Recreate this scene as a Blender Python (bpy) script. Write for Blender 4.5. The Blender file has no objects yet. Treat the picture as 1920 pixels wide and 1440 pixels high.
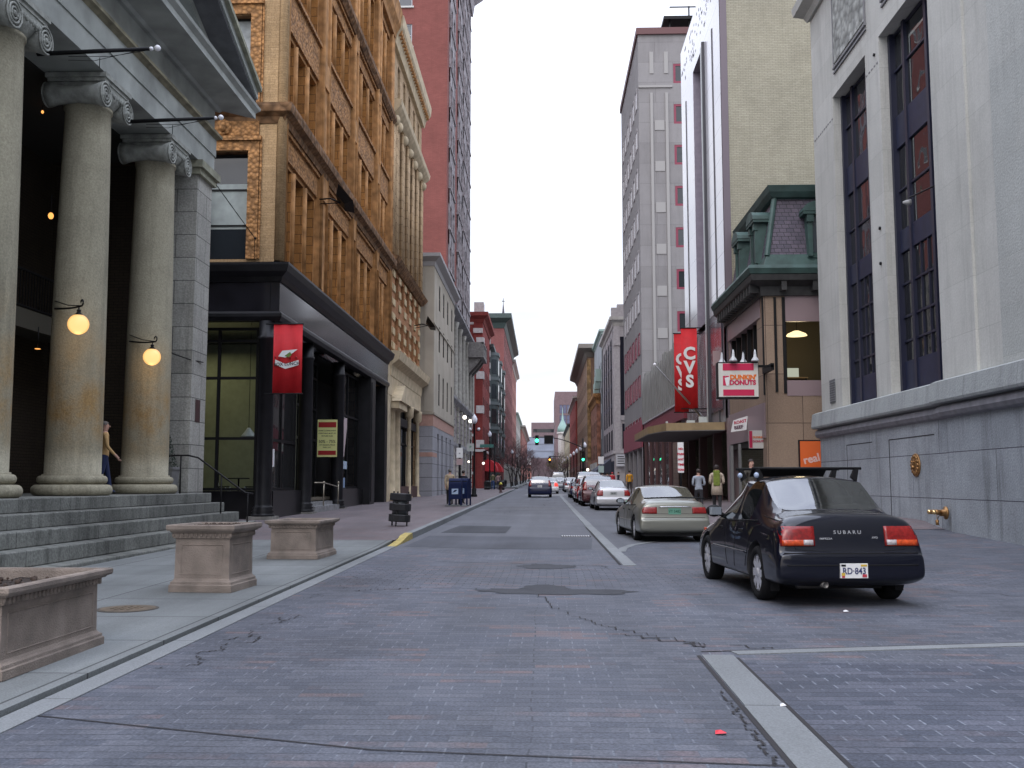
import bpy, bmesh, math, random
from mathutils import Vector, Matrix
from mathutils.bvhtree import BVHTree
random.seed(7)
scene = bpy.context.scene
COL = scene.collection

# ------------------------------------------------------------------ camera
cam_d = bpy.data.cameras.new("camera"); cam = bpy.data.objects.new("camera", cam_d); COL.objects.link(cam)
cam_d.sensor_width = 36; cam_d.lens = 36 * 1870 / 1920; cam_d.clip_end = 3000; cam_d.clip_start = .05
cam.location = (0, 0, 1.5); cam.rotation_euler = (math.radians(90 + 5.68), 0, math.radians(1.768))
scene.camera = cam
# ------------------------------------------------------------------ world: overcast late afternoon
SUN_EL, SUN_ROT = math.radians(48), math.radians(200)
w = bpy.data.worlds.new("World"); scene.world = w; w.use_nodes = True
wn = w.node_tree.nodes; wl = w.node_tree.links; wn.clear()
wo = wn.new('ShaderNodeOutputWorld')
sky = wn.new('ShaderNodeTexSky'); sky.sky_type = 'NISHITA'; sky.sun_disc = False
sky.sun_elevation = SUN_EL; sky.sun_rotation = SUN_ROT; sky.dust_density = 4
bg1 = wn.new('ShaderNodeBackground'); bg1.inputs['Strength'].default_value = .06
wl.new(sky.outputs[0], bg1.inputs['Color'])
tc = wn.new('ShaderNodeTexCoord'); sep = wn.new('ShaderNodeSeparateXYZ'); wl.new(tc.outputs['Generated'], sep.inputs[0])
rmp = wn.new('ShaderNodeValToRGB'); wl.new(sep.outputs['Z'], rmp.inputs[0])   # CIE overcast: the zenith brighter than the horizon
e = rmp.color_ramp.elements
e[0].position = 0.0; e[0].color = (.86, .86, .90, 1)
e[1].position = .95; e[1].color = (2.5, 2.72, 3.2, 1)
k = e.new(.10); k.color = (.88, .88, .93, 1)
k = e.new(.30); k.color = (1.12, 1.13, 1.16, 1)
mp = wn.new('ShaderNodeMapping'); mp.inputs['Scale'].default_value = (1.6, 1.6, 9)
ns = wn.new('ShaderNodeTexNoise'); ns.inputs['Scale'].default_value = 2.2; ns.inputs['Detail'].default_value = 5; ns.inputs['Roughness'].default_value = .55
wl.new(tc.outputs['Generated'], mp.inputs[0]); wl.new(mp.outputs[0], ns.inputs['Vector'])
r2 = wn.new('ShaderNodeValToRGB'); wl.new(ns.outputs[0], r2.inputs[0])
r2.color_ramp.elements[0].position = .35; r2.color_ramp.elements[0].color = (.84, .84, .90, 1)
r2.color_ramp.elements[1].position = .62; r2.color_ramp.elements[1].color = (1.1, 1.1, 1.12, 1)
mul = wn.new('ShaderNodeMixRGB'); mul.blend_type = 'MULTIPLY'; mul.inputs[0].default_value = 1
wl.new(rmp.outputs[0], mul.inputs[1]); wl.new(r2.outputs[0], mul.inputs[2])
bg2 = wn.new('ShaderNodeBackground'); bg2.inputs['Strength'].default_value = 1.0
wl.new(mul.outputs[0], bg2.inputs['Color'])
add = wn.new('ShaderNodeAddShader'); wl.new(bg1.outputs[0], add.inputs[0]); wl.new(bg2.outputs[0], add.inputs[1])
wl.new(add.outputs[0], wo.inputs['Surface'])
sd = bpy.data.lights.new("sun", 'SUN'); sun = bpy.data.objects.new("sun", sd); COL.objects.link(sun)
sd.energy = .5; sd.angle = math.radians(30); sd.color = (1, .96, .9)
sun.rotation_euler = (math.radians(42), 0, math.radians(-20)); sun.location = (0, 0, 80)
scene.view_settings.view_transform = 'Standard'; scene.view_settings.look = 'None'
scene.view_settings.exposure = 0.0; scene.view_settings.gamma = 1
try:
    scene.cycles.max_bounces = 6; scene.cycles.diffuse_bounces = 3; scene.cycles.transparent_max_bounces = 12
except Exception: pass

# ------------------------------------------------------------------ materials
def lin(c):
    if isinstance(c, str):
        c = [int(c[i:i+2], 16) / 255 for i in (0, 2, 4)]
        c = [x / 12.92 if x <= .04045 else ((x + .055) / 1.055) ** 2.4 for x in c]
    return (c[0], c[1], c[2], 1)
MATS = {}
def mk(name):
    m = bpy.data.materials.new(name); m.use_nodes = True; nt = m.node_tree
    return m, nt, nt.nodes, nt.links, nt.nodes['Principled BSDF']
def mat(name, col, rough=.6, metal=0, spec=.5, var=0, vscale=4, bump=0, bscale=30, coat=0):
    if name in MATS: return MATS[name]
    m, nt, N, L, b = mk(name); c = lin(col)
    b.inputs['Base Color'].default_value = c; b.inputs['Roughness'].default_value = rough
    b.inputs['Metallic'].default_value = metal; b.inputs['Specular IOR Level'].default_value = spec
    if coat: b.inputs['Coat Weight'].default_value = coat; b.inputs['Coat Roughness'].default_value = .03
    if var or bump:
        t = N.new('ShaderNodeTexCoord')
    if var:
        n = N.new('ShaderNodeTexNoise'); n.inputs['Scale'].default_value = vscale; n.inputs['Detail'].default_value = 6
        L.new(t.outputs['Object'], n.inputs['Vector'])
        r = N.new('ShaderNodeValToRGB'); L.new(n.outputs[0], r.inputs[0])
        r.color_ramp.elements[0].position = .3; r.color_ramp.elements[1].position = .7
        r.color_ramp.elements[0].color = tuple(x * (1 - var) for x in c[:3]) + (1,)
        r.color_ramp.elements[1].color = tuple(x * (1 + var) for x in c[:3]) + (1,)
        L.new(r.outputs[0], b.inputs['Base Color'])
    if bump:
        n2 = N.new('ShaderNodeTexNoise'); n2.inputs['Scale'].default_value = bscale; n2.inputs['Detail'].default_value = 3
        L.new(t.outputs['Object'], n2.inputs['Vector'])
        bp = N.new('ShaderNodeBump'); bp.inputs['Strength'].default_value = bump; bp.inputs['Distance'].default_value = .02
        L.new(n2.outputs[0], bp.inputs['Height']); L.new(bp.outputs[0], b.inputs['Normal'])
    MATS[name] = m; return m
def wallvec(N, L, t):
    """(u, z) wall coordinates that work on both axis-aligned orientations"""
    s = N.new('ShaderNodeSeparateXYZ'); L.new(t.outputs['Position'], s.inputs[0])
    a = N.new('ShaderNodeMath'); a.operation = 'ADD'; L.new(s.outputs['X'], a.inputs[0]); L.new(s.outputs['Y'], a.inputs[1])
    c = N.new('ShaderNodeCombineXYZ'); L.new(a.outputs[0], c.inputs['X']); L.new(s.outputs['Z'], c.inputs['Y'])
    return c.outputs[0]
def masonry(name, c1, c2, mortar, bw, bh, ms=.012, rough=.85, var=.12, streak=.18, bump=.5, streakcol=.45, patch=None, off=.5, grain=.1):
    """blocks or bricks with mortar, blotches and rain streaks, world metres"""
    if name in MATS: return MATS[name]
    m, nt, N, L, b = mk(name); g = N.new('ShaderNodeNewGeometry'); v = wallvec(N, L, g)
    br = N.new('ShaderNodeTexBrick'); L.new(v, br.inputs['Vector']); br.inputs['Scale'].default_value = 1
    br.inputs['Color1'].default_value = lin(c1); br.inputs['Color2'].default_value = lin(c2); br.inputs['Mortar'].default_value = lin(mortar)
    br.inputs['Brick Width'].default_value = bw; br.inputs['Row Height'].default_value = bh; br.inputs['Mortar Size'].default_value = ms
    br.inputs['Mortar Smooth'].default_value = .2; br.offset = off
    n = N.new('ShaderNodeTexNoise'); n.inputs['Scale'].default_value = .55; n.inputs['Detail'].default_value = 8; n.inputs['Roughness'].default_value = .65
    L.new(g.outputs['Position'], n.inputs['Vector'])
    r = N.new('ShaderNodeMapRange'); L.new(n.outputs[0], r.inputs[0])
    r.inputs['From Min'].default_value = .3; r.inputs['From Max'].default_value = .7; r.inputs['To Min'].default_value = 1 - var; r.inputs['To Max'].default_value = 1 + var
    # fine grain
    n3 = N.new('ShaderNodeTexNoise'); n3.inputs['Scale'].default_value = 22; n3.inputs['Detail'].default_value = 4
    L.new(g.outputs['Position'], n3.inputs['Vector'])
    r3 = N.new('ShaderNodeMapRange'); L.new(n3.outputs[0], r3.inputs[0]); r3.inputs['From Min'].default_value = .3; r3.inputs['From Max'].default_value = .7
    r3.inputs['To Min'].default_value = 1 - grain; r3.inputs['To Max'].default_value = 1 + grain
    mm = N.new('ShaderNodeMath'); mm.operation = 'MULTIPLY'; L.new(r.outputs[0], mm.inputs[0]); L.new(r3.outputs[0], mm.inputs[1])
    # rain streaks: noise stretched down the wall
    mp = N.new('ShaderNodeMapping'); mp.inputs['Scale'].default_value = (2.2, .16, 1); L.new(v, mp.inputs[0])
    n2 = N.new('ShaderNodeTexNoise'); n2.inputs['Scale'].default_value = 1.3; n2.inputs['Detail'].default_value = 7; n2.inputs['Roughness'].default_value = .7; L.new(mp.outputs[0], n2.inputs['Vector'])
    r2 = N.new('ShaderNodeMapRange'); L.new(n2.outputs[0], r2.inputs[0]); r2.inputs['From Min'].default_value = .5; r2.inputs['From Max'].default_value = .75
    r2.inputs['To Min'].default_value = 1; r2.inputs['To Max'].default_value = 1 - streak
    m2 = N.new('ShaderNodeMath'); m2.operation = 'MULTIPLY'; L.new(mm.outputs[0], m2.inputs[0]); L.new(r2.outputs[0], m2.inputs[1])
    vm = N.new('ShaderNodeVectorMath'); vm.operation = 'SCALE'; L.new(br.outputs['Color'], vm.inputs[0]); L.new(m2.outputs[0], vm.inputs['Scale'])
    L.new(vm.outputs[0], b.inputs['Base Color']); b.inputs['Roughness'].default_value = rough; b.inputs['Specular IOR Level'].default_value = .3
    bp = N.new('ShaderNodeBump'); bp.inputs['Strength'].default_value = bump; bp.inputs['Distance'].default_value = .02
    h = N.new('ShaderNodeMath'); h.operation = 'SUBTRACT'; L.new(n3.outputs[0], h.inputs[0]); L.new(br.outputs['Fac'], h.inputs[1])
    L.new(h.outputs[0], bp.inputs['Height']); L.new(bp.outputs[0], b.inputs['Normal'])
    MATS[name] = m; return m
def ornate(name, c, dark=.5, scale=6, rough=.8, bump=1, var=.25):
    """carved or moulded stone / terracotta: relief by voronoi + noise bump"""
    if name in MATS: return MATS[name]
    m, nt, N, L, b = mk(name); g = N.new('ShaderNodeNewGeometry'); cc = lin(c)
    vo = N.new('ShaderNodeTexVoronoi'); vo.inputs['Scale'].default_value = scale; L.new(g.outputs['Position'], vo.inputs['Vector'])
    n = N.new('ShaderNodeTexNoise'); n.inputs['Scale'].default_value = 2; n.inputs['Detail'].default_value = 8; L.new(g.outputs['Position'], n.inputs['Vector'])
    r = N.new('ShaderNodeMapRange'); L.new(n.outputs[0], r.inputs[0]); r.inputs['From Min'].default_value = .3; r.inputs['From Max'].default_value = .7
    r.inputs['To Min'].default_value = 1 - var; r.inputs['To Max'].default_value = 1 + var
    vm = N.new('ShaderNodeVectorMath'); vm.operation = 'SCALE'; vm.inputs[0].default_value = cc[:3]; L.new(r.outputs[0], vm.inputs['Scale'])
    mx = N.new('ShaderNodeMixRGB'); mx.blend_type = 'MULTIPLY'; mx.inputs[0].default_value = 1
    r2 = N.new('ShaderNodeValToRGB'); L.new(vo.outputs['Distance'], r2.inputs[0])
    r2.color_ramp.elements[0].position = .3; r2.color_ramp.elements[0].color = (1, 1, 1, 1); r2.color_ramp.elements[1].position = .75; r2.color_ramp.elements[1].color = (dark, dark, dark, 1)
    L.new(vm.outputs[0], mx.inputs[1]); L.new(r2.outputs[0], mx.inputs[2]); L.new(mx.outputs[0], b.inputs['Base Color'])
    bp = N.new('ShaderNodeBump'); bp.inputs['Strength'].default_value = bump; bp.inputs['Distance'].default_value = .06; bp.invert = True
    L.new(vo.outputs['Distance'], bp.inputs['Height']); L.new(bp.outputs[0], b.inputs['Normal'])
    b.inputs['Roughness'].default_value = rough; b.inputs['Specular IOR Level'].default_value = .3
    MATS[name] = m; return m
def emis(name, col, s):
    if name in MATS: return MATS[name]
    m, nt, N, L, b = mk(name); b.inputs['Base Color'].default_value = (.02, .02, .02, 1)
    b.inputs['Emission Color'].default_value = lin(col); b.inputs['Emission Strength'].default_value = s
    MATS[name] = m; return m
def winglass(name, col=(.02, .025, .03), rough=.04, wav=.06, spec=.8, tr=0, ior=1.5):
    if name in MATS: return MATS[name]
    m, nt, N, L, b = mk(name); b.inputs['IOR'].default_value = ior
    g = N.new('ShaderNodeNewGeometry'); n = N.new('ShaderNodeTexNoise'); n.inputs['Scale'].default_value = .9; n.inputs['Detail'].default_value = 1
    L.new(g.outputs['Position'], n.inputs['Vector']); bp = N.new('ShaderNodeBump'); bp.inputs['Strength'].default_value = wav; bp.inputs['Distance'].default_value = .3
    L.new(n.outputs[0], bp.inputs['Height']); L.new(bp.outputs[0], b.inputs['Normal'])
    b.inputs['Base Color'].default_value = lin(col); b.inputs['Roughness'].default_value = rough; b.inputs['Specular IOR Level'].default_value = spec
    if tr:
        o = N['Material Output']; t = N.new('ShaderNodeBsdfTransparent'); t.inputs[0].default_value = (.85, .9, .88, 1)
        mx = N.new('ShaderNodeMixShader'); fr = N.new('ShaderNodeFresnel'); fr.inputs['IOR'].default_value = 1.55
        mr = N.new('ShaderNodeMapRange'); L.new(fr.outputs[0], mr.inputs[0]); mr.inputs['From Min'].default_value = .04; mr.inputs['From Max'].default_value = 1.0
        mr.inputs['To Min'].default_value = 1 - tr; mr.inputs['To Max'].default_value = 1
        L.new(mr.outputs[0], mx.inputs[0]); L.new(t.outputs[0], mx.inputs[1]); L.new(b.outputs[0], mx.inputs[2]); L.new(mx.outputs[0], o.inputs['Surface'])
    MATS[name] = m; return m
def paving(name, base, alt, red, mortar_l, mortar_d, bw, bh, redp=.9, rough=.75, ms=.007, darkband=None, contrast=1):
    """brick paving: rare red bricks, joints pale in places and open and dark in others, tyre polish"""
    m, nt, N, L, b = mk(name); g = N.new('ShaderNodeNewGeometry')
    wv = N.new('ShaderNodeTexNoise'); wv.inputs['Scale'].default_value = .35; L.new(g.outputs['Position'], wv.inputs['Vector'])
    ws = N.new('ShaderNodeVectorMath'); ws.operation = 'SCALE'; ws.inputs['Scale'].default_value = .16; L.new(wv.outputs['Color'], ws.inputs[0])
    va = N.new('ShaderNodeVectorMath'); L.new(g.outputs['Position'], va.inputs[0]); L.new(ws.outputs[0], va.inputs[1])
    br = N.new('ShaderNodeTexBrick'); L.new(va.outputs[0], br.inputs['Vector']); br.inputs['Scale'].default_value = 1
    br.inputs['Color1'].default_value = (0, 0, 0, 1); br.inputs['Color2'].default_value = (1, 1, 1, 1); br.inputs['Mortar'].default_value = (0, 0, 0, 1)
    br.inputs['Brick Width'].default_value = bw; br.inputs['Row Height'].default_value = bh; br.inputs['Mortar Size'].default_value = ms
    br.inputs['Mortar Smooth'].default_value = .1
    rp = N.new('ShaderNodeMixRGB'); L.new(br.outputs['Color'], rp.inputs[0]); rp.inputs[1].default_value = lin(base); rp.inputs[2].default_value = lin(alt)
    b3 = N.new('ShaderNodeTexBrick'); L.new(va.outputs[0], b3.inputs['Vector']); b3.inputs['Scale'].default_value = 1; b3.inputs['Color1'].default_value = (0, 0, 0, 1); b3.inputs['Color2'].default_value = (1, 1, 1, 1); b3.inputs['Mortar'].default_value = (0, 0, 0, 1)
    b3.inputs['Brick Width'].default_value = bw * 2; b3.inputs['Row Height'].default_value = bh; b3.inputs['Mortar Size'].default_value = .012; b3.inputs['Mortar Smooth'].default_value = 1; b3.inputs['Bias'].default_value = .0
    ng = N.new('ShaderNodeTexNoise'); ng.inputs['Scale'].default_value = 1.6; ng.inputs['Detail'].default_value = 5; L.new(g.outputs['Position'], ng.inputs['Vector'])
    sa = N.new('ShaderNodeMath'); sa.operation = 'ADD'; L.new(b3.outputs['Color'], sa.inputs[0]); L.new(ng.outputs[0], sa.inputs[1])
    rr0 = N.new('ShaderNodeMapRange'); L.new(sa.outputs[0], rr0.inputs[0]); rr0.inputs['From Min'].default_value = redp + .38; rr0.inputs['From Max'].default_value = redp + .62; rr0.inputs['To Max'].default_value = .6
    rp2 = N.new('ShaderNodeMixRGB'); L.new(rr0.outputs[0], rp2.inputs[0]); L.new(rp.outputs[0], rp2.inputs[1]); rp2.inputs[2].default_value = lin(red); rp = rp2
    # large blotches decide where red shows and where joints are dark
    nb = N.new('ShaderNodeTexNoise'); nb.inputs['Scale'].default_value = .5; nb.inputs['Detail'].default_value = 6; nb.inputs['Roughness'].default_value = .6; L.new(g.outputs['Position'], nb.inputs['Vector'])
    rb = N.new('ShaderNodeMapRange'); L.new(nb.outputs[0], rb.inputs[0]); rb.inputs['From Min'].default_value = .3; rb.inputs['From Max'].default_value = .7; rb.inputs['To Min'].default_value = .76; rb.inputs['To Max'].default_value = 1.2
    sx = N.new('ShaderNodeSeparateXYZ'); L.new(g.outputs['Position'], sx.inputs[0])
    mj = N.new('ShaderNodeMixRGB'); mj.inputs[1].default_value = lin(mortar_l); mj.inputs[2].default_value = lin(mortar_d)
    if darkband:
        a = N.new('ShaderNodeMapRange'); L.new(sx.outputs['Y'], a.inputs[0]); a.inputs['From Min'].default_value = darkband[0]; a.inputs['From Max'].default_value = darkband[0] + 1.5
        c_ = N.new('ShaderNodeMapRange'); L.new(sx.outputs['Y'], c_.inputs[0]); c_.inputs['From Min'].default_value = darkband[1]; c_.inputs['From Max'].default_value = darkband[1] + 1.5; c_.inputs['To Min'].default_value = 1; c_.inputs['To Max'].default_value = 0
        mlt = N.new('ShaderNodeMath'); mlt.operation = 'MULTIPLY'; L.new(a.outputs[0], mlt.inputs[0]); L.new(c_.outputs[0], mlt.inputs[1])
        L.new(mlt.outputs[0], mj.inputs[0])
    else:
        mj.inputs[0].default_value = .5
    nj = N.new('ShaderNodeTexNoise'); nj.inputs['Scale'].default_value = 1.7; nj.inputs['Detail'].default_value = 5; nj.inputs['Roughness'].default_value = .7; L.new(g.outputs['Position'], nj.inputs['Vector'])
    rj = N.new('ShaderNodeMapRange'); L.new(nj.outputs[0], rj.inputs[0]); rj.inputs['From Min'].default_value = .4; rj.inputs['From Max'].default_value = .64; rj.inputs['To Min'].default_value = .08; rj.inputs['To Max'].default_value = contrast
    # joints across the street are tighter than the short ones along it
    bv = N.new('ShaderNodeTexBrick'); L.new(va.outputs[0], bv.inputs['Vector']); bv.inputs['Scale'].default_value = 1; bv.inputs['Brick Width'].default_value = 90; bv.inputs['Row Height'].default_value = bh; bv.inputs['Mortar Size'].default_value = ms * 1.05; bv.inputs['Mortar Smooth'].default_value = .1
    iv = N.new('ShaderNodeMapRange'); L.new(bv.outputs['Fac'], iv.inputs[0]); iv.inputs['To Min'].default_value = 1; iv.inputs['To Max'].default_value = .22
    jm = N.new('ShaderNodeMath'); jm.operation = 'MULTIPLY'; L.new(rj.outputs[0], jm.inputs[0]); L.new(iv.outputs[0], jm.inputs[1])
    jd = N.new('ShaderNodeMath'); jd.operation = 'MAXIMUM'; L.new(jm.outputs[0], jd.inputs[0])
    if darkband:
        jn = N.new('ShaderNodeMapRange'); L.new(nj.outputs[0], jn.inputs[0]); jn.inputs['From Min'].default_value = .2; jn.inputs['From Max'].default_value = .6; jx = N.new('ShaderNodeMath'); jx.operation = 'MULTIPLY'; L.new(jn.outputs[0], jx.inputs[0]); L.new(mlt.outputs[0], jx.inputs[1]); L.new(jx.outputs[0], jd.inputs[1])
    else: jd.inputs[1].default_value = .0
    jf = N.new('ShaderNodeMath'); jf.operation = 'MULTIPLY'; L.new(jd.outputs[0], jf.inputs[0]); L.new(br.outputs['Fac'], jf.inputs[1])
    pb = N.new('ShaderNodeMapRange'); L.new(bv.outputs['Fac'], pb.inputs[0]); pb.inputs['To Min'].default_value = 1; pb.inputs['To Max'].default_value = .55
    pv = N.new('ShaderNodeVectorMath'); pv.operation = 'SCALE'; L.new(rp.outputs[0], pv.inputs[0]); L.new(pb.outputs[0], pv.inputs['Scale'])
    mx = N.new('ShaderNodeMixRGB'); L.new(jf.outputs[0], mx.inputs[0]); L.new(pv.outputs[0], mx.inputs[1]); L.new(mj.outputs[0], mx.inputs[2])
    nf = N.new('ShaderNodeTexNoise'); nf.inputs['Scale'].default_value = 60; nf.inputs['Detail'].default_value = 3; L.new(g.outputs['Position'], nf.inputs['Vector'])
    rf = N.new('ShaderNodeMapRange'); L.new(nf.outputs[0], rf.inputs[0]); rf.inputs['From Min'].default_value = .3; rf.inputs['From Max'].default_value = .7; rf.inputs['To Min'].default_value = .68; rf.inputs['To Max'].default_value = 1.32
    # streaks along the travel direction
    mp = N.new('ShaderNodeMapping'); mp.inputs['Scale'].default_value = (1.4, .12, 1); L.new(g.outputs['Position'], mp.inputs[0])
    nt2 = N.new('ShaderNodeTexNoise'); nt2.inputs['Scale'].default_value = 1; nt2.inputs['Detail'].default_value = 5; L.new(mp.outputs[0], nt2.inputs['Vector'])
    rt = N.new('ShaderNodeMapRange'); L.new(nt2.outputs[0], rt.inputs[0]); rt.inputs['From Min'].default_value = .35; rt.inputs['From Max'].default_value = .65; rt.inputs['To Min'].default_value = .9; rt.inputs['To Max'].default_value = 1.1
    k1 = N.new('ShaderNodeMath'); k1.operation = 'MULTIPLY'; L.new(rb.outputs[0], k1.inputs[0]); L.new(rf.outputs[0], k1.inputs[1])
    k2 = N.new('ShaderNodeMath'); k2.operation = 'MULTIPLY'; L.new(k1.outputs[0], k2.inputs[0]); L.new(rt.outputs[0], k2.inputs[1])
    vm = N.new('ShaderNodeVectorMath'); vm.operation = 'SCALE'; L.new(mx.outputs[0], vm.inputs[0]); L.new(k2.outputs[0], vm.inputs['Scale'])
    L.new(vm.outputs[0], b.inputs['Base Color'])
    rr = N.new('ShaderNodeMapRange'); L.new(nb.outputs[0], rr.inputs[0]); rr.inputs['To Min'].default_value = rough - .2; rr.inputs['To Max'].default_value = rough + .1; L.new(rr.outputs[0], b.inputs['Roughness'])
    b.inputs['Specular IOR Level'].default_value = .35
    bp = N.new('ShaderNodeBump'); bp.inputs['Strength'].default_value = .35; bp.inputs['Distance'].default_value = .01
    h = N.new('ShaderNodeMath'); h.operation = 'SUBTRACT'; L.new(nf.outputs[0], h.inputs[0]); L.new(br.outputs['Fac'], h.inputs[1])
    L.new(h.outputs[0], bp.inputs['Height']); L.new(bp.outputs[0], b.inputs['Normal'])
    MATS[name] = m; return m
def asphalt(name, col, var=.25, rough=.8, slab=None):
    m, nt, N, L, b = mk(name); g = N.new('ShaderNodeNewGeometry'); c = lin(col)
    def noise(s, d, mpv=None):
        n = N.new('ShaderNodeTexNoise'); n.inputs['Scale'].default_value = s; n.inputs['Detail'].default_value = d; n.inputs['Roughness'].default_value = .6
        if mpv:
            mp = N.new('ShaderNodeMapping'); mp.inputs['Scale'].default_value = mpv; L.new(g.outputs['Position'], mp.inputs[0]); L.new(mp.outputs[0], n.inputs['Vector'])
        else: L.new(g.outputs['Position'], n.inputs['Vector'])
        return n
    def rng(n, a, bb):
        r = N.new('ShaderNodeMapRange'); L.new(n.outputs[0], r.inputs[0]); r.inputs['From Min'].default_value = .3; r.inputs['From Max'].default_value = .7
        r.inputs['To Min'].default_value = a; r.inputs['To Max'].default_value = bb; return r
    n1 = noise(.4, 8); n2 = noise(70, 3); n3 = noise(1, 6, (1.6, .07, 1))
    a = N.new('ShaderNodeMath'); a.operation = 'MULTIPLY'; L.new(rng(n1, 1 - var, 1 + var).outputs[0], a.inputs[0]); L.new(rng(n2, .8, 1.2).outputs[0], a.inputs[1])
    a2 = N.new('ShaderNodeMath'); a2.operation = 'MULTIPLY'; L.new(a.outputs[0], a2.inputs[0]); L.new(rng(n3, 1 - var * .8, 1 + var * .8).outputs[0], a2.inputs[1])
    vm = N.new('ShaderNodeVectorMath'); vm.operation = 'SCALE'; L.new(a2.outputs[0], vm.inputs['Scale'])
    if slab:
        br = N.new('ShaderNodeTexBrick'); L.new(g.outputs['Position'], br.inputs['Vector']); br.inputs['Scale'].default_value = 1; br.offset = 0
        br.inputs['Brick Width'].default_value = slab[0]; br.inputs['Row Height'].default_value = slab[1]; br.inputs['Mortar Size'].default_value = .012
        br.inputs['Color1'].default_value = tuple(x * .93 for x in c[:3]) + (1,); br.inputs['Color2'].default_value = tuple(x * 1.07 for x in c[:3]) + (1,); br.inputs['Mortar'].default_value = tuple(x * .35 for x in c[:3]) + (1,)
        L.new(br.outputs[0], vm.inputs[0])
    else: vm.inputs[0].default_value = c[:3]
    L.new(vm.outputs[0], b.inputs['Base Color']); b.inputs['Roughness'].default_value = rough; b.inputs['Specular IOR Level'].default_value = .35
    bp = N.new('ShaderNodeBump'); bp.inputs['Strength'].default_value = .4; bp.inputs['Distance'].default_value = .008; L.new(n2.outputs[0], bp.inputs['Height']); L.new(bp.outputs[0], b.inputs['Normal'])
    MATS[name] = m; return m

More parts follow.
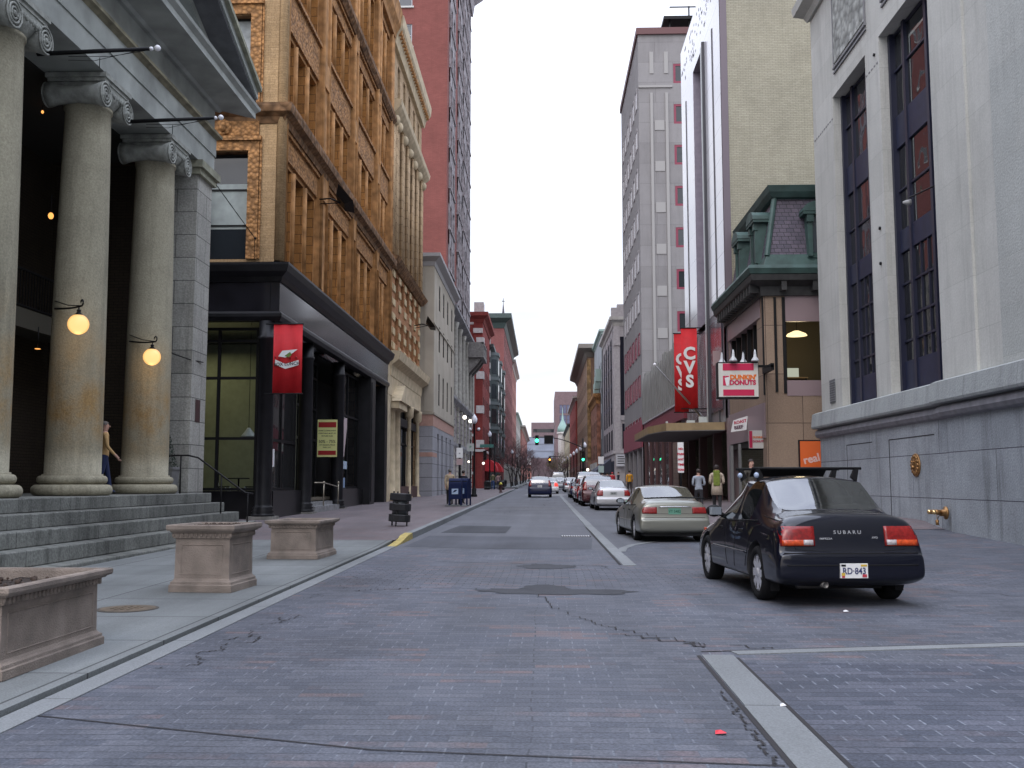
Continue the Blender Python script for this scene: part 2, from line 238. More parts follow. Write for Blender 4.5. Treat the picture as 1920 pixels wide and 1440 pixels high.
# ------------------------------------------------------------------ mesh helpers
class Fr:
    """wall frame: point(u, v, d) = o + u*U + v*Z + d*N (N outward)"""
    def __init__(s, o, U, N): s.o = Vector(o); s.U = Vector(U); s.N = Vector(N)
    def p(s, u, v, d=0): return s.o + s.U * u + Vector((0, 0, v)) + s.N * d
def LF(x): return Fr((x, 0, 0), (0, 1, 0), (1, 0, 0))      # left side facade: u = world y
def RF(x): return Fr((x, 0, 0), (0, 1, 0), (-1, 0, 0))     # right side facade: u = world y
def CF(y): return Fr((0, y, 0), (1, 0, 0), (0, -1, 0))     # wall turned to the camera: u = world x
class MB:
    def __init__(s): s.v = []; s.f = []; s.m = []; s.s = []
    def add(s, vs, fs, m=0, sm=False):
        o = len(s.v); s.v += [tuple(v) for v in vs]
        for f in fs: s.f.append([i + o for i in f]); s.m.append(m); s.s.append(sm)
        return s
    def box(s, x0, x1, y0, y1, z0, z1, m=0):
        v = [(x, y, z) for x in (x0, x1) for y in (y0, y1) for z in (z0, z1)]
        return s.add(v, [(0, 1, 3, 2), (4, 6, 7, 5), (0, 4, 5, 1), (2, 3, 7, 6), (0, 2, 6, 4), (1, 5, 7, 3)], m)
    def fb(s, F, u0, u1, v0, v1, d0, d1, m=0):
        v = [F.p(u, vv, d) for u in (u0, u1) for vv in (v0, v1) for d in (d0, d1)]
        return s.add(v, [(0, 1, 3, 2), (4, 6, 7, 5), (0, 4, 5, 1), (2, 3, 7, 6), (0, 2, 6, 4), (1, 5, 7, 3)], m)
    def quad(s, a, b, c, d, m=0): return s.add([a, b, c, d], [(0, 1, 2, 3)], m)
    def prism(s, pts, ext, m=0):
        n = len(pts); e = Vector(ext); v = [Vector(p) for p in pts] + [Vector(p) + e for p in pts]
        fs = [tuple(range(n)), tuple(range(2 * n - 1, n - 1, -1))] + [(i, (i + 1) % n, n + (i + 1) % n, n + i) for i in range(n)]
        return s.add(v, fs, m)
    def profile(s, F, u0, u1, prof, m=0, mit0=0, mit1=0):
        """extrude a (d, v) profile along u; mit = 1 returns (mitres) the end outward by d"""
        n = len(prof); a = [F.p(u0 - mit0 * d, v, d) for d, v in prof]; b = [F.p(u1 + mit1 * d, v, d) for d, v in prof]
        fs = [tuple(range(n)), tuple(range(2 * n - 1, n - 1, -1))] + [(i, (i + 1) % n, n + (i + 1) % n, n + i) for i in range(n)]
        return s.add(a + b, fs, m)
    def lathe(s, prof, c, seg=24, m=0, sm=True, axis='z', a0=0, a1=2 * math.pi):
        c = Vector(c); vs = []; fs = []; full = abs(a1 - a0 - 2 * math.pi) < 1e-6; k = seg if full else seg + 1
        for r, z in prof:
            for i in range(k):
                a = a0 + (a1 - a0) * i / seg; p = (r * math.cos(a), r * math.sin(a), z)
                if axis == 'x': p = (z, p[0], p[1])
                if axis == 'y': p = (p[0], z, p[1])
                vs.append(c + Vector(p))
        for j in range(len(prof) - 1):
            for i in range(seg):
                i2 = (i + 1) % k; fs.append((j * k + i, j * k + i2, (j + 1) * k + i2, (j + 1) * k + i))
        if full:
            if prof[0][0] > 1e-4: fs.append(tuple(range(k))[::-1])
            if prof[-1][0] > 1e-4: fs.append(tuple((len(prof) - 1) * k + i for i in range(k)))
        return s.add(vs, fs, m, sm)
    def tube(s, pts, r, seg=8, m=0, sm=True, closed=False):
        pts = [Vector(p) for p in pts]; n = len(pts); rs = r if isinstance(r, (list, tuple)) else [r] * n; vs = []; fs = []
        up = Vector((0, 0, 1))
        for i, p in enumerate(pts):
            t = (pts[min(i + 1, n - 1)] - pts[max(i - 1, 0)]).normalized()
            if closed: t = (pts[(i + 1) % n] - pts[i - 1]).normalized()
            a = t.cross(up if abs(t.z) < .95 else Vector((1, 0, 0))).normalized(); b = a.cross(t)
            for j in range(seg):
                q = 2 * math.pi * j / seg; vs.append(p + (a * math.cos(q) + b * math.sin(q)) * rs[i])
        for i in range(n if closed else n - 1):
            i2 = (i + 1) % n
            for j in range(seg):
                j2 = (j + 1) % seg; fs.append((i * seg + j, i * seg + j2, i2 * seg + j2, i2 * seg + j))
        if not closed: fs += [tuple(range(seg))[::-1], tuple((n - 1) * seg + j for j in range(seg))]
        return s.add(vs, fs, m, sm)
    def sphere(s, c, r, seg=16, m=0, sc=(1, 1, 1)):
        pr = [(max(1e-5, r * math.sin(math.pi * i / (seg // 2))), -r * math.cos(math.pi * i / (seg // 2)) * sc[2]) for i in range(seg // 2 + 1)]
        o = len(s.v); s.lathe(pr, c, seg, m)
        c = Vector(c)
        if sc[0] != 1 or sc[1] != 1:
            for i in range(o, len(s.v)):
                p = s.v[i]; s.v[i] = (c.x + (p[0] - c.x) * sc[0], c.y + (p[1] - c.y) * sc[1], p[2])
        return s
    def mesh(s, name, mats, off=(0, 0, 0)):
        me = bpy.data.meshes.new(name); ox, oy, oz = off
        me.from_pydata([(x - ox, y - oy, z - oz) for x, y, z in s.v], [], s.f)
        mats = mats if isinstance(mats, (list, tuple)) else [mats]
        for m in mats: me.materials.append(m)
        me.polygons.foreach_set('material_index', s.m); me.polygons.foreach_set('use_smooth', s.s)
        bm = bmesh.new(); bm.from_mesh(me); bmesh.ops.recalc_face_normals(bm, faces=bm.faces); bm.to_mesh(me); bm.free()
        me.update(); return me
    def build(s, name, mats, parent=None, local=False, label=None, bevel=0):
        """one mesh object; vertices are world coordinates unless local"""
        off = Vector((0, 0, 0))
        if not local:
            q = parent
            while q: off += q.location; q = q.parent
        if parent is None and not local:
            xs = [v[0] for v in s.v]; ys = [v[1] for v in s.v]; zs = [v[2] for v in s.v]
            off = Vector(((min(xs) + max(xs)) / 2, (min(ys) + max(ys)) / 2, min(zs)))
        me = s.mesh(name, mats, off); o = bpy.data.objects.new(name, me); COL.objects.link(o)
        if parent: o.parent = parent
        elif not local: o.location = off
        if label: o['label'] = label
        if bevel:
            b = o.modifiers.new('bevel', 'BEVEL'); b.width = bevel; b.segments = 2; b.limit_method = 'ANGLE'; b.angle_limit = .6
        return o
def tag(o, label, cat, group=None):
    o['label'] = label; o['category'] = cat
    if group: o['group'] = group
    return o
def struct(o): o['kind'] = 'structure'; return o
def thing(name, loc, label, cat, group=None, rz=0):
    o = bpy.data.objects.new(name, None); COL.objects.link(o); o.location = loc; o.rotation_euler = (0, 0, rz)
    o.empty_display_size = .3
    return tag(o, label, cat, group)
def kids(o): return [c for c in bpy.data.objects if c.parent == o]
def copy_tree(o, parent=None, pairs=None):
    c = o.copy(); COL.objects.link(c)
    if parent is not None: c.parent = parent
    for ch in CH.get(o.name, None) or kids(o): copy_tree(ch, c)
    return c
CH = {}
def dup(o, loc, rz=None, label=None, group=None, sc=None):
    c = copy_tree(o); c.location = loc
    if rz is not None: c.rotation_euler = (0, 0, rz)
    if label: c['label'] = label
    if group: c['group'] = group
    if sc: c.scale = (sc, sc, sc)
    return c
def place(me, name, parent, F, u, v, d=0):
    """a copy of a shared window mesh (local: x right along u, z up, -y outward) put on a wall"""
    o = bpy.data.objects.new(name, me); COL.objects.link(o)
    off = Vector((0, 0, 0)); q = parent
    while q: off += q.location; q = q.parent
    o.parent = parent; N = F.N
    # local -y -> N ; local x -> such that right handed
    X = Vector((0, 0, 1)).cross(N) ; 
    o.matrix_local = Matrix.Translation(F.p(u, v, d) - off) @ Matrix(((X.x, -N.x, 0, 0), (X.y, -N.y, 0, 0), (0, 0, 1, 0), (0, 0, 0, 1)))
    return o
def wall(mb, F, u0, u1, v0, v1, ops=(), depth=.25, d=0, m=0, mr=None):
    """a wall sheet with real openings and reveals"""
    us = sorted({round(x, 4) for x in [u0, u1] + [o[0] for o in ops] + [o[1] for o in ops]})
    vs = sorted({round(x, 4) for x in [v0, v1] + [o[2] for o in ops] + [o[3] for o in ops]})
    us = [x for x in us if u0 - 1e-6 <= x <= u1 + 1e-6]; vs = [x for x in vs if v0 - 1e-6 <= x <= v1 + 1e-6]
    for j in range(len(vs) - 1):
        run = None
        for i in range(len(us)):
            solid = False
            if i < len(us) - 1:
                cu = (us[i] + us[i+1]) / 2; cv = (vs[j] + vs[j+1]) / 2
                solid = not any(o[0] < cu < o[1] and o[2] < cv < o[3] for o in ops)
            if solid and run is None: run = us[i]
            if not solid and run is not None:
                mb.quad(F.p(run, vs[j], d), F.p(us[i], vs[j], d), F.p(us[i], vs[j+1], d), F.p(run, vs[j+1], d), m); run = None
    r = m if mr is None else mr
    for a, b, c, e_ in ops:
        e2 = d - depth
        mb.quad(F.p(a, c, d), F.p(b, c, d), F.p(b, c, e2), F.p(a, c, e2), r); mb.quad(F.p(a, e_, d), F.p(b, e_, d), F.p(b, e_, e2), F.p(a, e_, e2), r)
        mb.quad(F.p(a, c, d), F.p(a, e_, d), F.p(a, e_, e2), F.p(a, c, e2), r); mb.quad(F.p(b, c, d), F.p(b, e_, d), F.p(b, e_, e2), F.p(b, c, e2), r)
    return mb
WM = {}
def window_mesh(w_, h, kind='sash', fm=None, gm=None, fw=.06, cols=1, rows=2, blind=None):
    """one window as a shared mesh: frame, muntins, pane (slot 1), optional roller blind (slot 2)"""
    key = (round(w_, 2), round(h, 2), kind, fm.name, gm.name, cols, rows, blind)
    if key in WM: return WM[key]
    b = MB()
    b.box(-w_/2, -w_/2 + fw, -.03, .05, 0, h); b.box(w_/2 - fw, w_/2, -.03, .05, 0, h)
    b.box(-w_/2 + fw, w_/2 - fw, -.03, .05, 0, fw); b.box(-w_/2 + fw, w_/2 - fw, -.03, .05, h - fw, h)
    for i in range(1, cols): x = -w_/2 + w_ * i / cols; b.box(x - fw/3, x + fw/3, -.02, .04, fw, h - fw)
    for j in range(1, rows): z = h * j / rows; b.box(-w_/2 + fw, w_/2 - fw, -.025, .045, z - fw/3, z + fw/3)
    b.quad((-w_/2, .02, 0), (w_/2, .02, 0), (w_/2, .02, h), (-w_/2, .02, h), 1)
    ms = [fm, gm]
    if blind: hi = (blind[2] if len(blind) > 2 else 1) * h - fw; b.quad((-w_/2 + fw, .015, h * blind[0]), (w_/2 - fw, .015, h * blind[0]), (w_/2 - fw, .015, hi), (-w_/2 + fw, .015, hi), 2); ms.append(blind[1])
    me = b.mesh('window', ms); WM[key] = me; return me
def text_mesh(s, size, mt, depth=.004, bold=0, squash=1, align='CENTER', space=1, font_shear=0):
    cu = bpy.data.curves.new('t', 'FONT'); cu.body = s; cu.size = size; cu.extrude = depth; cu.offset = bold; cu.align_x = align; cu.align_y = 'CENTER'; cu.space_character = space; cu.resolution_u = 3; cu.shear = font_shear
    cu.space_line = .85
    o = bpy.data.objects.new('t', cu); COL.objects.link(o); dg = bpy.context.evaluated_depsgraph_get(); dg.update()
    me = bpy.data.meshes.new_from_object(o.evaluated_get(dg)); bpy.data.objects.remove(o); bpy.data.curves.remove(cu)
    me.materials.clear(); me.materials.append(mt)
    for v in me.vertices: v.co.x *= squash
    return me
def put_text(me, parent, pos, n, name='lettering', rot=0, up=(0, 0, 1)):
    """text facing direction n, centred at world pos (parent unrotated)"""
    n = Vector(n).normalized(); up = Vector(up); x = up.cross(n).normalized(); y = n.cross(x)
    M = Matrix(((x.x, y.x, n.x), (x.y, y.y, n.y), (x.z, y.z, n.z))).to_4x4() @ Matrix.Rotation(rot, 4, 'Z')
    o = bpy.data.objects.new(name, me); COL.objects.link(o); off = Vector((0, 0, 0)); q = parent
    while q: off += q.location; q = q.parent
    o.parent = parent; o.matrix_local = Matrix.Translation(Vector(pos) - off) @ M; return o
def sstep(t): t = max(0, min(1, t)); return t * t * (3 - 2 * t)
def G(x, y):
    return .0064 * y + sstep((x - 4.5) / 5.5) * max(0, min(1, (y - 17) / 10)) * .24
# ================================================================== GROUND
M_asph = asphalt('asphalt', (.112, .117, .132), var=.16)
M_asph2 = asphalt('asphalt_patch', (.058, .061, .070), var=.2, rough=.9)
M_base = asphalt('base', (.13, .13, .14))
M_pave = paving('brick_paving', (.076, .084, .106), (.110, .117, .140), (.175, .118, .112), (.17, .185, .215), (.022, .022, .026), .23, .125, redp=.95, ms=.006, darkband=(12.6, 16.6))
M_pave2 = paving('brick_paving_dark', (.052, .060, .082), (.098, .104, .132), (.13, .105, .115), (.20, .22, .26), (.20, .22, .26), .24, .13, redp=1.05, ms=.007, contrast=1.0)
M_redbrick = paving('brick_sidewalk', (.135, .115, .122), (.155, .132, .138), (.175, .118, .115), (.2, .18, .19), (.12, .1, .1), .2, .1, redp=.75)
M_conc = asphalt('concrete', (.170, .182, .182), var=.22, slab=(1.75, 1.5))
M_gran = asphalt('granite_kerb', (.20, .212, .218), var=.15)
M_crack = mat('crack', (.03, .028, .03), .95)
M_yellow = mat('yellow_paint', (.46, .36, .11), .7, var=.35, vscale=9)
M_white = mat('white_paint', (.5, .5, .52), .7, var=.3, vscale=20)
def sheet(name, x0, x1, y0, y1, dz, m, nx=2, ny=None, fx=None):
    """a ground sheet following the lie of the land; fx(y) may give its own left and right edges"""
    ny = ny or max(2, int((y1 - y0) / 2)); b = MB(); vs = []
    for j in range(ny + 1):
        y = y0 + (y1 - y0) * j / ny; a, c = fx(y) if fx else (x0, x1)
        for i in range(nx + 1):
            x = a + (c - a) * i / nx; vs.append((x, y, G(x, y) + dz))
    fs = [(j*(nx+1)+i, j*(nx+1)+i+1, (j+1)*(nx+1)+i+1, (j+1)*(nx+1)+i) for j in range(ny) for i in range(nx)]
    b.add(vs, fs); o = b.build(name, m); return struct(o)
def solid_strip(name, m, line, width, h0, h1, dz=0.0):
    """kerb stones along a polyline: line = [(x, y, top height above ground)], inner side offset = width"""
    b = MB(); vs = []; fs = []
    for i, (x, y, h) in enumerate(line):
        p = Vector((x, y)); a = Vector(line[max(0, i-1)][:2]); c = Vector(line[min(len(line)-1, i+1)][:2]); t = (c - a).normalized(); n = Vector((-t.y, t.x))
        q = p + n * width; g = G(x, y)
        vs += [(p.x, p.y, g - .2), (p.x, p.y, g + h), (q.x, q.y, g + h), (q.x, q.y, g - .2)]
    for i in range(len(line) - 1):
        for k in range(4): fs.append((4*i+k, 4*i+(k+1) % 4, 4*(i+1)+(k+1) % 4, 4*(i+1)+k))
    fs += [(0, 1, 2, 3), (4*len(line)-4, 4*len(line)-3, 4*len(line)-2, 4*len(line)-1)]
    b.add(vs, fs); return struct(b.build(name, m, bevel=0))
g_ = MB(); ys = [-120, -40, -12, 0, 8, 14, 17, 19, 21, 23, 25, 27, 30, 40, 60, 100, 160, 260, 400, 700, 1400]; xs = [-700, -200, -60, -20, -9, -3.2, 1.3, 4.5, 5.5, 6.5, 7.5, 8.5, 9.5, 10, 20, 60, 200, 700]
g_.add([(x, y, G(x, y) - .05) for y in ys for x in xs], [(j*len(xs)+i, j*len(xs)+i+1, (j+1)*len(xs)+i+1, (j+1)*len(xs)+i) for j in range(len(ys)-1) for i in range(len(xs)-1)])
struct(g_.build('ground', M_base))
sheet('road', -3.17, 1.3, 20.9, 640, 0, M_asph, 2, 200)
sheet('parking_lane', 1.3, 4.25, 22, 640, .001, M_asph, 4, 200, fx=lambda y: (1.49, 4.25))
def plazax(y): return (1.35, 13)
sheet('brick_street', -3.17, 1.35, -14, 20.9, .004, M_pave, 6, 30)
sheet('brick_plaza', 1.35, 13, 8.3, 26, .004, M_pave, 20, 24)
sheet('brick_plaza_near', 1.35, 13, -14, 8.3, .004, M_pave2, 12, 16)
# granite bands in the paving
def flat_poly(name, pts, dz, m):
    b = MB(); b.add([(x, y, G(x, y) + dz) for x, y in pts], [tuple(range(len(pts)))]); return struct(b.build(name, m))
def band(name, line, wd, dz, m):
    b = MB(); vs = []; n = len(line)
    for i, (x, y) in enumerate(line):
        a = Vector(line[max(0, i-1)]); c = Vector(line[min(n-1, i+1)]); t = (c - a).normalized(); q = Vector((-t.y, t.x)) * wd / 2
        vs += [(x + q.x, y + q.y, G(x, y) + dz), (x - q.x, y - q.y, G(x, y) + dz)]
    b.add(vs, [(2*i, 2*i+1, 2*i+3, 2*i+2) for i in range(n - 1)]); return struct(b.build(name, m))
def stones(name, line, wd, dz, m, L_=1.8):
    """granite stones laid end to end with open joints along a straight or bent line"""
    b = MB()
    for (x0, y0), (x1, y1) in zip(line[:-1], line[1:]):
        d = Vector((x1 - x0, y1 - y0)); n_ = max(1, round(d.length / L_)); t = d.normalized(); q = Vector((-t.y, t.x)) * wd / 2
        for i in range(n_):
            a = Vector((x0, y0)) + d * (i / n_) + t * .008; c = Vector((x0, y0)) + d * ((i + 1) / n_) - t * .008; j = random.uniform(-.006, .006)
            v = [(p.x + s * q.x + j, p.y + s * q.y, G(p.x, p.y) + z) for p in (a, c) for s in (-1, 1) for z in (-.05, dz)]
            b.add(v, [(0, 1, 3, 2), (4, 6, 7, 5), (0, 4, 5, 1), (2, 3, 7, 6), (0, 2, 6, 4), (1, 5, 7, 3)])
    return struct(b.build(name, m))
stones('granite_band', [(1.42, -6), (1.42, 3), (1.46, 8.62)], .26, .012, M_gran)
band('granite_band_edge', [(1.275, -6), (1.28, 4), (1.30, 8.6)], .035, .008, M_crack)
band('granite_band_edge', [(1.575, -6), (1.575, 4), (1.605, 8.5)], .03, .008, M_crack)
stones('granite_band', [(1.62, 8.72), (4.4, 9.25), (12.5, 10.75)], .16, .012, M_gran, 2.2)
band('granite_band_edge', [(1.35, 8.78), (4.4, 9.36), (12.5, 10.86)], .03, .008, M_crack)
stones('granite_band', [(1.46, 17.1), (1.40, 30), (1.38, 60), (1.38, 118)], .22, .012, M_gran, 2)
band('granite_band_edge', [(1.31, 17.2), (1.27, 30)], .05, .008, M_crack)
cv = [(1.56, 20.2), (1.68, 21.2), (1.95, 22.2), (2.5, 23.25), (3.2, 24.3), (4.1, 25.3), (4.35, 25.6)]
band('granite_curve', cv, .17, .012, M_gran)
sheet('street_fill', 1.5, 4.2, 17, 26, .007, M_pave, 6, 8, fx=lambda y: (1.55, 1.56)) if 0 else None
pts = [(1.5, 20.2)] + cv[:-1] + [(4.25, 25.6), (4.25, 26.2), (1.5, 26.2)]
flat_poly('parking_lane_end', pts, .008, M_asph)
# joint line across the near street, darker asphalt repairs, cracks
band('paving_joint', [(-3.2, 6.35), (-.93, 5.62), (1.25, 5.38)], .016, .009, M_crack)
def blob(name, cx, cy, rx, ry, dz, m, n=26, j=.22, seed=1, rot=0):
    rr = random.Random(seed); pts = []
    for i in range(n):
        a = 2 * math.pi * i / n; k = 1 + rr.uniform(-j, j); x = rx * k * math.cos(a); y = ry * k * math.sin(a)
        pts.append((cx + x * math.cos(rot) - y * math.sin(rot), cy + x * math.sin(rot) + y * math.cos(rot)))
    return flat_poly(name, pts, dz, m)
blob('asphalt_patch', .22, 13.25, 1.05, .34, .009, M_asph2, seed=3, rot=-.06)
blob('asphalt_patch', .02, 13.75, .34, .28, .010, M_asph2, seed=4)
blob('asphalt_patch', .02, 16.9, .48, .42, .009, M_asph2, seed=5, rot=-.5)
flat_poly('asphalt_patch', [(-3.0, 21.6), (-.9, 20.95), (1.0, 20.95), (1.2, 24.6), (-.6, 25.3), (-2.9, 25.6)], .004, asphalt('asphalt_dark', (.078, .083, .098), var=.2))
flat_poly('asphalt_patch', [(-2.75, 27.0), (-1.0, 26.8), (-.95, 30.4), (-2.55, 31)], .006, M_asph2)
blob('asphalt_patch', -.6, 48, 1.6, 2.2, .004, asphalt('asphalt_dark2', (.125, .128, .14), var=.2), seed=8)
blob('asphalt_patch', .3, 84, 1.8, 6, .004, asphalt('asphalt_pale', (.2, .2, .21), var=.1), seed=9)
def crack(line, wd, seed, dz=.0095, steps=6, jit=.04, name='crack'):
    wd *= .6; rr = random.Random(seed); P_ = []
    for (x0, y0), (x1, y1) in zip(line[:-1], line[1:]):
        for k in range(steps): P_.append((x0 + (x1 - x0) * k / steps + rr.uniform(-jit, jit), y0 + (y1 - y0) * k / steps + rr.uniform(-jit, jit)))
    P_.append(line[-1]); b = MB()
    for a, c in zip(P_[:-1], P_[1:]):
        if rr.random() < .25: continue
        # cracks follow the brick joints: a step along x, then along y
        w2 = wd * rr.uniform(.5, 1.4); g = G(*a) + dz
        x0, x1 = sorted((a[0], c[0])); y0, y1 = sorted((a[1], c[1]))
        b.add([(x0, a[1] - w2/2, g), (x1 + w2, a[1] - w2/2, g), (x1 + w2, a[1] + w2/2, g), (x0, a[1] + w2/2, g)], [(0, 1, 2, 3)])
        b.add([(c[0] - w2/2, y0, g + .0006), (c[0] + w2/2, y0, g + .0006), (c[0] + w2/2, y1, g + .0006), (c[0] - w2/2, y1, g + .0006)], [(0, 1, 2, 3)])
    return struct(b.build(name, M_crack))
crack([(-.05, 12.9), (.1, 11.6), (.45, 10.6), (.75, 9.9), (1.4, 9.1)], .022, 2)
crack([(.7, 9.7), (1.3, 9.2), (2.0, 8.95)], .03, 3, jit=.08)
crack([(.9, 9.35), (1.5, 8.95)], .04, 4, jit=.07)
crack([(-3.0, 17.9), (-1.0, 17.6), (.9, 17.0), (1.3, 16.4)], .03, 6, steps=9, jit=.05)
crack([(1.2, 13.0), (2.0, 12.95), (2.9, 13.0)], .022, 7)
crack([(-2.9, 13.2), (-1.9, 13.5), (-.9, 13.6)], .03, 8, steps=9, jit=.1)
crack([(-1.6, 40), (-1.2, 46), (-.2, 52), (.7, 60)], .05, 12, steps=5, jit=.15)
crack([(4.6, 14.2), (5.6, 13.1), (7.0, 12.2)], .03, 14, steps=5, jit=.06)
# worn gaps beside the granite on the left
M_dirt = mat('dirt', (.075, .065, .06), .95, var=.4, vscale=14)
for i, (y, x) in enumerate([(9.3, -2.95), (9.0, -2.85), (8.6, -3.0), (10.2, -2.9), (10.5, -2.8), (14.6, -2.95), (12.4, -3.0), (7.9, -3.0), (13.4, -2.9)]):
    crack([(x, y), (x + .22, y + .25), (x + .1, y + .55)], .018, 50 + i, steps=5, jit=.05, name='worn_joint')
crack([(1.22, 4.6), (1.22, 6.0), (1.24, 7.2)], .02, 71, steps=30, jit=.03)
mh = thing('manhole_cover', (-4.6, 11.1, G(0, 11.1) + .045), 'round rusty manhole cover set in the grey sidewalk slabs', 'manhole cover')
b = MB(); b.lathe([(.33, -.02), (.33, .004), (.30, .006)], (-4.6, 11.1, G(0, 11.1) + .045), 28, sm=False); b.build('rim', mat('rust_dark', (.07, .06, .05), .8, var=.4, vscale=12), mh)
b = MB(); b.lathe([(.295, .0), (.295, .008)], (-4.6, 11.1, G(0, 11.1) + .045), 28, sm=False)
for i in range(5):
    for j in range(5):
        if (i - 2) ** 2 + (j - 2) ** 2 < 6: b.box(-4.76 + i * .07, -4.73 + i * .07, 10.94 + j * .07, 10.97 + j * .07, G(0, 11.1) + .052, G(0, 11.1) + .058)
b.build('lid', mat('rust_brown', (.13, .10, .07), .8, var=.4, vscale=9), mh)
# drain grate at the kerb band
gr = thing('drain_grate', (.82, 25.4, G(.8, 25.4)), 'pale slotted drain grate set in the asphalt beside the granite band', 'drain grate')
b = MB(); b.box(.45, 1.2, 25.15, 25.7, G(.8, 25.4) + .004, G(.8, 25.4) + .010); b.build('grate_frame', mat('drain_dark', (.02, .02, .022), .8), gr)
b = MB()
for i in range(12): b.box(.47 + i * .06, .50 + i * .06, 25.18, 25.67, G(.8, 25.4) + .010, G(.8, 25.4) + .018)
b.build('bar', M_white, gr)
# left side: granite edge, kerb that rises into a real step, sidewalks
def hk(y): return .012 + sstep((y - 21.8) / 2.4) * .135
b = MB()
def kerbstones(y0, y1, x_out, wd, L_):
    y = y0
    while y < y1:
        y2 = min(y1, y + L_); v = []
        for yy in (y + .006, y2 - .006):
            for x in (x_out, x_out - wd):
                for z in (-.2, hk(yy)): v.append((x, yy, G(x, yy) + z))
        b.add(v, [(0, 1, 3, 2), (4, 6, 7, 5), (0, 4, 5, 1), (2, 3, 7, 6), (0, 2, 6, 4), (1, 5, 7, 3)]); y = y2
kerbstones(-10, 21.6, -3.17, .2, 2.4); kerbstones(24.4, 116, -3.17, .17, 1.9)
struct(b.build('kerb', M_gran))
b = MB(); kerbstones(21.6, 24.4, -3.17, .19, .7); struct(b.build('yellow_kerb', M_yellow))
b = MB(); b.box(-3.44, -3.36, -10, 21.9, -.1, -.02); 
sheet('kerb_joint', -3.44, -3.36, -12, 22, .001, M_crack, 1, 30)
def sh(y): return .045 + sstep((y - 21) / 4) * .10
def sidewalk(name, x0, x1, y0, y1, m, ny):
    b = MB(); vs = []; N = [y0 + (y1 - y0) * j / ny for j in range(ny + 1)]
    for y in N:
        for x in (x0, x0 + (x1 - x0) * .5, x1): vs.append((x, y, G(x, y) + sh(y)))
        vs.append((x1, y, G(x1, y) - .1))
    b.add(vs, [(4*j+i, 4*j+i+1, 4*j+i+5, 4*j+i+4) for j in range(ny) for i in range(3)]); return struct(b.build(name, m))
sidewalk('sidewalk', -13, -3.392, -12, 22.6, M_conc, 20)
sidewalk('sidewalk_brick', -13, -3.34, 22.6, 116, M_redbrick, 60)
sidewalk('sidewalk_far', -13, -3.34, 128, 640, M_conc, 40)
b = MB()
y = 128.
while y < 600: b.box(-3.34, -3.17, y, y + 20, G(0, y) - .2, G(0, y) + .14); y += 20
struct(b.build('kerb_far', M_gran))
# right side kerb and sidewalk
def rs(y): return .02 + sstep((y - 25.2) / 1.6) * .12
b = MB(); vs = []; N = [25.2 + j * .4 for j in range(8)] + [29 + 3 * j for j in range(30)]
for y in N:
    for x in (4.42, 5.5, 6.5, 7.5, 8.5, 10, 13): vs.append((x, y, G(x, y) + rs(y)))
    vs.append((4.42, y, G(4.42, y) - .1))
b.add([v for v in vs], [(8*j+i, 8*j+i+1, 8*j+i+9, 8*j+i+8) for j in range(len(N)-1) for i in range(6)])
b.add([(4.42, y, G(4.42, y) + rs(y)) for y in N] + [(4.25, y, G(4.3, y) + rs(y)) for y in N] + [(4.25, y, G(4.3, y) - .1) for y in N],
      [(j, j+1, len(N)+j+1, len(N)+j) for j in range(len(N)-1)] + [(len(N)+j, len(N)+j+1, 2*len(N)+j+1, 2*len(N)+j) for j in range(len(N)-1)], 1)
struct(b.build('sidewalk_right', [M_redbrick, M_gran]))
b = MB(); vs = []; N = [122 + 12 * j for j in range(42)]
for y in N: vs += [(4.25, y, G(0, y) - .1), (4.25, y, G(0, y) + .14), (13, y, G(0, y) + .14)]
b.add(vs, [(3*j+i, 3*j+i+1, 3*j+i+4, 3*j+i+3) for j in range(len(N)-1) for i in range(2)]); struct(b.build('sidewalk_right_far', M_conc))
# scraps and a red tag on the paving
def scrap(x, y, m, label, s=.05):
    b = MB(); g = G(x, y) + .012
    b.add([(x - s, y - s*.6, g), (x + s*.9, y - s*.7, g + .006), (x + s, y + s*.5, g + .002), (x - s*.7, y + s*.8, g + .01), (x, y, g + .02)], [(0, 1, 4), (1, 2, 4), (2, 3, 4), (3, 0, 4), (0, 3, 2, 1)])
    tag(b.build('paper_scrap', m), label, 'scrap')
scrap(1.03, 6.02, mat('red_scrap', (.7, .03, .05), .5), 'small bright red scrap lying on the brick paving near the granite band', .035)
scrap(3.35, 11.35, mat('white_scrap', (.7, .7, .7), .5), 'tiny white scrap on the plaza bricks behind the black sedan', .03)
scrap(1.56, 6.73, mat('white_scrap', (.7, .7, .7), .5), 'tiny white scrap on the joint of the granite band', .022)
# ================================================================== LEFT SIDE
G_dark = winglass('glass_dark'); G_bright = winglass('glass_sky', (.05, .06, .07), .02, .02, 1.0)
G_shop = winglass('glass_shop', (.02, .02, .02), .03, .02, .5, tr=.88)
M_stone = masonry('arcade_stone', (.29, .285, .255), (.37, .365, .33), (.11, .11, .10), 1.3, .63, .012, streak=.45, var=.2, grain=.2)
M_stonep = mat('arcade_plain', (.34, .36, .335), .85, var=.28, vscale=1.2, bump=.25, bscale=60)
M_col, nt, N, L, bs = mk('column_stone'); g = N.new('ShaderNodeNewGeometry'); MATS['column_stone'] = M_col
def nz(sc, det, mpv=(1, 1, 1)):
    n = N.new('ShaderNodeTexNoise'); n.inputs['Scale'].default_value = sc; n.inputs['Detail'].default_value = det; n.inputs['Roughness'].default_value = .65
    mp = N.new('ShaderNodeMapping'); mp.inputs['Scale'].default_value = mpv; L.new(g.outputs['Position'], mp.inputs[0]); L.new(mp.outputs[0], n.inputs['Vector']); return n
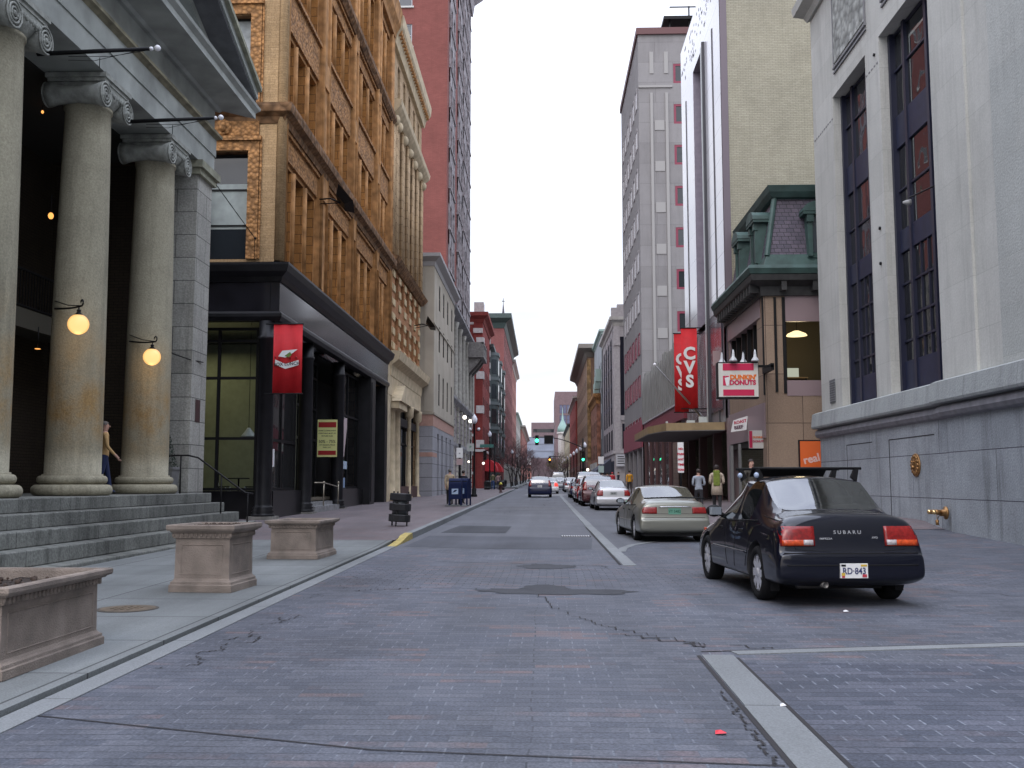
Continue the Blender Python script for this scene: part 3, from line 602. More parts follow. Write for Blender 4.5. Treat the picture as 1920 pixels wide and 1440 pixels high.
def mr_(src, a, b_, c, d):
    r = N.new('ShaderNodeMapRange'); L.new(src, r.inputs[0]); r.inputs['From Min'].default_value = a; r.inputs['From Max'].default_value = b_; r.inputs['To Min'].default_value = c; r.inputs['To Max'].default_value = d; return r.outputs[0]
def mm_(a, b_):
    m = N.new('ShaderNodeMath'); m.operation = 'MULTIPLY'; L.new(a, m.inputs[0]); L.new(b_, m.inputs[1]); return m.outputs[0]
sz = N.new('ShaderNodeSeparateXYZ'); L.new(g.outputs['Position'], sz.inputs[0]); n1 = nz(1.3, 8); n2 = nz(26, 5); n3 = nz(1, 7, (3, 3, .25))
band_ = mm_(mr_(sz.outputs['Z'], 1.9, 2.7, 0, 1), mr_(sz.outputs['Z'], 3.2, 5.2, 1, 0)); st_ = mm_(band_, mr_(n1.outputs[0], .38, .62, .1, .9))
m1 = N.new('ShaderNodeMixRGB'); L.new(st_, m1.inputs[0]); m1.inputs[1].default_value = (.355, .33, .245, 1); m1.inputs[2].default_value = (.30, .19, .075, 1)   # rusty stain low on the shafts
k_ = mm_(mm_(mr_(n1.outputs[0], .3, .7, .84, 1.12), mr_(n2.outputs[0], .3, .7, .78, 1.2)), mr_(n3.outputs[0], .5, .72, 1, .66))
vm = N.new('ShaderNodeVectorMath'); vm.operation = 'SCALE'; L.new(m1.outputs[0], vm.inputs[0]); L.new(k_, vm.inputs['Scale']); L.new(vm.outputs[0], bs.inputs['Base Color']); bs.inputs['Roughness'].default_value = .9; bs.inputs['Specular IOR Level'].default_value = .2
bp = N.new('ShaderNodeBump'); bp.inputs['Strength'].default_value = .5; bp.inputs['Distance'].default_value = .02; L.new(n2.outputs[0], bp.inputs['Height']); L.new(bp.outputs[0], bs.inputs['Normal'])
M_step = masonry('step_stone', (.165, .17, .155), (.20, .205, .185), (.06, .06, .055), 2.9, 9, .009, streak=.75, var=.4, grain=.25)
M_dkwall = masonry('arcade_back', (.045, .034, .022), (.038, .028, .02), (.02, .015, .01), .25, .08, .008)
M_iron = mat('iron_black', (.008, .008, .009), .5, spec=.2)
M_ivory = mat('ivory', (.5, .47, .4), .6)
# ---- the temple-fronted arcade
T = thing('temple_arcade', (-10.5, 17, 1.24), 'grey stone arcade with ionic columns, broad steps and a pediment', 'building')
sx = [(-7.5, .22, 27.5), (-7.85, .48, 27.3), (-8.2, .74, 26.9), (-8.55, .99, 26.72), (-8.9, 1.24, 26.7)]
for i, (x, z, ye) in enumerate(sx):
    b = MB(); xb = sx[i+1][0] - .02 if i < 4 else -14
    b.box(xb, x, 4, ye, (.0 if i == 0 else sx[i-1][1] + .001), z)
    b.build('step' if i < 4 else 'porch_floor', M_step, T, bevel=.02)
# columns with base and voluted capital
def column_mesh():
    b = MB(); z0, z1 = .42, 8.3; pr = []
    for i in range(15):
        t = i / 14; r = .56 - .095 * t ** 1.7; pr.append((r, z0 + (z1 - z0) * t))
    pr = [(.60, z0 - .02), (.60, z0 + .03)] + pr + [(.50, z1 + .02), (.50, z1 + .08)]
    b.lathe(pr, (0, 0, 0), 40); return b.mesh('column', M_col)
def base_mesh():
    b = MB(); pr = [(.76, 0)]
    for r0, zc, h in ((.70, .115, .115), (.62, .33, .085)):
        for k in range(9):
            a = -math.pi/2 + math.pi * k / 8; pr.append((r0 + h * .85 * math.cos(a), zc + h * math.sin(a)))
    pr.insert(10, (.60, .235)); pr.append((.6, .42)); b.lathe(pr, (0, 0, 0), 40); return b.mesh('base', M_col)
def capital_mesh():
    b = MB(); b.lathe([(.47, 8.36), (.52, 8.44), (.62, 8.54), (.62, 8.6)], (0, 0, 0), 32)
    b.box(-.62, .62, -.62, .62, 8.78, 8.86); b.box(-.66, .66, -.66, .66, 8.86, 8.96)
    # volutes: a bolster along x with a spiral on the street face (x = +.62), one on each side in y
    for sy in (-1, 1):
        b.lathe([(.27, -.6), (.22, -.45), (.17, 0), (.22, .45), (.27, .6)], (0, sy * .56, 8.5), 24, axis='x')
        for xf in (.6, -.6):
            for k in range(3):
                r = .25 - .075 * k; n = 22; pts = [(xf + (.03 if xf > 0 else -.03), sy * .56 + math.cos(2*math.pi*q/n) * r, 8.5 + math.sin(2*math.pi*q/n) * r) for q in range(n)]
                b.tube(pts, .022, 6, closed=True)
            b.lathe([(.06, -.02), (.05, .05), (.0001, .06)], (xf, sy * .56, 8.5), 12, axis='x')
    b.box(-.6, .6, -.56, .56, 8.56, 8.78)
    for q in range(-3, 4): b.sphere((.61, q * .11, 8.62), .05, 8, sc=(1, 1, 1.3))
    return b.mesh('capital', mat('capital_stone', (.30, .31, .28), .85, var=.35, vscale=5, bump=.6, bscale=25))
cm, bm_, capm = column_mesh(), base_mesh(), capital_mesh()
def sub(me, name, parent, loc=(0, 0, 0), rz=0):
    o = bpy.data.objects.new(name, me); COL.objects.link(o); o.parent = parent; o.location = loc; o.rotation_euler = (0, 0, rz); return o
for y in (13.4, 17.1, 20.8, 24.6):
    c = sub(cm, 'column', T, (-9.9 + 10.5, y - 17, 0)); sub(bm_, 'base', c); sub(capm, 'capital', c)
# side pier, entablature, pediment
b = MB(); b.box(-10.25, -9.35, 26.15, 27.3, 1.24, 9.85); pier = b.build('pier', M_stone, T)
b = MB(); b.box(-10.35, -9.25, 26.05, 27.4, 9.85, 10.02); b.box(-10.43, -9.17, 25.97, 27.48, 10.02, 10.22); b.build('capital', mat('mossy_stone', (.27, .27, .2), .9, var=.3, vscale=4), pier)
b = MB(); b.box(-9.352, -9.335, 26.5, 26.85, 3.15, 3.75); b.build('plaque', mat('bronze_dark', (.06, .03, .03), .4), T)
b = MB(); b.box(-10.6, -9.3, -2, 27.3, 10.22, 10.72); b.box(-10.6, -9.27, -2, 27.33, 10.72, 11.2); b.build('architrave', M_stonep, T)
b = MB(); F = LF(-9.27); b.profile(F, -2, 27.33, [(-.6, 11.2), (.0, 11.2), (.06, 11.26), (.13, 11.28), (.13, 11.36), (-.6, 11.36)], mit1=1)
b.build('moulding', mat('stained_stone', (.24, .22, .15), .9, var=.4, vscale=3), T)
b = MB(); b.box(-10.6, -9.32, -2, 27.28, 11.36, 12.05); b.build('frieze', M_stonep, T)
b = MB(); F = LF(-9.32); b.profile(F, -2, 27.28, [(-.5, 12.05), (.1, 12.05), (.16, 12.12), (.9, 12.16), (.9, 12.32), (1.0, 12.42), (1.02, 12.5), (-.5, 12.5)], mit1=1)
b.build('cornice', M_stonep, T)
Yp, Zp, Ye, Ze = 15.2, 17.3, 28.3, 12.5
b = MB(); b.add([(-9.4, 2.1, 12.5), (-9.4, 28.2, 12.5), (-9.4, Yp, Zp + .0), (-10.3, 2.1, 12.5), (-10.3, 28.2, 12.5), (-10.3, Yp, Zp)], [(0, 1, 2), (3, 5, 4), (0, 3, 4, 1), (1, 4, 5, 2), (2, 5, 3, 0)])
b.build('tympanum', mat('dark_stone', (.11, .11, .115), .9, var=.3, vscale=2), T)  # darker grey than the rest of the pediment stone, also on the raking soffits
def rake(ya, yb, xs, t0, t1, nm, m):
    b = MB()
    def zz(y): return Ze + (Zp - Ze) * (1 - abs(y - Yp) / (Ye - Yp))
    v = []
    for y in (ya, yb):
        z = zz(y)
        for x in xs:
            for t in (t0, t1): v.append((x, y, z + t))
    b.add(v, [(0, 1, 3, 2), (4, 6, 7, 5), (0, 4, 5, 1), (2, 3, 7, 6), (0, 2, 6, 4), (1, 5, 7, 3)]); return b.build(nm, m, T)
for ya, yb in ((Yp, Ye), (2.1, Yp)):
    rake(ya, yb, (-10.3, -9.1), .0, .22, 'raking_moulding', M_stonep); rake(ya, yb, (-10.3, -8.45), .22, .3, 'raking_soffit', mat('dark_stone', (.11, .11, .115)))
    rake(ya, yb, (-10.3, -8.4), .3, .52, 'raking_cornice', M_stonep); rake(ya, yb, (-10.3, -8.28), .52, .66, 'raking_cap', mat('mossy_stone', (.27, .27, .2)))
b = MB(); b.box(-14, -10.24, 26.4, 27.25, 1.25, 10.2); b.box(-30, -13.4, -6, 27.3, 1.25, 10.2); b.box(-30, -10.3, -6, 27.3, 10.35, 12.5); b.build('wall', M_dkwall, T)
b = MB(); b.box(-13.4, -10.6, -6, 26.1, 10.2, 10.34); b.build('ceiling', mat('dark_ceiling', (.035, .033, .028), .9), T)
b = MB(); b.box(-13.38, -12.1, -6, 26.1, 5.25, 5.5); b.box(-12.15, -12.05, -6, 26.1, 5.1, 5.55); g = b.build('gallery', mat('gallery', (.07, .065, .05), .8), T)
b = MB(); b.box(-12.14, -12.08, -6, 26.1, 6.45, 6.5); b.box(-12.14, -12.08, -6, 26.1, 5.6, 5.64)
y = 8.
while y < 26:
    b.box(-12.12, -12.1, y, y + .02, 5.6, 6.45); y += .13
b.build('railing', M_iron, g)
for y0 in (15, 19, 22.7):
    b = MB(); wall(b, LF(-13.38), y0, y0 + 1.9, 1.25, 4.4, [(y0 + .15, y0 + 1.75, 1.3, 4.2)], .08); b.quad((-13.45, y0 + .15, 1.3), (-13.45, y0 + 1.75, 1.3), (-13.45, y0 + 1.75, 4.2), (-13.45, y0 + .15, 4.2), 1); b.build('door', [mat('door_wood', (.05, .03, .02), .5), G_dark], T)
# pale bar seen between the near columns: light fixtures inside the porch
for i, (x, y, z, s) in enumerate([(-11.24, 22.0, 7.59, .06), (-11.55, 22.0, 10.05, .03), (-11.4, 22.0, 4.52, .03)]):
    L_ = thing('porch_light', (x, y, z), ['lit warm ceiling bulb high between the first two columns', 'tiny warm light near the dark porch ceiling', 'small warm strip light low behind the second column'][i], 'light')
    b = MB(); b.sphere((x, y, z), s, 12, sc=(1, 1, 1.3) if i < 2 else (2.2, 2.2, .35)); b.build('bulb', emis('bulb', (1, .42, .10), 1.6), L_)
    b = MB(); b.tube([(x, y, z + s), (x, y, z + .5)], .012, 6); b.build('rod', M_iron, L_)
# two globe lamps on the columns
def globe_lamp(cx, cy, gx, gy, gz, label):
    t = thing('globe_lamp', (gx, gy, gz), label, 'lamp', 'globe lamps bracketed from the arcade columns')
    s = Vector((cx - .33, cy - .42)); d = (Vector((gx, gy)) - s).normalized(); zt = gz + .36
    e_ = Vector((gx, gy)) + d * .14; pts = []
    for k in range(9):
        q = k / 8; p = s.lerp(e_, q); pts.append((p.x, p.y, zt + .12 - .12 * math.sin(q * math.pi / 2) ))
    cu = [(e_.x + d.x * .06 * math.sin(a), e_.y + d.y * .06 * math.sin(a), zt + .06 - .06 * math.cos(a)) for a in [i * .6 for i in range(9)]]
    b = MB(); b.tube(pts, .02, 8); b.tube(cu, .017, 6); p0 = s; b.tube([(p0.x, p0.y, zt + .28), ((s.x+e_.x)/2, (s.y+e_.y)/2, zt + .1), (e_.x, e_.y, zt + .0)], .011, 6)
    b.tube([(gx, gy, zt), (gx, gy, gz + .2)], .014, 6); b.lathe([(.03, gz + .3), (.045, gz + .27), (.03, gz + .25), (.085, gz + .19), (.1, gz + .17)], (gx, gy, 0), 16)
    b.build('bracket', M_iron, t)
    b = MB(); b.sphere((gx, gy, gz), .205, 32); m = emis('globe_light', (1, .60, .2), 1.5)
    b.build('globe', GLOBE, t)
    l = bpy.data.lights.new('lamp_light', 'POINT'); l.energy = 9; l.color = (1, .62, .25); l.shadow_soft_size = .2
    lo = bpy.data.objects.new('lamp_light', l); COL.objects.link(lo); lo.location = (0, 0, -.24); lo.parent = t
GLOBE, nt, N, L, bs = mk('globe_glass')
lw = N.new('ShaderNodeLayerWeight'); lw.inputs[0].default_value = .35; cr = N.new('ShaderNodeValToRGB'); L.new(lw.outputs['Facing'], cr.inputs[0])
cr.color_ramp.elements[0].color = (1, .74, .28, 1); cr.color_ramp.elements[1].color = (1, .36, .05, 1); cr.color_ramp.elements[0].position = .25; cr.color_ramp.elements[1].position = .95
L.new(cr.outputs[0], bs.inputs['Emission Color']); bs.inputs['Emission Strength'].default_value = 1.05; bs.inputs['Base Color'].default_value = (.1, .08, .05, 1)
globe_lamp(-9.9, 20.8, -9.30, 19.5, 4.67, 'lit warm globe lamp on the nearer of the two lamp columns')
globe_lamp(-9.9, 24.6, -9.38, 23.5, 4.52, 'lit warm globe lamp hanging before the farther column, beside the stone pier')
b = MB(); b.tube([(-9.8, 24.9, 5.1), (-9.6, 25.4, 4.85), (-9.4, 26.1, 4.78), (-9.31, 26.9, 4.8)], .016, 6)
tag(b.build('bracket_cable', M_iron), 'thin black cable swagged from the far column to the stone pier', 'cable')
# flag poles
for (y, z, lab) in ((17.8, 9.62, 'black flagpole with white ball, nearer one under the pediment'), (21.5, 9.67, 'black flagpole with white ball, farther one over the last column')):
    t = thing('flagpole', (-9.4, y, z - .25), lab, 'flagpole', 'flagpoles on the arcade')
    b = MB(); b.tube([(-9.5, y, z - .07), (-7.32, y, z)], [.045, .034], 10); b.build('pole', M_iron, t)
    b = MB(); b.sphere((-7.21, y, z + .01), .06, 16); b.lathe([(.03, 0), (.045, .03), (.03, .06)], (-7.36, y, z), 12, axis='x'); b.build('ball', mat('white_ball', (.75, .75, .78), .3), t)
    b = MB(); b.tube([(-8.9, y, z - .13), (-8.1, y, z - .14), (-7.4, y, z - .03)], .006, 5); b.tube([(-8.9, y, z - .2), (-8.4, y, z - .22), (-7.6, y, z - .04)], .005, 5); b.tube([(-8.3, y, z - .16), (-8.3, y, z - .36)], .008, 5); b.build('rope', M_iron, t)
# handrail on the steps
t = thing('handrail', (-7.9, 25.6, .5), 'thin black handrail running down the arcade steps', 'handrail')
b = MB(); P = [(-9.45, 25.0, 2.18), (-9.3, 25.0, 2.2), (-8.95, 25.0, 2.2), (-8.7, 25.0, 2.14), (-7.5, 25.05, 1.26), (-7.3, 25.05, 1.23)]
b.tube([(p[0], p[1], p[2]) for p in P], .022, 8); b.build('rail', M_iron, t)
for x, z0, z1 in ((-9.15, 1.24, 2.19), (-8.1, .74, 1.7), (-7.42, .2, 1.24)):
    b = MB(); b.tube([(x, 25.02, z0), (x, 25.02, z1)], .02, 8); b.build('post', M_iron, t)
b = MB(); b.tube([(-9.3, 27.4, 10.0), (-9.35, 29.5, 9.75), (-9.32, 31.45, 9.42), (-9.32, 31.45, 8.7)], .014, 5); b.sphere((-9.32, 31.5, 9.42), .04, 8)
tag(b.build('tension_cable', M_iron), 'thin black cable strung from the stone pier to the orange building corner', 'cable')
# potted conifer by the pier
t = thing('potted_conifer', (-9.75, 25.6, 1.24), 'small dark cone-shaped evergreen in a square urn by the stone pier', 'plant')
b = MB(); b.box(-10.0, -9.5, 25.35, 25.85, 1.24, 1.34); b.add([(-9.97, 25.38, 1.34), (-9.53, 25.38, 1.34), (-9.53, 25.82, 1.34), (-9.97, 25.82, 1.34), (-10.02, 25.33, 1.85), (-9.48, 25.33, 1.85), (-9.48, 25.87, 1.85), (-10.02, 25.87, 1.85)], [(0, 1, 5, 4), (1, 2, 6, 5), (2, 3, 7, 6), (3, 0, 4, 7), (4, 5, 6, 7)]); b.box(-10.04, -9.46, 25.31, 25.89, 1.85, 1.92)
b.build('urn', mat('urn', (.16, .16, .16), .8, var=.2), t)
b = MB(); rr = random.Random(5)
for i in range(1400):
    h = rr.random() ** 1.3; a = rr.uniform(0, 6.28); r = .3 * (1 - h) ** .8 * rr.uniform(.55, 1.08); p = Vector((-9.75 + r * math.cos(a), 25.6 + r * math.sin(a), 1.9 + h * 1.0)); s = rr.uniform(.02, .045)
    q = Vector((rr.uniform(-1, 1), rr.uniform(-1, 1), rr.uniform(.2, 1))).normalized() * s; k = Vector((rr.uniform(-1, 1), rr.uniform(-1, 1), rr.uniform(-1, 1))).normalized() * s * .5
    b.add([p - k, p + k, p + q], [(0, 1, 2)])
b.build('foliage', mat('conifer', (.02, .04, .025), .8, var=.4, vscale=9), t)

# ---- orange terracotta building with the black shopfront
M_tc = ornate('terracotta_plain', (.42, .215, .082), dark=.75, scale=3.2, bump=.35, var=.28)
M_tco = ornate('terracotta_ornate', (.40, .20, .075), dark=.5, scale=8, bump=.8, var=.3)
M_tcb = masonry('tan_brick', (.37, .245, .125), (.43, .29, .155), (.30, .2, .11), .34, .085, .006, var=.28, streak=.35, grain=.2)
M_tcd = ornate('terracotta_dark', (.23, .125, .06), dark=.5, scale=4, bump=.8, var=.3)
M_tcr = masonry('terracotta_reveal', (.36, .16, .045), (.42, .19, .055), (.2, .09, .03), .5, .35, .02, var=.3, streak=.3)
M_blk = mat('black_granite', (.007, .007, .008), .3, spec=.3, var=.3, vscale=3)
M_cast = mat('cast_iron_dark', (.011, .011, .013), .42, spec=.3, var=.4, vscale=2)
M_ff = mat('frame_dark', (.009, .009, .010), .5, spec=.25)
M_blind = mat('blind', (.30, .34, .33), .8, var=.2, vscale=2); M_blind2 = mat('curtain', (.34, .37, .38), .85, var=.3, vscale=3)
O = thing('terracotta_building', (-15, 43, .3), 'ornate orange terracotta office building above a black shopfront', 'building')
FL = [(8.9, 12.25), (14.1, 16.85), (18.6, 21.1), (22.9, 26.4)]
pil = [(31.6, 32.05), (37.15, 38.35), (43.4, 44.3), (49.7, 50.6), (54.3, 55.0)]
F = LF(-8.5); S = CF(31.6)
b = MB()
ops = []
wins = []
for (a0, a1), (b0, b1) in zip(pil[:-1], pil[1:]):
    wd = (b0 - a1); mu = .34; ww = (wd - 2 * mu - .3) / 3
    for z0, z1 in FL:
        for k in range(3):
            u = a1 + .15 + k * (ww + mu); ops.append((u, u + ww, z0, z1)); wins.append((u + ww / 2, z0, ww, z1 - z0))
wall(b, F, 31.6, 55, 8.6, 28, ops, .62, -.22, 0, 1)
b.build('wall', [M_tc, M_tcr], O)
for u, z, ww, h in wins:
    place(window_mesh(round(ww, 1), round(h, 1), fm=M_ff, gm=G_dark, rows=2), 'window', O, F, u, z, -.8)
# spandrels, pilasters, mullion shafts
for (a0, a1), (b0, b1) in zip(pil[:-1], pil[1:]):
    b = MB()
    for z0, z1 in ((12.4, 13.25), (17.0, 18.45), (21.2, 21.8), (26.6, 27.6)): 
        b.fb(F, a1 + .05, b0 - .05, z0, z1, -.218, -.12)
        b.fb(F, a1 + .05, b0 - .05, z1 - .08, z1 + .06, -.218, -.02)
    b.build('spandrel', M_tco, O)
    b = MB(); wd = b0 - a1; mu = .34; ww = (wd - 2 * mu - .3) / 3
    for z0, z1 in FL:
        for k in (1, 2): u = a1 + .15 + k * (ww + mu) - mu / 2; b.lathe([(.11, z0), (.11, z1)], F.p(u, 0, -.22), 10)
    b.build('mullion_shaft', M_tc, O)
for i, (a0, a1) in enumerate(pil):
    b = MB(); d1 = .0 if i else .02
    b.fb(F, a0, a1, 8.62, 27.9, -.218, -.02)
    b.lathe([(.10, 8.7), (.10, 27.8)], F.p(a1 - .12, 0, -.02), 10); b.lathe([(.10, 8.7), (.10, 27.8)], F.p(a0 + .12, 0, -.02), 10) if i else None
    for z in (12.4, 16.95, 21.2): b.fb(F, a0 + .2, a1 - .15, z, z + 1.0, -.02, .05)
    b.build('pilaster', M_tc, O)
# the side wall turned to the camera
ops = [(-11.08, -9.67, 14.0, 17.03), (-11.03, -9.65, 8.75, 12.35), (-11.08, -9.67, 18.6, 21.3), (-15, -13.4, 8.75, 12.35), (-15, -13.4, 14.0, 17.03), (-15, -13.4, 18.6, 21.3), (-11.08, -9.67, 22.9, 26.2)]
b = MB(); wall(b, S, -19, -8.5, 8.6, 28, ops, .35, 0, 0, 1); b.build('side_wall', [M_tcb, M_tcd], O)
for a, c, z0, z1 in ops:
    kind = (.42, M_blind2) if z0 > 13 and z0 < 15 else (.0, M_blind)
    if z0 < 9:   # lower window: dark transom, blind halfway
        place(window_mesh(c - a, z1 - z0, 's', M_ff, G_dark, rows=3, blind=(.30, M_blind, .74), cols=1), 'window', O, S, (a + c) / 2, z0, -.3)
    else: place(window_mesh(c - a, z1 - z0, 's', M_ff, G_dark, rows=2, blind=(.03 if z0 < 15 else .5, M_blind2)), 'window', O, S, (a + c) / 2, z0, -.3)
b = MB()
for a, c, z0, z1 in ops:
    b.fb(S, c + .02, c + .38, z0, z1 + .35, .002, .09); b.fb(S, a - .38, a - .02, z0, z1 + .35, .002, .09); b.fb(S, a - .02, c + .02, z1 + .02, z1 + .35, .002, .09); b.fb(S, a - .45, c + .45, z1 + .35, z1 + .5, .002, .16)
    b.fb(S, c + .40, c + .46, z0, z1 + .35, .002, .06)
b.build('window_surround', M_tco, O)
b = MB(); b.fb(S, -12, -9.3, 12.9, 13.4, .002, .06); 
for x in (-10.48,):
    b.lathe([(.27, 0), (.27, -.1), (.2, -.12)], (x, 31.6, 13.15), 20, axis='y'); b.sphere((x, 31.46, 13.15), .15, 12, sc=(.8, .6, 1.1))
b.build('medallion', M_tco, O)
# corner shaft
b = MB(); b.lathe([(.16, 8.7), (.16, 27.8)], (-8.56, 31.66, 0), 14); b.build('corner_shaft', M_tcb, O)
# ledges and cornices return round the corner
def ring(parent, name, prof, m, y1, x_left=-19, Xf=-8.5, yc=31.6, y_end_mit=0):
    b = MB(); b.profile(LF(Xf), yc, y1, prof, mit0=1, mit1=y_end_mit); b.profile(CF(yc), x_left, Xf, prof, mit1=1); return b.build(name, m, parent)
ring(O, 'ledge', [(-.1, 13.3), (.04, 13.3), (.1, 13.5), (.3, 13.62), (.34, 13.8), (.34, 13.9), (-.1, 13.96)], M_tcd, 55)
ring(O, 'ledge', [(-.1, 21.85), (.05, 21.85), (.22, 22.05), (.24, 22.25), (-.1, 22.3)], M_tcd, 55)
ring(O, 'cornice', [(-.1, 27.0), (.1, 27.0), (.15, 27.3), (.38, 27.7), (.42, 28.1), (.5, 28.5), (-.1, 28.6)], M_tc, 55)
b = MB(); b.box(-19, -9.4, 32.3, 54.9, 6.75, 28.3); b.box(-19, -18.6, 31.9, 54.9, .2, 6.8); b.build('core', M_tcd, O)
# shopfront
b = MB(); b.box(-19, -9.25, 31.9, 54.3, 6.72, 7.04); b.box(-12.2, -8.5, 31.6, 54.3, 6.9, 7.05)
b.fb(F, 31.6, 54.3, 7.05, 8.0, -.3, 0); b.fb(S, -19, -8.81, 7.05, 8.0, -.3, 0); b.build('fascia', mat('fascia_polished', (.014, .014, .018), .1, spec=.8, var=.4, vscale=1.3), O)
ring(O, 'shop_cornice', [(-.1, 8.0), (.05, 8.0), (.1, 8.15), (.3, 8.3), (.36, 8.5), (.36, 8.58), (.1, 8.62), (-.1, 8.66)], M_cast, 54.3)
ring(O, 'shop_moulding', [(-.3, 6.72), (.02, 6.72), (.1, 6.85), (.1, 6.95), (.03, 7.03), (-.3, 7.03)], M_cast, 54.3)
def shopcol(x, y, z0=.45, r=.27):
    b = MB(); pr = [(r + .1, z0), (r + .1, z0 + .07), (r + .04, z0 + .1), (r + .09, z0 + .16), (r + .03, z0 + .2), (r + .07, z0 + .27), (r + .01, z0 + .32), (r, z0 + .38), (r - .02, 6.1), (r + .02, 6.12), (r + .02, 6.2), (r - .02, 6.24), (r - .02, 6.72)]
    b.lathe(pr, (x, y, 0), 28); c = b.build('column', M_cast, O)
    b = MB(); b.box(x - r - .14, x + r + .14, y - r - .14, y + r + .14, G(x, y) + .1, z0); b.build('plinth', mat('plinth_stone', (.20, .19, .17), .8, var=.3), c)
for x, y in ((-8.92, 31.75), (-8.85, 36.9), (-8.85, 42.8)): shopcol(x, y)
b = MB(); b.box(-9.3, -8.5, 49.0, 50.3, .2, 6.72); b.box(-9.3, -8.5, 53.5, 54.3, .2, 6.72); b.box(-8.52, -8.46, 49.2, 50.1, .6, 6.5); b.build('shop_pier', M_cast, O)
# glazing set back behind the columns; bulkheads; mullions; interior
GZ = -9.15
def glaze(u0, u1, z0, z1, F, d, vm=(), hm=(), nm='shop_window'):
    b = MB(); t = .045
    for u in [u0 + t, u1 - t] + list(vm): b.fb(F, u - t, u + t, z0, z1, d - .05, d + .05)
    us = sorted([u0] + list(vm) + [u1])
    for z in [z0 + t, z1 - t] + list(hm):
        for a, c in zip(us[:-1], us[1:]): b.fb(F, a + t * 2 if a == u0 else a + t, c - t * 2 if c == u1 else c - t, z - t, z + t, d - .045, d + .045)
    o = b.build(nm, M_ff, O)
    b = MB(); b.quad(F.p(u0, z0, d), F.p(u1, z0, d), F.p(u1, z1, d), F.p(u0, z1, d)); b.build('pane', G_shop, o); return o
glaze(32.2, 36.4, 1.25, 6.6, F, -.62, (34.4,), (2.95, 4.9)); glaze(43.4, 48.9, 1.25, 6.6, F, -.62, (46.1,), (4.6,)); glaze(37.4, 42.3, .75, 6.6, F, -1.2, (39.2, 40.6), (3.3, 4.6, 5.9)); glaze(50.4, 53.4, .6, 6.6, F, -.7, (51.9,), (3.4,))
SS = CF(32.25); glaze(-12.4, -9.3, 1.26, 6.6, SS, 0, (-10.62,), (2.95, 4.93, 6.15), 'shop_window')
b = MB(); b.box(-12.4, -9.0, 32.1, 32.42, .15, 1.25); b.box(-9.4, -8.85, 32.2, 36.5, .15, 1.25); b.box(-9.4, -8.85, 43.3, 49, .15, 1.25); b.box(-8.95, -8.7, 32.1, 32.5, .3, 1.25); b.build('bulkhead', M_blk, O)
b = MB(); b.box(-18, -12.4, 31.9, 32.3, .1, 6.72); b.build('side_panel', M_blk, O)
M_olive = mat('olive_wall', (.25, .26, .17), .9, var=.1); M_room = mat('room_floor', (.12, .1, .07), .7)
M_room2 = mat('grey_room', (.12, .12, .12), .9)
b = MB(); b.box(-18.5, -18.4, 32.4, 37, .3, 6.7); b.box(-18.4, -9.2, 36.9, 37.0, .3, 6.7); b.build('interior_wall', M_olive, O)
b = MB(); b.box(-18.4, -9.25, 32.3, 54, .80, .92); b.build('interior_floor', M_room, O)
b = MB(); b.box(-10.9, -10.8, 37.0, 43.2, .36, 6.7); b.box(-11.5, -11.4, 43.3, 54, .36, 6.7); b.build('interior_wall', M_room2, O)
rl = bpy.data.lights.new('shop_fill_light', 'AREA'); rl.energy = 55; rl.size = 3; rl.color = (1, .93, .62)  # added fill that brightens the shop interior; the pendant lamp is unlit
ro = bpy.data.objects.new('shop_fill_light', rl); COL.objects.link(ro); ro.parent = O; ro.location = (-12.5 + 15, 34.6 - 43, 6.4 - .3)
# entrance steps and brass rail
b = MB(); b.box(-9.7, -8.6, 37.7, 42.2, .2, .62); b.box(-9.7, -8.9, 37.7, 42.2, .62, .76); b.build('entrance_step', mat('step_grey', (.22, .22, .22), .8, var=.3), O)
t = thing('brass_handrail', (-8.7, 40.5, .6), 'slim metal handrail at the shop entrance steps', 'handrail')
for y in (39.2, 42.0):
    b = MB(); b.tube([(-8.62, y, .6), (-8.62, y, 1.5)], .025, 8); b.sphere((-8.62, y, 1.53), .05, 10); b.build('post', mat('worn_brass', (.4, .36, .28), .3, metal=.8), t)
b = MB(); b.tube([(-8.62, 37.6, 1.52), (-8.62, 39.2, 1.52), (-8.62, 42.0, 1.35)], .02, 8); b.build('rail', mat('worn_brass', (.4, .36, .28)), t)
# tables and chairs seen inside the shop
chrome = mat('chrome', (.6, .6, .62), .15, metal=1)
def cafe_table(x, y, lab):
    t = thing('cafe_table', (x, y, .92), lab, 'table', 'cafe tables behind the shop window')
    b = MB(); b.lathe([(.36, 1.64), (.36, 1.68)], (x, y, 0), 20); b.build('table_top', M_ff, t); b = MB(); b.lathe([(.22, .92), (.2, .95), (.03, .98), (.03, 1.64)], (x, y, 0), 14); b.build('pedestal', chrome, t)
def cafe_chair(x, y, rz, lab):
    t = thing('cafe_chair', (x, y, .92), lab, 'chair', 'cafe chairs behind the shop window', rz)
    b = MB(); b.box(-.2, .2, -.2, .2, .44, .48); b.build('seat', M_ff, t, local=True)
    b = MB(); b.box(-.19, .19, .18, .21, .6, .92); b.build('backrest', M_ff, t, local=True)
    for sx_ in (-1, 1):
        b = MB(); b.tube([(sx_*.2, -.2, 0), (sx_*.2, -.19, .46)], .014, 6); b.build('leg', chrome, t, local=True)
        b = MB(); b.tube([(sx_*.2, .22, 0), (sx_*.2, .19, .46), (sx_*.2, .2, .94)], .014, 6); b.build('leg', chrome, t, local=True)
cafe_table(-10.2, 33.3, 'round table behind the corner shop window'); cafe_table(-9.9, 35.2, 'round table behind the second shop pane')
cafe_chair(-10.75, 33.3, 1.57, 'black chair left of the corner window table'); cafe_chair(-9.7, 33.1, -1.4, 'black chair with chrome legs right of the corner window table'); cafe_chair(-9.9, 35.8, 0, 'black chair behind the second shop pane')
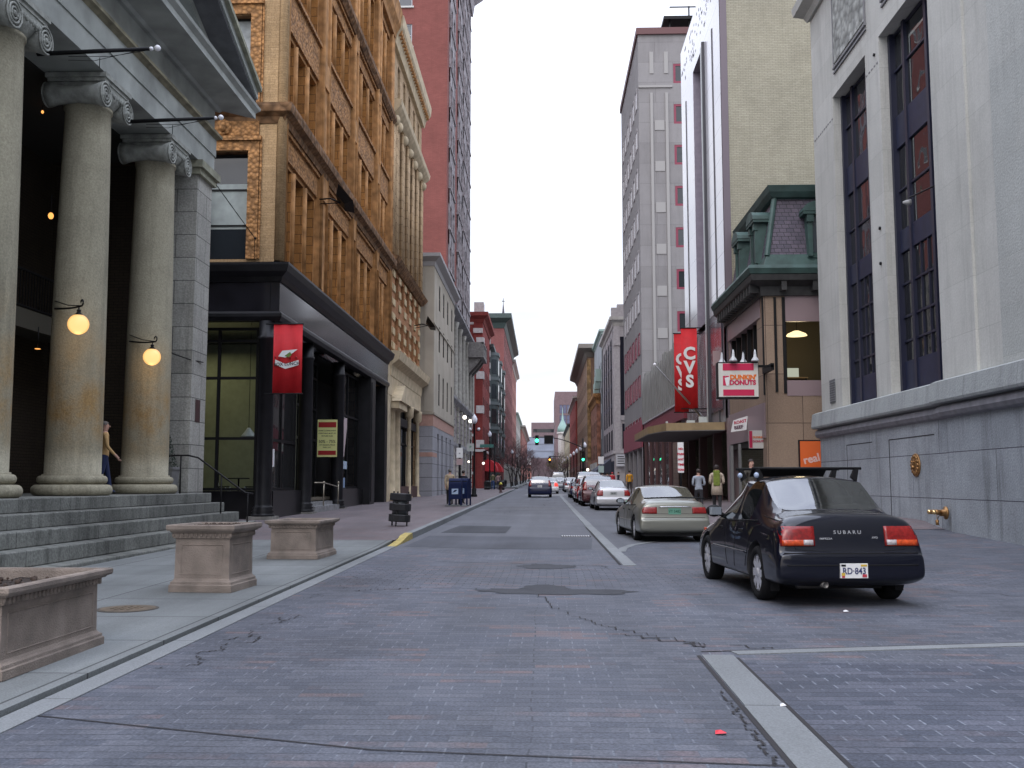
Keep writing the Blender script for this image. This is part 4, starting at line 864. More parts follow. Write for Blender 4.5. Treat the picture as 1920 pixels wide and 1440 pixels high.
t = thing('pendant_lamp', (-9.9, 33.3, 3.1), 'grey cone pendant lamp hanging behind the corner shop window', 'lamp')
b = MB(); b.lathe([(.26, 3.05), (.24, 3.09), (.08, 3.3), (.05, 3.36)], (-9.9, 33.3, 0), 20); b.build('shade', mat('grey_shade', (.35, .36, .34), .4), t); b = MB(); b.tube([(-9.9, 33.3, 3.36), (-9.9, 33.3, 6.6)], .01, 5); b.build('cord', M_iron, t)
# signs of the shop
M_red = mat('banner_red', (.52, .008, .014), .7, var=.12, vscale=3); M_wt = mat('sign_white', (.75, .75, .74), .6); M_blkt = mat('letter_black', (.015, .015, .015), .6)
t = thing('red_banner', (-8.05, 31.05, 4.3), 'red hanging banner with a white lunch box emblem beside the black corner column', 'banner')
b = MB(); n = 14
for i in range(n):
    x0 = -8.5 + .92 * i / n; x1 = -8.5 + .92 * (i + 1) / n; w0 = .025 * math.sin(i * .9); w1 = .025 * math.sin((i + 1) * .9)
    b.add([(x0, 31.0 + w0, 4.32), (x1, 31.0 + w1, 4.32), (x1, 31.0 + w1 * .3, 6.5), (x0, 31.0 + w0 * .3, 6.5), (x0, 31.01 + w0, 4.32), (x1, 31.01 + w1, 4.32), (x1, 31.01 + w1 * .3, 6.5), (x0, 31.01 + w0 * .3, 6.5)], [(0, 1, 2, 3), (7, 6, 5, 4), (0, 4, 5, 1), (3, 2, 6, 7)], sm=True)
b.build('cloth', M_red, t)
b = MB(); b.tube([(-8.75, 31.0, 6.52), (-7.55, 31.0, 6.52)], .02, 8); b.tube([(-8.75, 31.0, 4.3), (-7.55, 31.0, 4.3)], .02, 8); b.build('rod', M_iron, t)
b = MB()  # open box emblem
def pl(b, pts, y, m=0, th=.006): b.prism([(x, y, z) for x, z in pts], (0, th, 0), m)
pl(b, [(-8.42, 5.22), (-8.1, 5.08), (-7.68, 5.2), (-7.68, 5.36), (-8.1, 5.24), (-8.42, 5.38)], 30.955); pl(b, [(-8.33, 5.48), (-8.2, 5.66), (-7.72, 5.7), (-7.85, 5.6), (-8.0, 5.5), (-8.1, 5.44)], 30.955); b.build('emblem', M_wt, t)
b = MB()
for x, z in ((-8.42, 5.46), (-8.3, 5.42), (-7.75, 5.44), (-7.95, 5.45)): b.sphere((x, 30.95, z), .035, 8)
b.build('emblem_fruit', mat('dark_red', (.3, .01, .01)), t)
b = MB(); pl(b, [(-8.12, 5.5), (-7.95, 5.62), (-7.9, 5.52), (-8.0, 5.44)], 30.948); b.build('emblem_leaf', mat('green_leaf', (.12, .2, .04)), t)
put_text(text_mesh('BOX LUNCH', .145, M_blkt, .002, .002, 1.0), t, (-8.05, 30.945, 5.235), (0, -1, 0), 'lettering', rot=.06)
t = thing('yellow_poster', (-8.9, 41, 2.5), 'yellow sale poster with dark red bands in the shop entrance', 'poster')
PF = CF(41.0); b = MB(); b.fb(PF, -9.32, -8.5, 2.58, 4.12, -.03, .0); b.build('board', mat('poster_yellow', (.66, .66, .27), .6), t)
b = MB(); b.fb(PF, -9.28, -8.54, 3.80, 4.02, .001, .006); b.fb(PF, -9.28, -8.54, 2.66, 2.84, .001, .006); b.build('band', mat('dark_red', (.3, .01, .01)), t)
for s_, z, h in (('STORE CLOSING EVENT', 3.66, .072), ('EVERYTHING MUST GO', 3.55, .072), ('FIXTURES ALSO', 3.44, .072), ('50% - 75%', 3.21, .175), ('OFF ORIGINAL PRICES', 3.07, .07), ('EVERY DAY', 2.97, .07)):
    put_text(text_mesh(s_, h, M_blkt, .002, .001, .95), t, PF.p(-8.91, z, .004), PF.N, 'lettering')
t = thing('paper_notice', (-9.08, 32.8, 2.1), 'white paper notice with red writing taped inside the first shop pane', 'notice')
b = MB(); b.fb(F, 32.35, 33.6, 2.05, 2.65, -.6, -.59); b.build('sheet', M_wt, t); M_rl = mat('letter_red', (.5, .02, .05), .6)
for s_, z in (('NEW', 2.5), ('COFFEE', 2.34), ('SHOPPE', 2.18)): put_text(text_mesh(s_, .19, M_rl, .002, .006, 1.3), t, F.p(32.95, z, -.587), F.N)
t = thing('number_poster', (-9.0, 45, 2.6), 'tall white and pink figure 7 in the third shop window', 'poster')
b = MB(); b.prism([F.p(u, v, -.58) for u, v in ((43.7, 3.95), (43.7, 4.35), (45.9, 4.5), (45.9, 4.1), (45.3, 2.7), (44.3, 2.7), (45.1, 4.05))], (.02, 0, 0)); b.build('figure', mat('pink_white', (.5, .4, .4), .6), t)
t = thing('blue_poster', (-9.0, 45, 2.2), 'pale blue framed notice below the figure 7', 'poster'); b = MB(); b.fb(F, 43.8, 46, 2.15, 2.5, -.58, -.56); b.build('sheet', mat('pale_blue', (.4, .5, .6)), t); b = MB(); b.fb(F, 43.9, 45.6, 1.3, 1.75, -.58, -.56); b.build('sheet', mat('blue_sheet', (.25, .35, .5)), t)
# floodlights on brackets
def floodlight(base, tip, n, lab):
    t = thing('floodlight', base, lab, 'floodlight', 'black floodlights bracketed from the facades'); B = Vector(base); P = Vector(tip)
    b = MB(); b.tube([B, B.lerp(P, .5) + Vector((0, 0, .1)), P], .03, 8); b.tube([B + Vector((0, .1, -.15)), P], .02, 6); b.build('bracket', M_iron, t)
    n = Vector(n).normalized(); s = Vector((0, 1, 0)); s = (s - n * s.dot(n)).normalized() * 1.7; u = n.cross(s)
    b = MB(); c = P
    def pt(a, bb, cc): return c + s * a + u * bb + n * cc
    v = [pt(x, y, 0) for x, y in ((-.2, -.14), (.2, -.14), (.2, .14), (-.2, .14))] + [pt(x, y, .28) for x, y in ((-.34, -.26), (.34, -.26), (.34, .26), (-.34, .26))]
    b.add(v, [(0, 1, 2, 3), (0, 1, 5, 4), (1, 2, 6, 5), (2, 3, 7, 6), (3, 0, 4, 7)]); b.build('housing', M_ff, t)
    b = MB(); b.add([pt(x, y, .281) for x, y in ((-.3, -.22), (.3, -.22), (.3, .22), (-.3, .22))], [(0, 1, 2, 3)]); b.build('lens', mat('lens', (.4, .42, .45), .1, spec=1), t)
floodlight((-8.5, 37.0, 12.3), (-7.65, 36.8, 12.1), (.75, .2, .65), 'black floodlight on the orange facade above the shop')
floodlight((-8.4, 64.6, 11.8), (-7.5, 64.6, 11.8), (.7, .1, .5), 'black floodlight at the far end of the checkered facade')

# ---- pale building with checkered quoins
Q = thing('checkered_building', (-15, 62, .4), 'cream and orange building with checkered block facade over a columned shopfront', 'building')
M_cream = mat('cream_stone', (.50, .41, .27), .85, var=.22, vscale=2, bump=.3)
M_ob = masonry('orange_brick', (.36, .17, .07), (.42, .2, .09), (.2, .1, .05), .22, .075, .008, var=.25)
M_blk2 = mat('cream_block', (.46, .36, .21), .9, var=.25, vscale=3, bump=1, bscale=9)
M_shaft = masonry('shaft_stone', (.40, .28, .16), (.46, .33, .2), (.2, .14, .08), .5, .5, .02, var=.25, streak=.35)
ops = []; cols = [56.6 + 2.35 * i for i in range(6)]
for i in range(5):
    a = cols[i] + .5; c = cols[i+1] - .5
    ops += [(a, c, 12.2, 13.6), (a, c, 9.6, 11.2), (a, c, 15.0, 18.6), (a, c, 19.5, 22.3), (a + .2, c - .2, 24.3, 26.4)]
b = MB(); wall(b, F, 55, 69, 8.9, 14.1, [o for o in ops if o[3] < 14], .4, -.1, 0); wall(b, F, 55, 69, 14.1, 28, [o for o in ops if o[2] > 14], .5, -.1, 1); b.box(-19, -8.62, 68.9, 69, 0, 27.9, 1); b.box(-19, -9.1, 55, 68.8, .3, 27.9, 1); b.build('wall', [M_ob, M_shaft], Q)
for a, c, z0, z1 in ops: place(window_mesh(round(c - a, 1), round(z1 - z0, 1), 's', M_ff, G_dark), 'window', Q, F, (a + c) / 2, z0, -.4)
for i, y in enumerate(cols + [55.4]):
    b = MB()
    for k in range(6):
        z = 9.15 + k * .84
        if z < 13.7: b.fb(F, y - .42, y + .42, z, z + .42, -.098, -.03)
    b.build('quoin_blocks', M_blk2, Q, bevel=.04)
    b = MB(); b.fb(F, y - .3, y + .3, 14.4, 22.7, -.098, .0)
    for dy in (-.3, 0, .3): b.lathe([(.09, 14.5), (.09, 22.6)], F.p(y + dy, 0, .02), 8)
    b.build('shaft', M_shaft, Q)
    b = MB(); b.sphere(F.p(y, 22.3, .12), .25, 10, sc=(1, 1, 1.3)); b.build('ornament', M_cream, Q)
for nm, pr, m in (('cornice', [(-.1, 26.8), (.1, 26.8), (.2, 27.3), (.5, 27.8), (.55, 28.4), (-.1, 28.5)], M_cream), ('ledge', [(-.1, 22.7), (.1, 22.7), (.3, 22.9), (.45, 23.1), (.5, 23.4), (-.1, 23.5)], M_cream), ('ledge', [(-.1, 13.85), (.05, 13.85), (.3, 14.1), (.42, 14.3), (-.1, 14.42)], M_tcd), ('shop_cornice', [(-.1, 7.5), (.05, 7.5), (.1, 8.1), (.5, 8.4), (.6, 8.85), (-.1, 8.95)], M_cream)):
    b = MB(); b.profile(F, 55.02, 69, pr, mit1=1, mit0=-.0); b.build(nm, m, Q)
b = MB()
for k in range(28): b.fb(F, 55.3 + k * .5, 55.5 + k * .5, 27.35, 27.7, .1, .42)
b.build('dentils', M_tc, Q)
b = MB(); b.fb(F, 54.3, 69, 6.4, 7.5, -.4, .02); b.fb(F, 54.3, 55.4, .4, 8.6, -.4, .0); b.build('shop_frieze', M_cream, Q)
for y in (56.2, 58.2, 64.3, 68.6):
    b = MB(); r = .34 if y < 60 else .16; b.lathe([(r + .1, .5), (r + .1, .65), (r, .75), (r - .04, 5.6), (r + .12, 5.75), (r + .15, 6.3), (r + .15, 6.4)], F.p(y, 0, -.15), 18); b.build('shop_column', M_cream, Q)
b = MB(); b.prism([F.p(55.5, 6.1, .02), F.p(59.0, 6.1, .02), F.p(57.2, 7.1, .02)], (.55, 0, 0)); b.fb(F, 55.6, 58.9, 5.7, 6.1, .0, .45); b.build('door_hood', M_cream, Q)
for a, c in ((59, 64.0), (64.6, 68.3)):
    b = MB(); b.fb(F, a, c, 1.3, 6.4, -.5, -.48, 1); 
    for u in (a, (a+c)/2, c - .08): b.fb(F, u, u + .08, 1.3, 6.4, -.48, -.4)
    b.fb(F, a, c, 3.9, 4.0, -.47, -.38); b.fb(F, a, c, 5.0, 5.5, -.47, -.2); b.build('shop_window', [M_ff, G_dark], Q)
b = MB(); b.fb(F, 58.7, 69, .3, 1.3, -.5, -.1); b.build('bulkhead', masonry('bulk_brick', (.1, .05, .04), (.12, .06, .05), (.05, .04, .04), .2, .07), Q)
b = MB(); b.fb(F, 56.5, 58, .4, 5.6, -.5, -.45); b.build('door', mat('door_wood', (.05, .03, .02)), Q)

# ---- plain beige building on a banded granite base
Bg = thing('beige_building', (-14, 77, .5), 'plain beige building with slit windows on a banded grey and pink granite base', 'building')
F7 = LF(-7.7); S7 = CF(69.6)
M_bei = mat('beige_stone', (.38, .34, .275), .9, var=.12, vscale=.5, bump=.15); M_gg = masonry('grey_granite', (.29, .29, .31), (.32, .32, .34), (.14, .14, .15), 9, .95, .025, var=.12); M_pink = mat('pink_granite', (.42, .25, .2), .8, var=.12)
wz = [(14.3, 16.2), (11.2, 13.1), (7.2, 9.6)]; wy = [73.2, 76.3, 79.6, 83.2]
ops = [(y, y + .95, a, c) for y in wy for a, c in wz]; o2 = [(y, y + 1.2, .6, 5.1) for y in (72.6, 75.6, 78.9, 82.3)]
b = MB(); wall(b, F7, 69.6, 86, 6.4, 17.3, ops, .15); b.quad(S7.p(-19, 6.4), S7.p(-7.7, 6.4), S7.p(-7.7, 17.3), S7.p(-19, 17.3)); b.quad((-19, 69.6, 17.3), (-7.7, 69.6, 17.3), (-7.7, 86, 17.3), (-19, 86, 17.3)); b.build('wall', M_bei, Bg)
b = MB(); wall(b, F7, 69.6, 86, .2, 5.5, o2, .4); b.quad(S7.p(-19, .2), S7.p(-7.7, .2), S7.p(-7.7, 5.5), S7.p(-19, 5.5)); b.build('base', M_gg, Bg)
b = MB(); b.profile(F7, 69.6, 86, [(-.1, 5.5), (.02, 5.5), (.02, 6.3), (-.1, 6.3)], mit0=1); b.profile(S7, -19, -7.7, [(-.1, 5.5), (.02, 5.5), (.02, 6.3), (-.1, 6.3)], mit1=1); b.build('pink_band', M_pink, Bg)
b = MB(); b.fb(F7, 69.6, 72.4, 3.35, 3.65, -.02, .015); b.fb(S7, -19, -7.7, 3.35, 3.65, -.02, .015); b.build('pink_band', M_pink, Bg)
for nm, pr in (('ledge', [(-.1, 6.3), (.1, 6.3), (.12, 6.42), (-.1, 6.45)]), ('ledge', [(-.1, 12.75), (.08, 12.75), (.08, 12.85), (-.1, 12.87)]), ('cornice', [(-.1, 16.9), (.05, 16.9), (.12, 17.2), (.5, 17.5), (.5, 17.75), (-.1, 17.8)])):
    b = MB(); b.profile(F7, 69.6, 86, pr, mit0=1); b.profile(S7, -19, -7.7, pr, mit1=1); b.build(nm, mat('ledge_grey', (.33, .32, .32), .7) if nm == 'cornice' else M_bei, Bg)
b = MB(); b.fb(S7, -8.35, -7.75, 6.5, 16.8, .002, .04); b.fb(F7, 69.65, 70.3, 6.5, 16.8, .002, .04); b.build('corner_strip', M_bei, Bg)
for y, q, a, c in ops: place(window_mesh(.95, round(c - a, 1), 's', M_ff, G_dark), 'window', Bg, F7, (y + q) / 2, a, -.06)
for y, q, a, c in o2: place(window_mesh(1.2, round(c - a, 1), 's', M_ff, G_dark), 'doorway', Bg, F7, (y + q) / 2, a, -.35)
# ---- tall red tower with grey ornate front
M_redw = masonry('tower_red', (.215, .070, .060), (.245, .083, .070), (.16, .065, .055), .35, .1, .008, var=.12, streak=.1)
M_gor = ornate('grey_ornate', (.36, .33, .34), dark=.65, scale=1.9, bump=.7, var=.25); M_gorp = mat('grey_plain', (.27, .27, .28), .85, var=.25, vscale=1)
W = thing('red_tower', (-14, 100, .6), 'very tall red brick tower with ornate grey front bays', 'building')
F8 = LF(-8.5); S8 = CF(86.6); ZT = 60
b = MB(); o8 = [(-13.0, -11.75, z, z + 2.1) for z in [29.5 + 3.8 * i for i in range(8)]]
wall(b, S8, -26, -8.5, 17, ZT, o8, .25); b.quad((-26, 86.6, ZT), (-8.5, 86.6, ZT), (-8.5, 114, ZT), (-26, 114, ZT)); b.quad((-26, 114, 17), (-8.5, 114, 17), (-8.5, 114, ZT), (-26, 114, ZT))
bays = [(88.2, 93.2), (97.0, 102), (103.6, 108.2), (109.2, 113.4)]; ops = []
for a, c in bays:
    z = 21.
    while z < 56:
        for k in range(2): u = a + .5 + k * (c - a) / 2; ops.append((u, u + (c - a) / 2 - 1.0, z, z + 2.3))
        z += 3.8
wall(b, F8, 86.6, 114, 17, ZT, ops, .12); b.build('wall', M_redw, W)
for a, c, z0, z1 in o8:
    place(window_mesh(1.25, 2.1, 's', mat('white_frame', (.4, .42, .45), .6), G_bright, fw=.09), 'window', W, S8, (a + c) / 2, z0, -.1)
b = MB()
for a, c, z0, z1 in o8: b.fb(S8, a - .15, c + .15, z0 - .16, z0, .0, .12)
b.build('sill', mat('sill_pale', (.5, .5, .48)), W)
for a, c, z0, z1 in ops: place(window_mesh(round(c - a, 1), 2.3, 's', M_ff, G_dark), 'window', W, F8, (a + c) / 2, z0, -.05)
for a, c in bays:
    b = MB(); z = 19.2
    while z < 57:
        b.fb(F8, a, c, z, z + 1.5, .002, .10); b.fb(F8, a - .1, c + .1, z + 1.35, z + 1.55, .002, .22); z += 3.8
    b.fb(F8, a, a + .45, 19, 57, .002, .14); b.fb(F8, c - .45, c, 19, 57, .002, .14); b.fb(F8, (a+c)/2 - .35, (a+c)/2 + .35, 19, 57, .002, .14); b.build('bay', M_gor, W)
b = MB(); b.profile(F8, 86.6, 114, [(-.1, 57), (.3, 57), (.5, 58.5), (1.4, 59.6), (1.7, 60.8), (-.1, 61)], mit0=1, mit1=1); b.profile(S8, -26, -8.5, [(-.1, 57), (.3, 57), (.5, 58.5), (1.4, 59.6), (1.7, 60.8), (-.1, 61)], mit1=1); b.build('cornice', M_gor, W)
# ornate grey lower storeys
ops = []
for i in range(6):
    y = 87.3 + i * 4.4
    ops += [(y, y + 1.7, z, z + 2.8) for z in (9.3, 13.3)] + [(y, y + 1.8, 5.2, 7.6)]
b = MB(); wall(b, F8, 86.05, 114, .4, 17, ops + [(y, y + 2, .6, 4.2) for y in (89, 94, 104, 109)], .5, .25); b.quad((-8.25, 114, .4), (-20, 114, .4), (-20, 114, 17), (-8.25, 114, 17)); b.quad((-20, 86.05, 17), (-8.25, 86.05, 17), (-8.25, 114, 17), (-20, 114, 17)); b.build('lower_wall', M_gor, W)
for a, c, z0, z1 in ops: place(window_mesh(round(c - a, 1), round(z1 - z0, 1), 's', M_ff, G_dark), 'window', W, F8, (a + c) / 2, z0, -.1)
b = MB()
for i in range(7):
    y = 86.8 + i * 4.4
    for k in range(16): b.fb(F8, y - .45, y + .25, .6 + k * .52, .6 + k * .52 + .42, .25, .45)
    for dy in (-.3, .15): b.lathe([(.28, 9.1), (.2, 9.4), (.18, 15.8), (.3, 16.3)], F8.p(y + dy, 0, .5), 10)
b.build('engaged_columns', mat('pale_grey_stone', (.36, .35, .31), .85, var=.25), W)
for z, d in ((8.7, .7), (16.5, 1.0), (4.6, .5)):
    b = MB(); b.profile(F8, 86.05, 114, [(.2, z), (.35, z), (d, z + .35), (d, z + .6), (.2, z + .62)], mit0=.0); b.build('ledge', M_gorp, W)
b = MB(); b.fb(F8, 104, 110, 14.7, 15.1, .3, 2.3); b.fb(F8, 104, 104.25, 15.1, 16.3, .3, 2.3); b.fb(F8, 109.75, 110, 15.1, 16.3, .3, 2.3); b.fb(F8, 104, 110, 16.1, 16.3, 2.05, 2.3)
for i in range(16): b.lathe([(.05, 15.1), (.11, 15.4), (.05, 15.8), (.07, 16.1)], F8.p(104.3 + i * .36, 0, 2.17), 8)
for y in (104.6, 107, 109.4): b.prism([F8.p(y - .25, 14.7, .3), F8.p(y - .25, 14.7, 2.0), F8.p(y - .25, 14.2, 1.7), F8.p(y - .25, 13.2, .8), F8.p(y - .25, 12.6, .3)], (0, .5, 0))
b.build('balcony', mat('balcony_grey', (.2, .19, .18), .85, var=.3), W)
for y, z in ((95.5, 7.7), (103, 7.8)):
    t = thing('wall_lantern', (-7.9, y, z), 'lit white lantern on the ornate grey base, %s one' % ('nearer' if y < 100 else 'farther'), 'lantern', 'lanterns on the grey ornate base')
    b = MB(); b.tube([(-8.25, y, z + .5), (-7.7, y, z + .7), (-7.5, y, z + .3)], .03, 6); b.build('bracket', M_iron, t); b = MB(); b.sphere((-7.5, y, z + .1), .2, 12); b.build('globe', emis('white_lamp', (1, .92, .8), 2.5), t)

# ================================================================== generic street building for the far blocks
def building(name, label, side, X, y0, y1, h, wm, wins=None, cornice=None, base=None, winm=None, fm=None, side_w=None, depth=14, ledges=(), camera_side=True, roofm=None, group=None):
    F = LF(X) if side < 0 else RF(X); z0 = G(0, y0) - .3; xb = X + side * depth
    T = thing(name, (X + side * depth / 2, (y0 + y1) / 2, z0), label, 'building', group)
    ops = []
    if wins:
        ny, w_, pitchz, wh, zs, zt = wins; dy = (y1 - y0) / ny; z = zs
        while z + wh < zt:
            for i in range(ny): u = y0 + dy * (i + .5); ops.append((u - w_/2, u + w_/2, z, z + wh))
            z += pitchz
    b = MB(); wall(b, F, y0, y1, z0, h, ops, .08)
    sops = []
    if side_w:
        nx, w2, pz, wh2, zs, zt, xa, xb2 = side_w; z = zs
        while z + wh2 < zt:
            for i in range(nx): u = xa + (xb2 - xa) * (i + .5) / nx; sops.append((u - w2/2, u + w2/2, z, z + wh2))
            z += pz
    x0, x1 = sorted((X, xb)); S_ = CF(y0); wall(b, S_, x0, x1, z0, h, sops, .2)
    b.quad((x0, y0, h), (x1, y0, h), (x1, y1, h), (x0, y1, h)); b.quad((x0, y1, z0), (x1, y1, z0), (x1, y1, h), (x0, y1, h)); b.quad((xb, y0, z0), (xb, y1, z0), (xb, y1, h), (xb, y0, h)); b.build('wall', wm, T)
    fm = fm or M_ff; gm = winm or G_dark
    for a, c, za, zb in ops[:95]: place(window_mesh(round(c - a, 2), round(zb - za, 2), 'f', fm, gm), 'window', T, F, (a + c) / 2, za, -.03)
    for a, c, za, zb in sops[:40]: place(window_mesh(round(c - a, 2), round(zb - za, 2), 'f', fm, gm), 'window', T, S_, (a + c) / 2, za, -.12)
    if cornice:
        d, t_, cm_ = cornice; pr = [(-.1, h - t_), (.08, h - t_), (d * .3, h - t_ * .6), (d, h - t_ * .3), (d, h + .1), (-.1, h + .12)]
        b = MB(); b.profile(F, y0, y1, pr, mit0=1, mit1=1); 
        if side < 0: b.profile(S_, x0, x1, pr, mit1=1)
        else: b.profile(S_, x0, x1, pr, mit0=1)
        b.build('cornice', cm_, T)
    for z, d, lm in ledges:
        b = MB(); b.fb(F, y0, y1, z, z + .3, .0, d); b.fb(S_, x0 - (d if side > 0 else 0), x1 + (d if side < 0 else 0), z, z + .3, 0.003, d); b.build('ledge', lm, T)
    if base:
        hb, bmt, n = base; b = MB(); dy = (y1 - y0) / n
        for i in range(n):
            b.fb(F, y0 + dy * i, y0 + dy * i + .5, z0, hb, .0, .25); b.fb(F, y0 + dy * i + .5, y0 + dy * (i + 1), hb - .9, hb, .0, .2); b.fb(F, y0 + dy * i + .5, y0 + dy * (i + 1), z0, hb - .9, .0, .03, 1)
        b.build('shopfront', [bmt, G_dark], T)
    return T
M_rb = masonry('red_brick', (.235, .042, .037), (.275, .055, .047), (.17, .04, .035), .22, .075, .008, var=.15); M_rb2 = masonry('pink_brick', (.36, .15, .13), (.40, .18, .15), (.25, .14, .12), .22, .075, .008)
M_gnd = mat('green_grey_metal', (.06, .075, .075), .5, var=.3, vscale=2); M_dkg = mat('dark_green', (.05, .075, .07), .6, var=.2)
M_pale = masonry('pale_stone', (.42, .40, .37), (.46, .44, .41), (.25, .24, .22), 1.4, .5, .01, streak=.3); M_brw = masonry('brown_brick', (.22, .13, .12), (.26, .155, .14), (.15, .1, .09), .22, .075, .008)
M_wht = mat('white_trim', (.55, .52, .50), .7, var=.15)
R6 = building('red_brick_building', 'bright red brick corner building with white stone quoins', -1, -7.5, 124, 140, 22.8, M_rb, (5, 1.0, 3.7, 2.2, 6.5, 21), (.7, 1.2, M_rb), (5.2, mat('dark_red_shop', (.16, .02, .02), .6, var=.3), 4), ledges=((5.4, .2, M_wht),))
b = MB(); S_ = CF(124)
for k in range(9):
    z = 2.6 + k * 2.35; b.fb(S_, -9.3, -8.7 + (0 if k % 2 else .0), z, z + .28, .0, .12) if 0 else None
    b.fb(S_, -9.6, -8.65, z, z + .32, .0, .1)
for k in range(5): b.fb(S_, -8.3, -7.5, 5.9 + k * 4.3, 6.85 + k * 4.3, .0, .14); b.fb(LF(-7.5), 124, 125.2, 5.9 + k * 4.3, 6.85 + k * 4.3, 0, .14)
for k in range(11): b.fb(LF(-7.5), 139.2, 140, 4 + k * 1.7, 4.8 + k * 1.7, 0, .14)
b.fb(S_, -8.6, -7.4, 22.9, 24.2, -.8, .2); b.fb(S_, -8.7, -7.5, 20.3, 20.9, 0, .2)
b.build('quoins', M_wht, R6)
b = MB(); b.fb(S_, -8.62, -8.35, 1, 22, .0, .12); b.build('pilaster', M_rb, R6)
t = thing('window_sign', (-9.0, 123.8, 9), 'white framed dark window sign on the red brick corner', 'sign'); b = MB(); b.fb(S_, -9.45, -8.75, 8.2, 9.9, .0, .12); b.build('frame', M_wht, t); b = MB(); b.fb(S_, -9.3, -8.9, 8.4, 9.7, .12, .14); b.build('pane', mat('navy', (.01, .02, .06), .3), t)
t = thing('red_awning', (-7.2, 133, 2.9), 'red rounded fabric awnings over the corner entrance of the red brick building', 'awning')
for a, c, q in ((126, 131, 1.5), (133, 139, 1.9)):
    b = MB(); pr = [(0, 4.6)] + [(q * math.sin(k * math.pi / 14), 3.0 + 1.6 * math.cos(k * math.pi / 14)) for k in range(1, 8)] + [(0, 3.0)]
    b.profile(LF(-7.3), a, c, pr); b.build('canopy', mat('awning_red', (.5, .02, .03), .7, var=.1), t)
R7 = building('oriel_building', 'dark green-grey building with projecting oriel bays', -1, -7.6, 140.2, 176, 21, M_gnd, (8, 1.0, 3.6, 2.2, 6.5, 20), (.7, 1.0, M_gnd), (5.2, M_gnd, 6))
for a, c in ((143, 149), (153, 159), (166, 172)):
    b = MB(); pts = [(-7.6, a), (-6.5, a + 1.4), (-6.5, c - 1.4), (-7.6, c)]
    b.prism([(x, y, 5.6) for x, y in pts], (0, 0, 14.8))
    for z in (9.2, 12.8, 16.4, 20.0): b.prism([(x + (.15 if x > -7 else 0), y + (0 if 0 else 0), z) for x, y in pts], (0, 0, .45), 1)
    for z in (6.6, 10.1, 13.7, 17.3):
        b.fb(LF(-6.5), a + 1.9, c - 1.9, z, z + 2.1, 0, .04, 2)
        n_ = Vector((1.4, -1.1, 0)).normalized(); u_ = Vector((1.1, 1.4, 0)).normalized()
        P0 = Vector((-7.6, a, z)) + u_ * .35 + n_ * .03; b.add([P0, P0 + u_ * 1.1, P0 + u_ * 1.1 + Vector((0, 0, 2.1)), P0 + Vector((0, 0, 2.1))], [(0, 1, 2, 3)], 2)
    b.build('oriel', [M_gnd, mat('oriel_band', (.12, .14, .14), .6), G_dark], R7)
R8 = building('green_cornice_building', 'red brick building with a heavy dark green cornice', -1, -6.9, 176.5, 226, 31.5, masonry('rose_brick', (.235, .085, .082), (.27, .10, .095), (.19, .08, .075), .22, .075, .008), (9, 1.1, 3.9, 2.2, 6.5, 29), (1.4, 2.4, M_dkg), (5.2, M_pale, 7))
R9 = building('pink_brick_building', 'pale pink brick tall narrow building behind the green cornice', -1, -7.0, 226.5, 262, 29.5, M_rb2, (8, 1.1, 3.7, 2.2, 6.5, 28), (.9, 1.5, M_pale), (5.2, M_pale, 5))
R10 = building('cream_building', 'cream stone building with pale green roof edge down the left side', -1, -7.0, 262.5, 312, 20, M_pale, (11, 1.1, 3.7, 2.2, 5.5, 19), (.6, .9, mat('mint', (.3, .4, .36))), (4.6, M_pale, 7))
R11 = building('far_brick_building', 'reddish brick row building far down the left side', -1, -6.6, 312.5, 420, 19.5, M_rb2, (14, 1.3, 3.9, 2.3, 5.5, 18), (1.2, 1.2, M_pale), (4.6, M_brw, 9))
t = thing('church_spire', (-12, 302, 20), 'slender dark pointed church spire above the rooftops', 'spire')
b = MB(); b.lathe([(1.7, 20), (1.7, 44), (1.75, 44.3), (1.3, 45.5), (.6, 51), (.12, 56)], (-12, 302, 0), 8, sm=False); b.build('steeple', mat('spire_slate', (.06, .05, .06), .6), t)
b = MB(); b.tube([(-12, 302, 56), (-12, 302, 58)], .09, 6); b.box(-12.4, -11.6, 301.9, 302.1, 57, 57.2); b.build('finial', M_iron, t)

# ================================================================== RIGHT SIDE
M_bank = masonry('limestone', (.375, .39, .375), (.42, .43, .41), (.34, .35, .33), 2.1, 1.05, .006, rough=.8, var=.09, streak=.16)
M_bankp = masonry('limestone_plain', (.44, .44, .41), (.49, .49, .46), (.36, .36, .335), 1.9, 1.25, .006, rough=.85, var=.10, streak=.22, bump=.2, grain=.07)
M_bgran = masonry('bank_granite', (.275, .30, .325), (.315, .34, .365), (.08, .08, .10), 5.3, 1.12, .012, rough=.6, var=.2, streak=.5, off=.35, grain=.16)
M_sill = masonry('bank_sill', (.30, .32, .32), (.335, .355, .355), (.2, .2, .2), 2.6, 9, .01, streak=.35)
M_navy = mat('spandrel_navy', (.014, .018, .045), .5, var=.2, vscale=3)
K = thing('bank_building', (16, 20, .2), 'grey limestone bank with two tall dark windows above a granite base', 'building')
F = RF(10)
ops = [(30.05, 33.5, 4.02, 14.7), (25.1, 28.8, 4.02, 14.7)]
b = MB(); wall(b, F, 24.6, 35.95, 3.5, 22, ops, .85); b.quad((10, 35.95, 3.5), (30, 35.95, 3.5), (30, 35.95, 22), (10, 35.95, 22)); b.build('wall', M_bankp, K)
b = MB(); b.fb(F, 22.9, 24.6, 3.5, 22, -.1, .10); b.fb(F, 21.6, 22.9, 3.5, 22, -.1, .03); b.build('pier', M_bankp, K)
b = MB(); wall(b, F, -12, 21.6, 3.5, 22, [], 0, .10); b.build('ashlar_wall', M_bank, K)
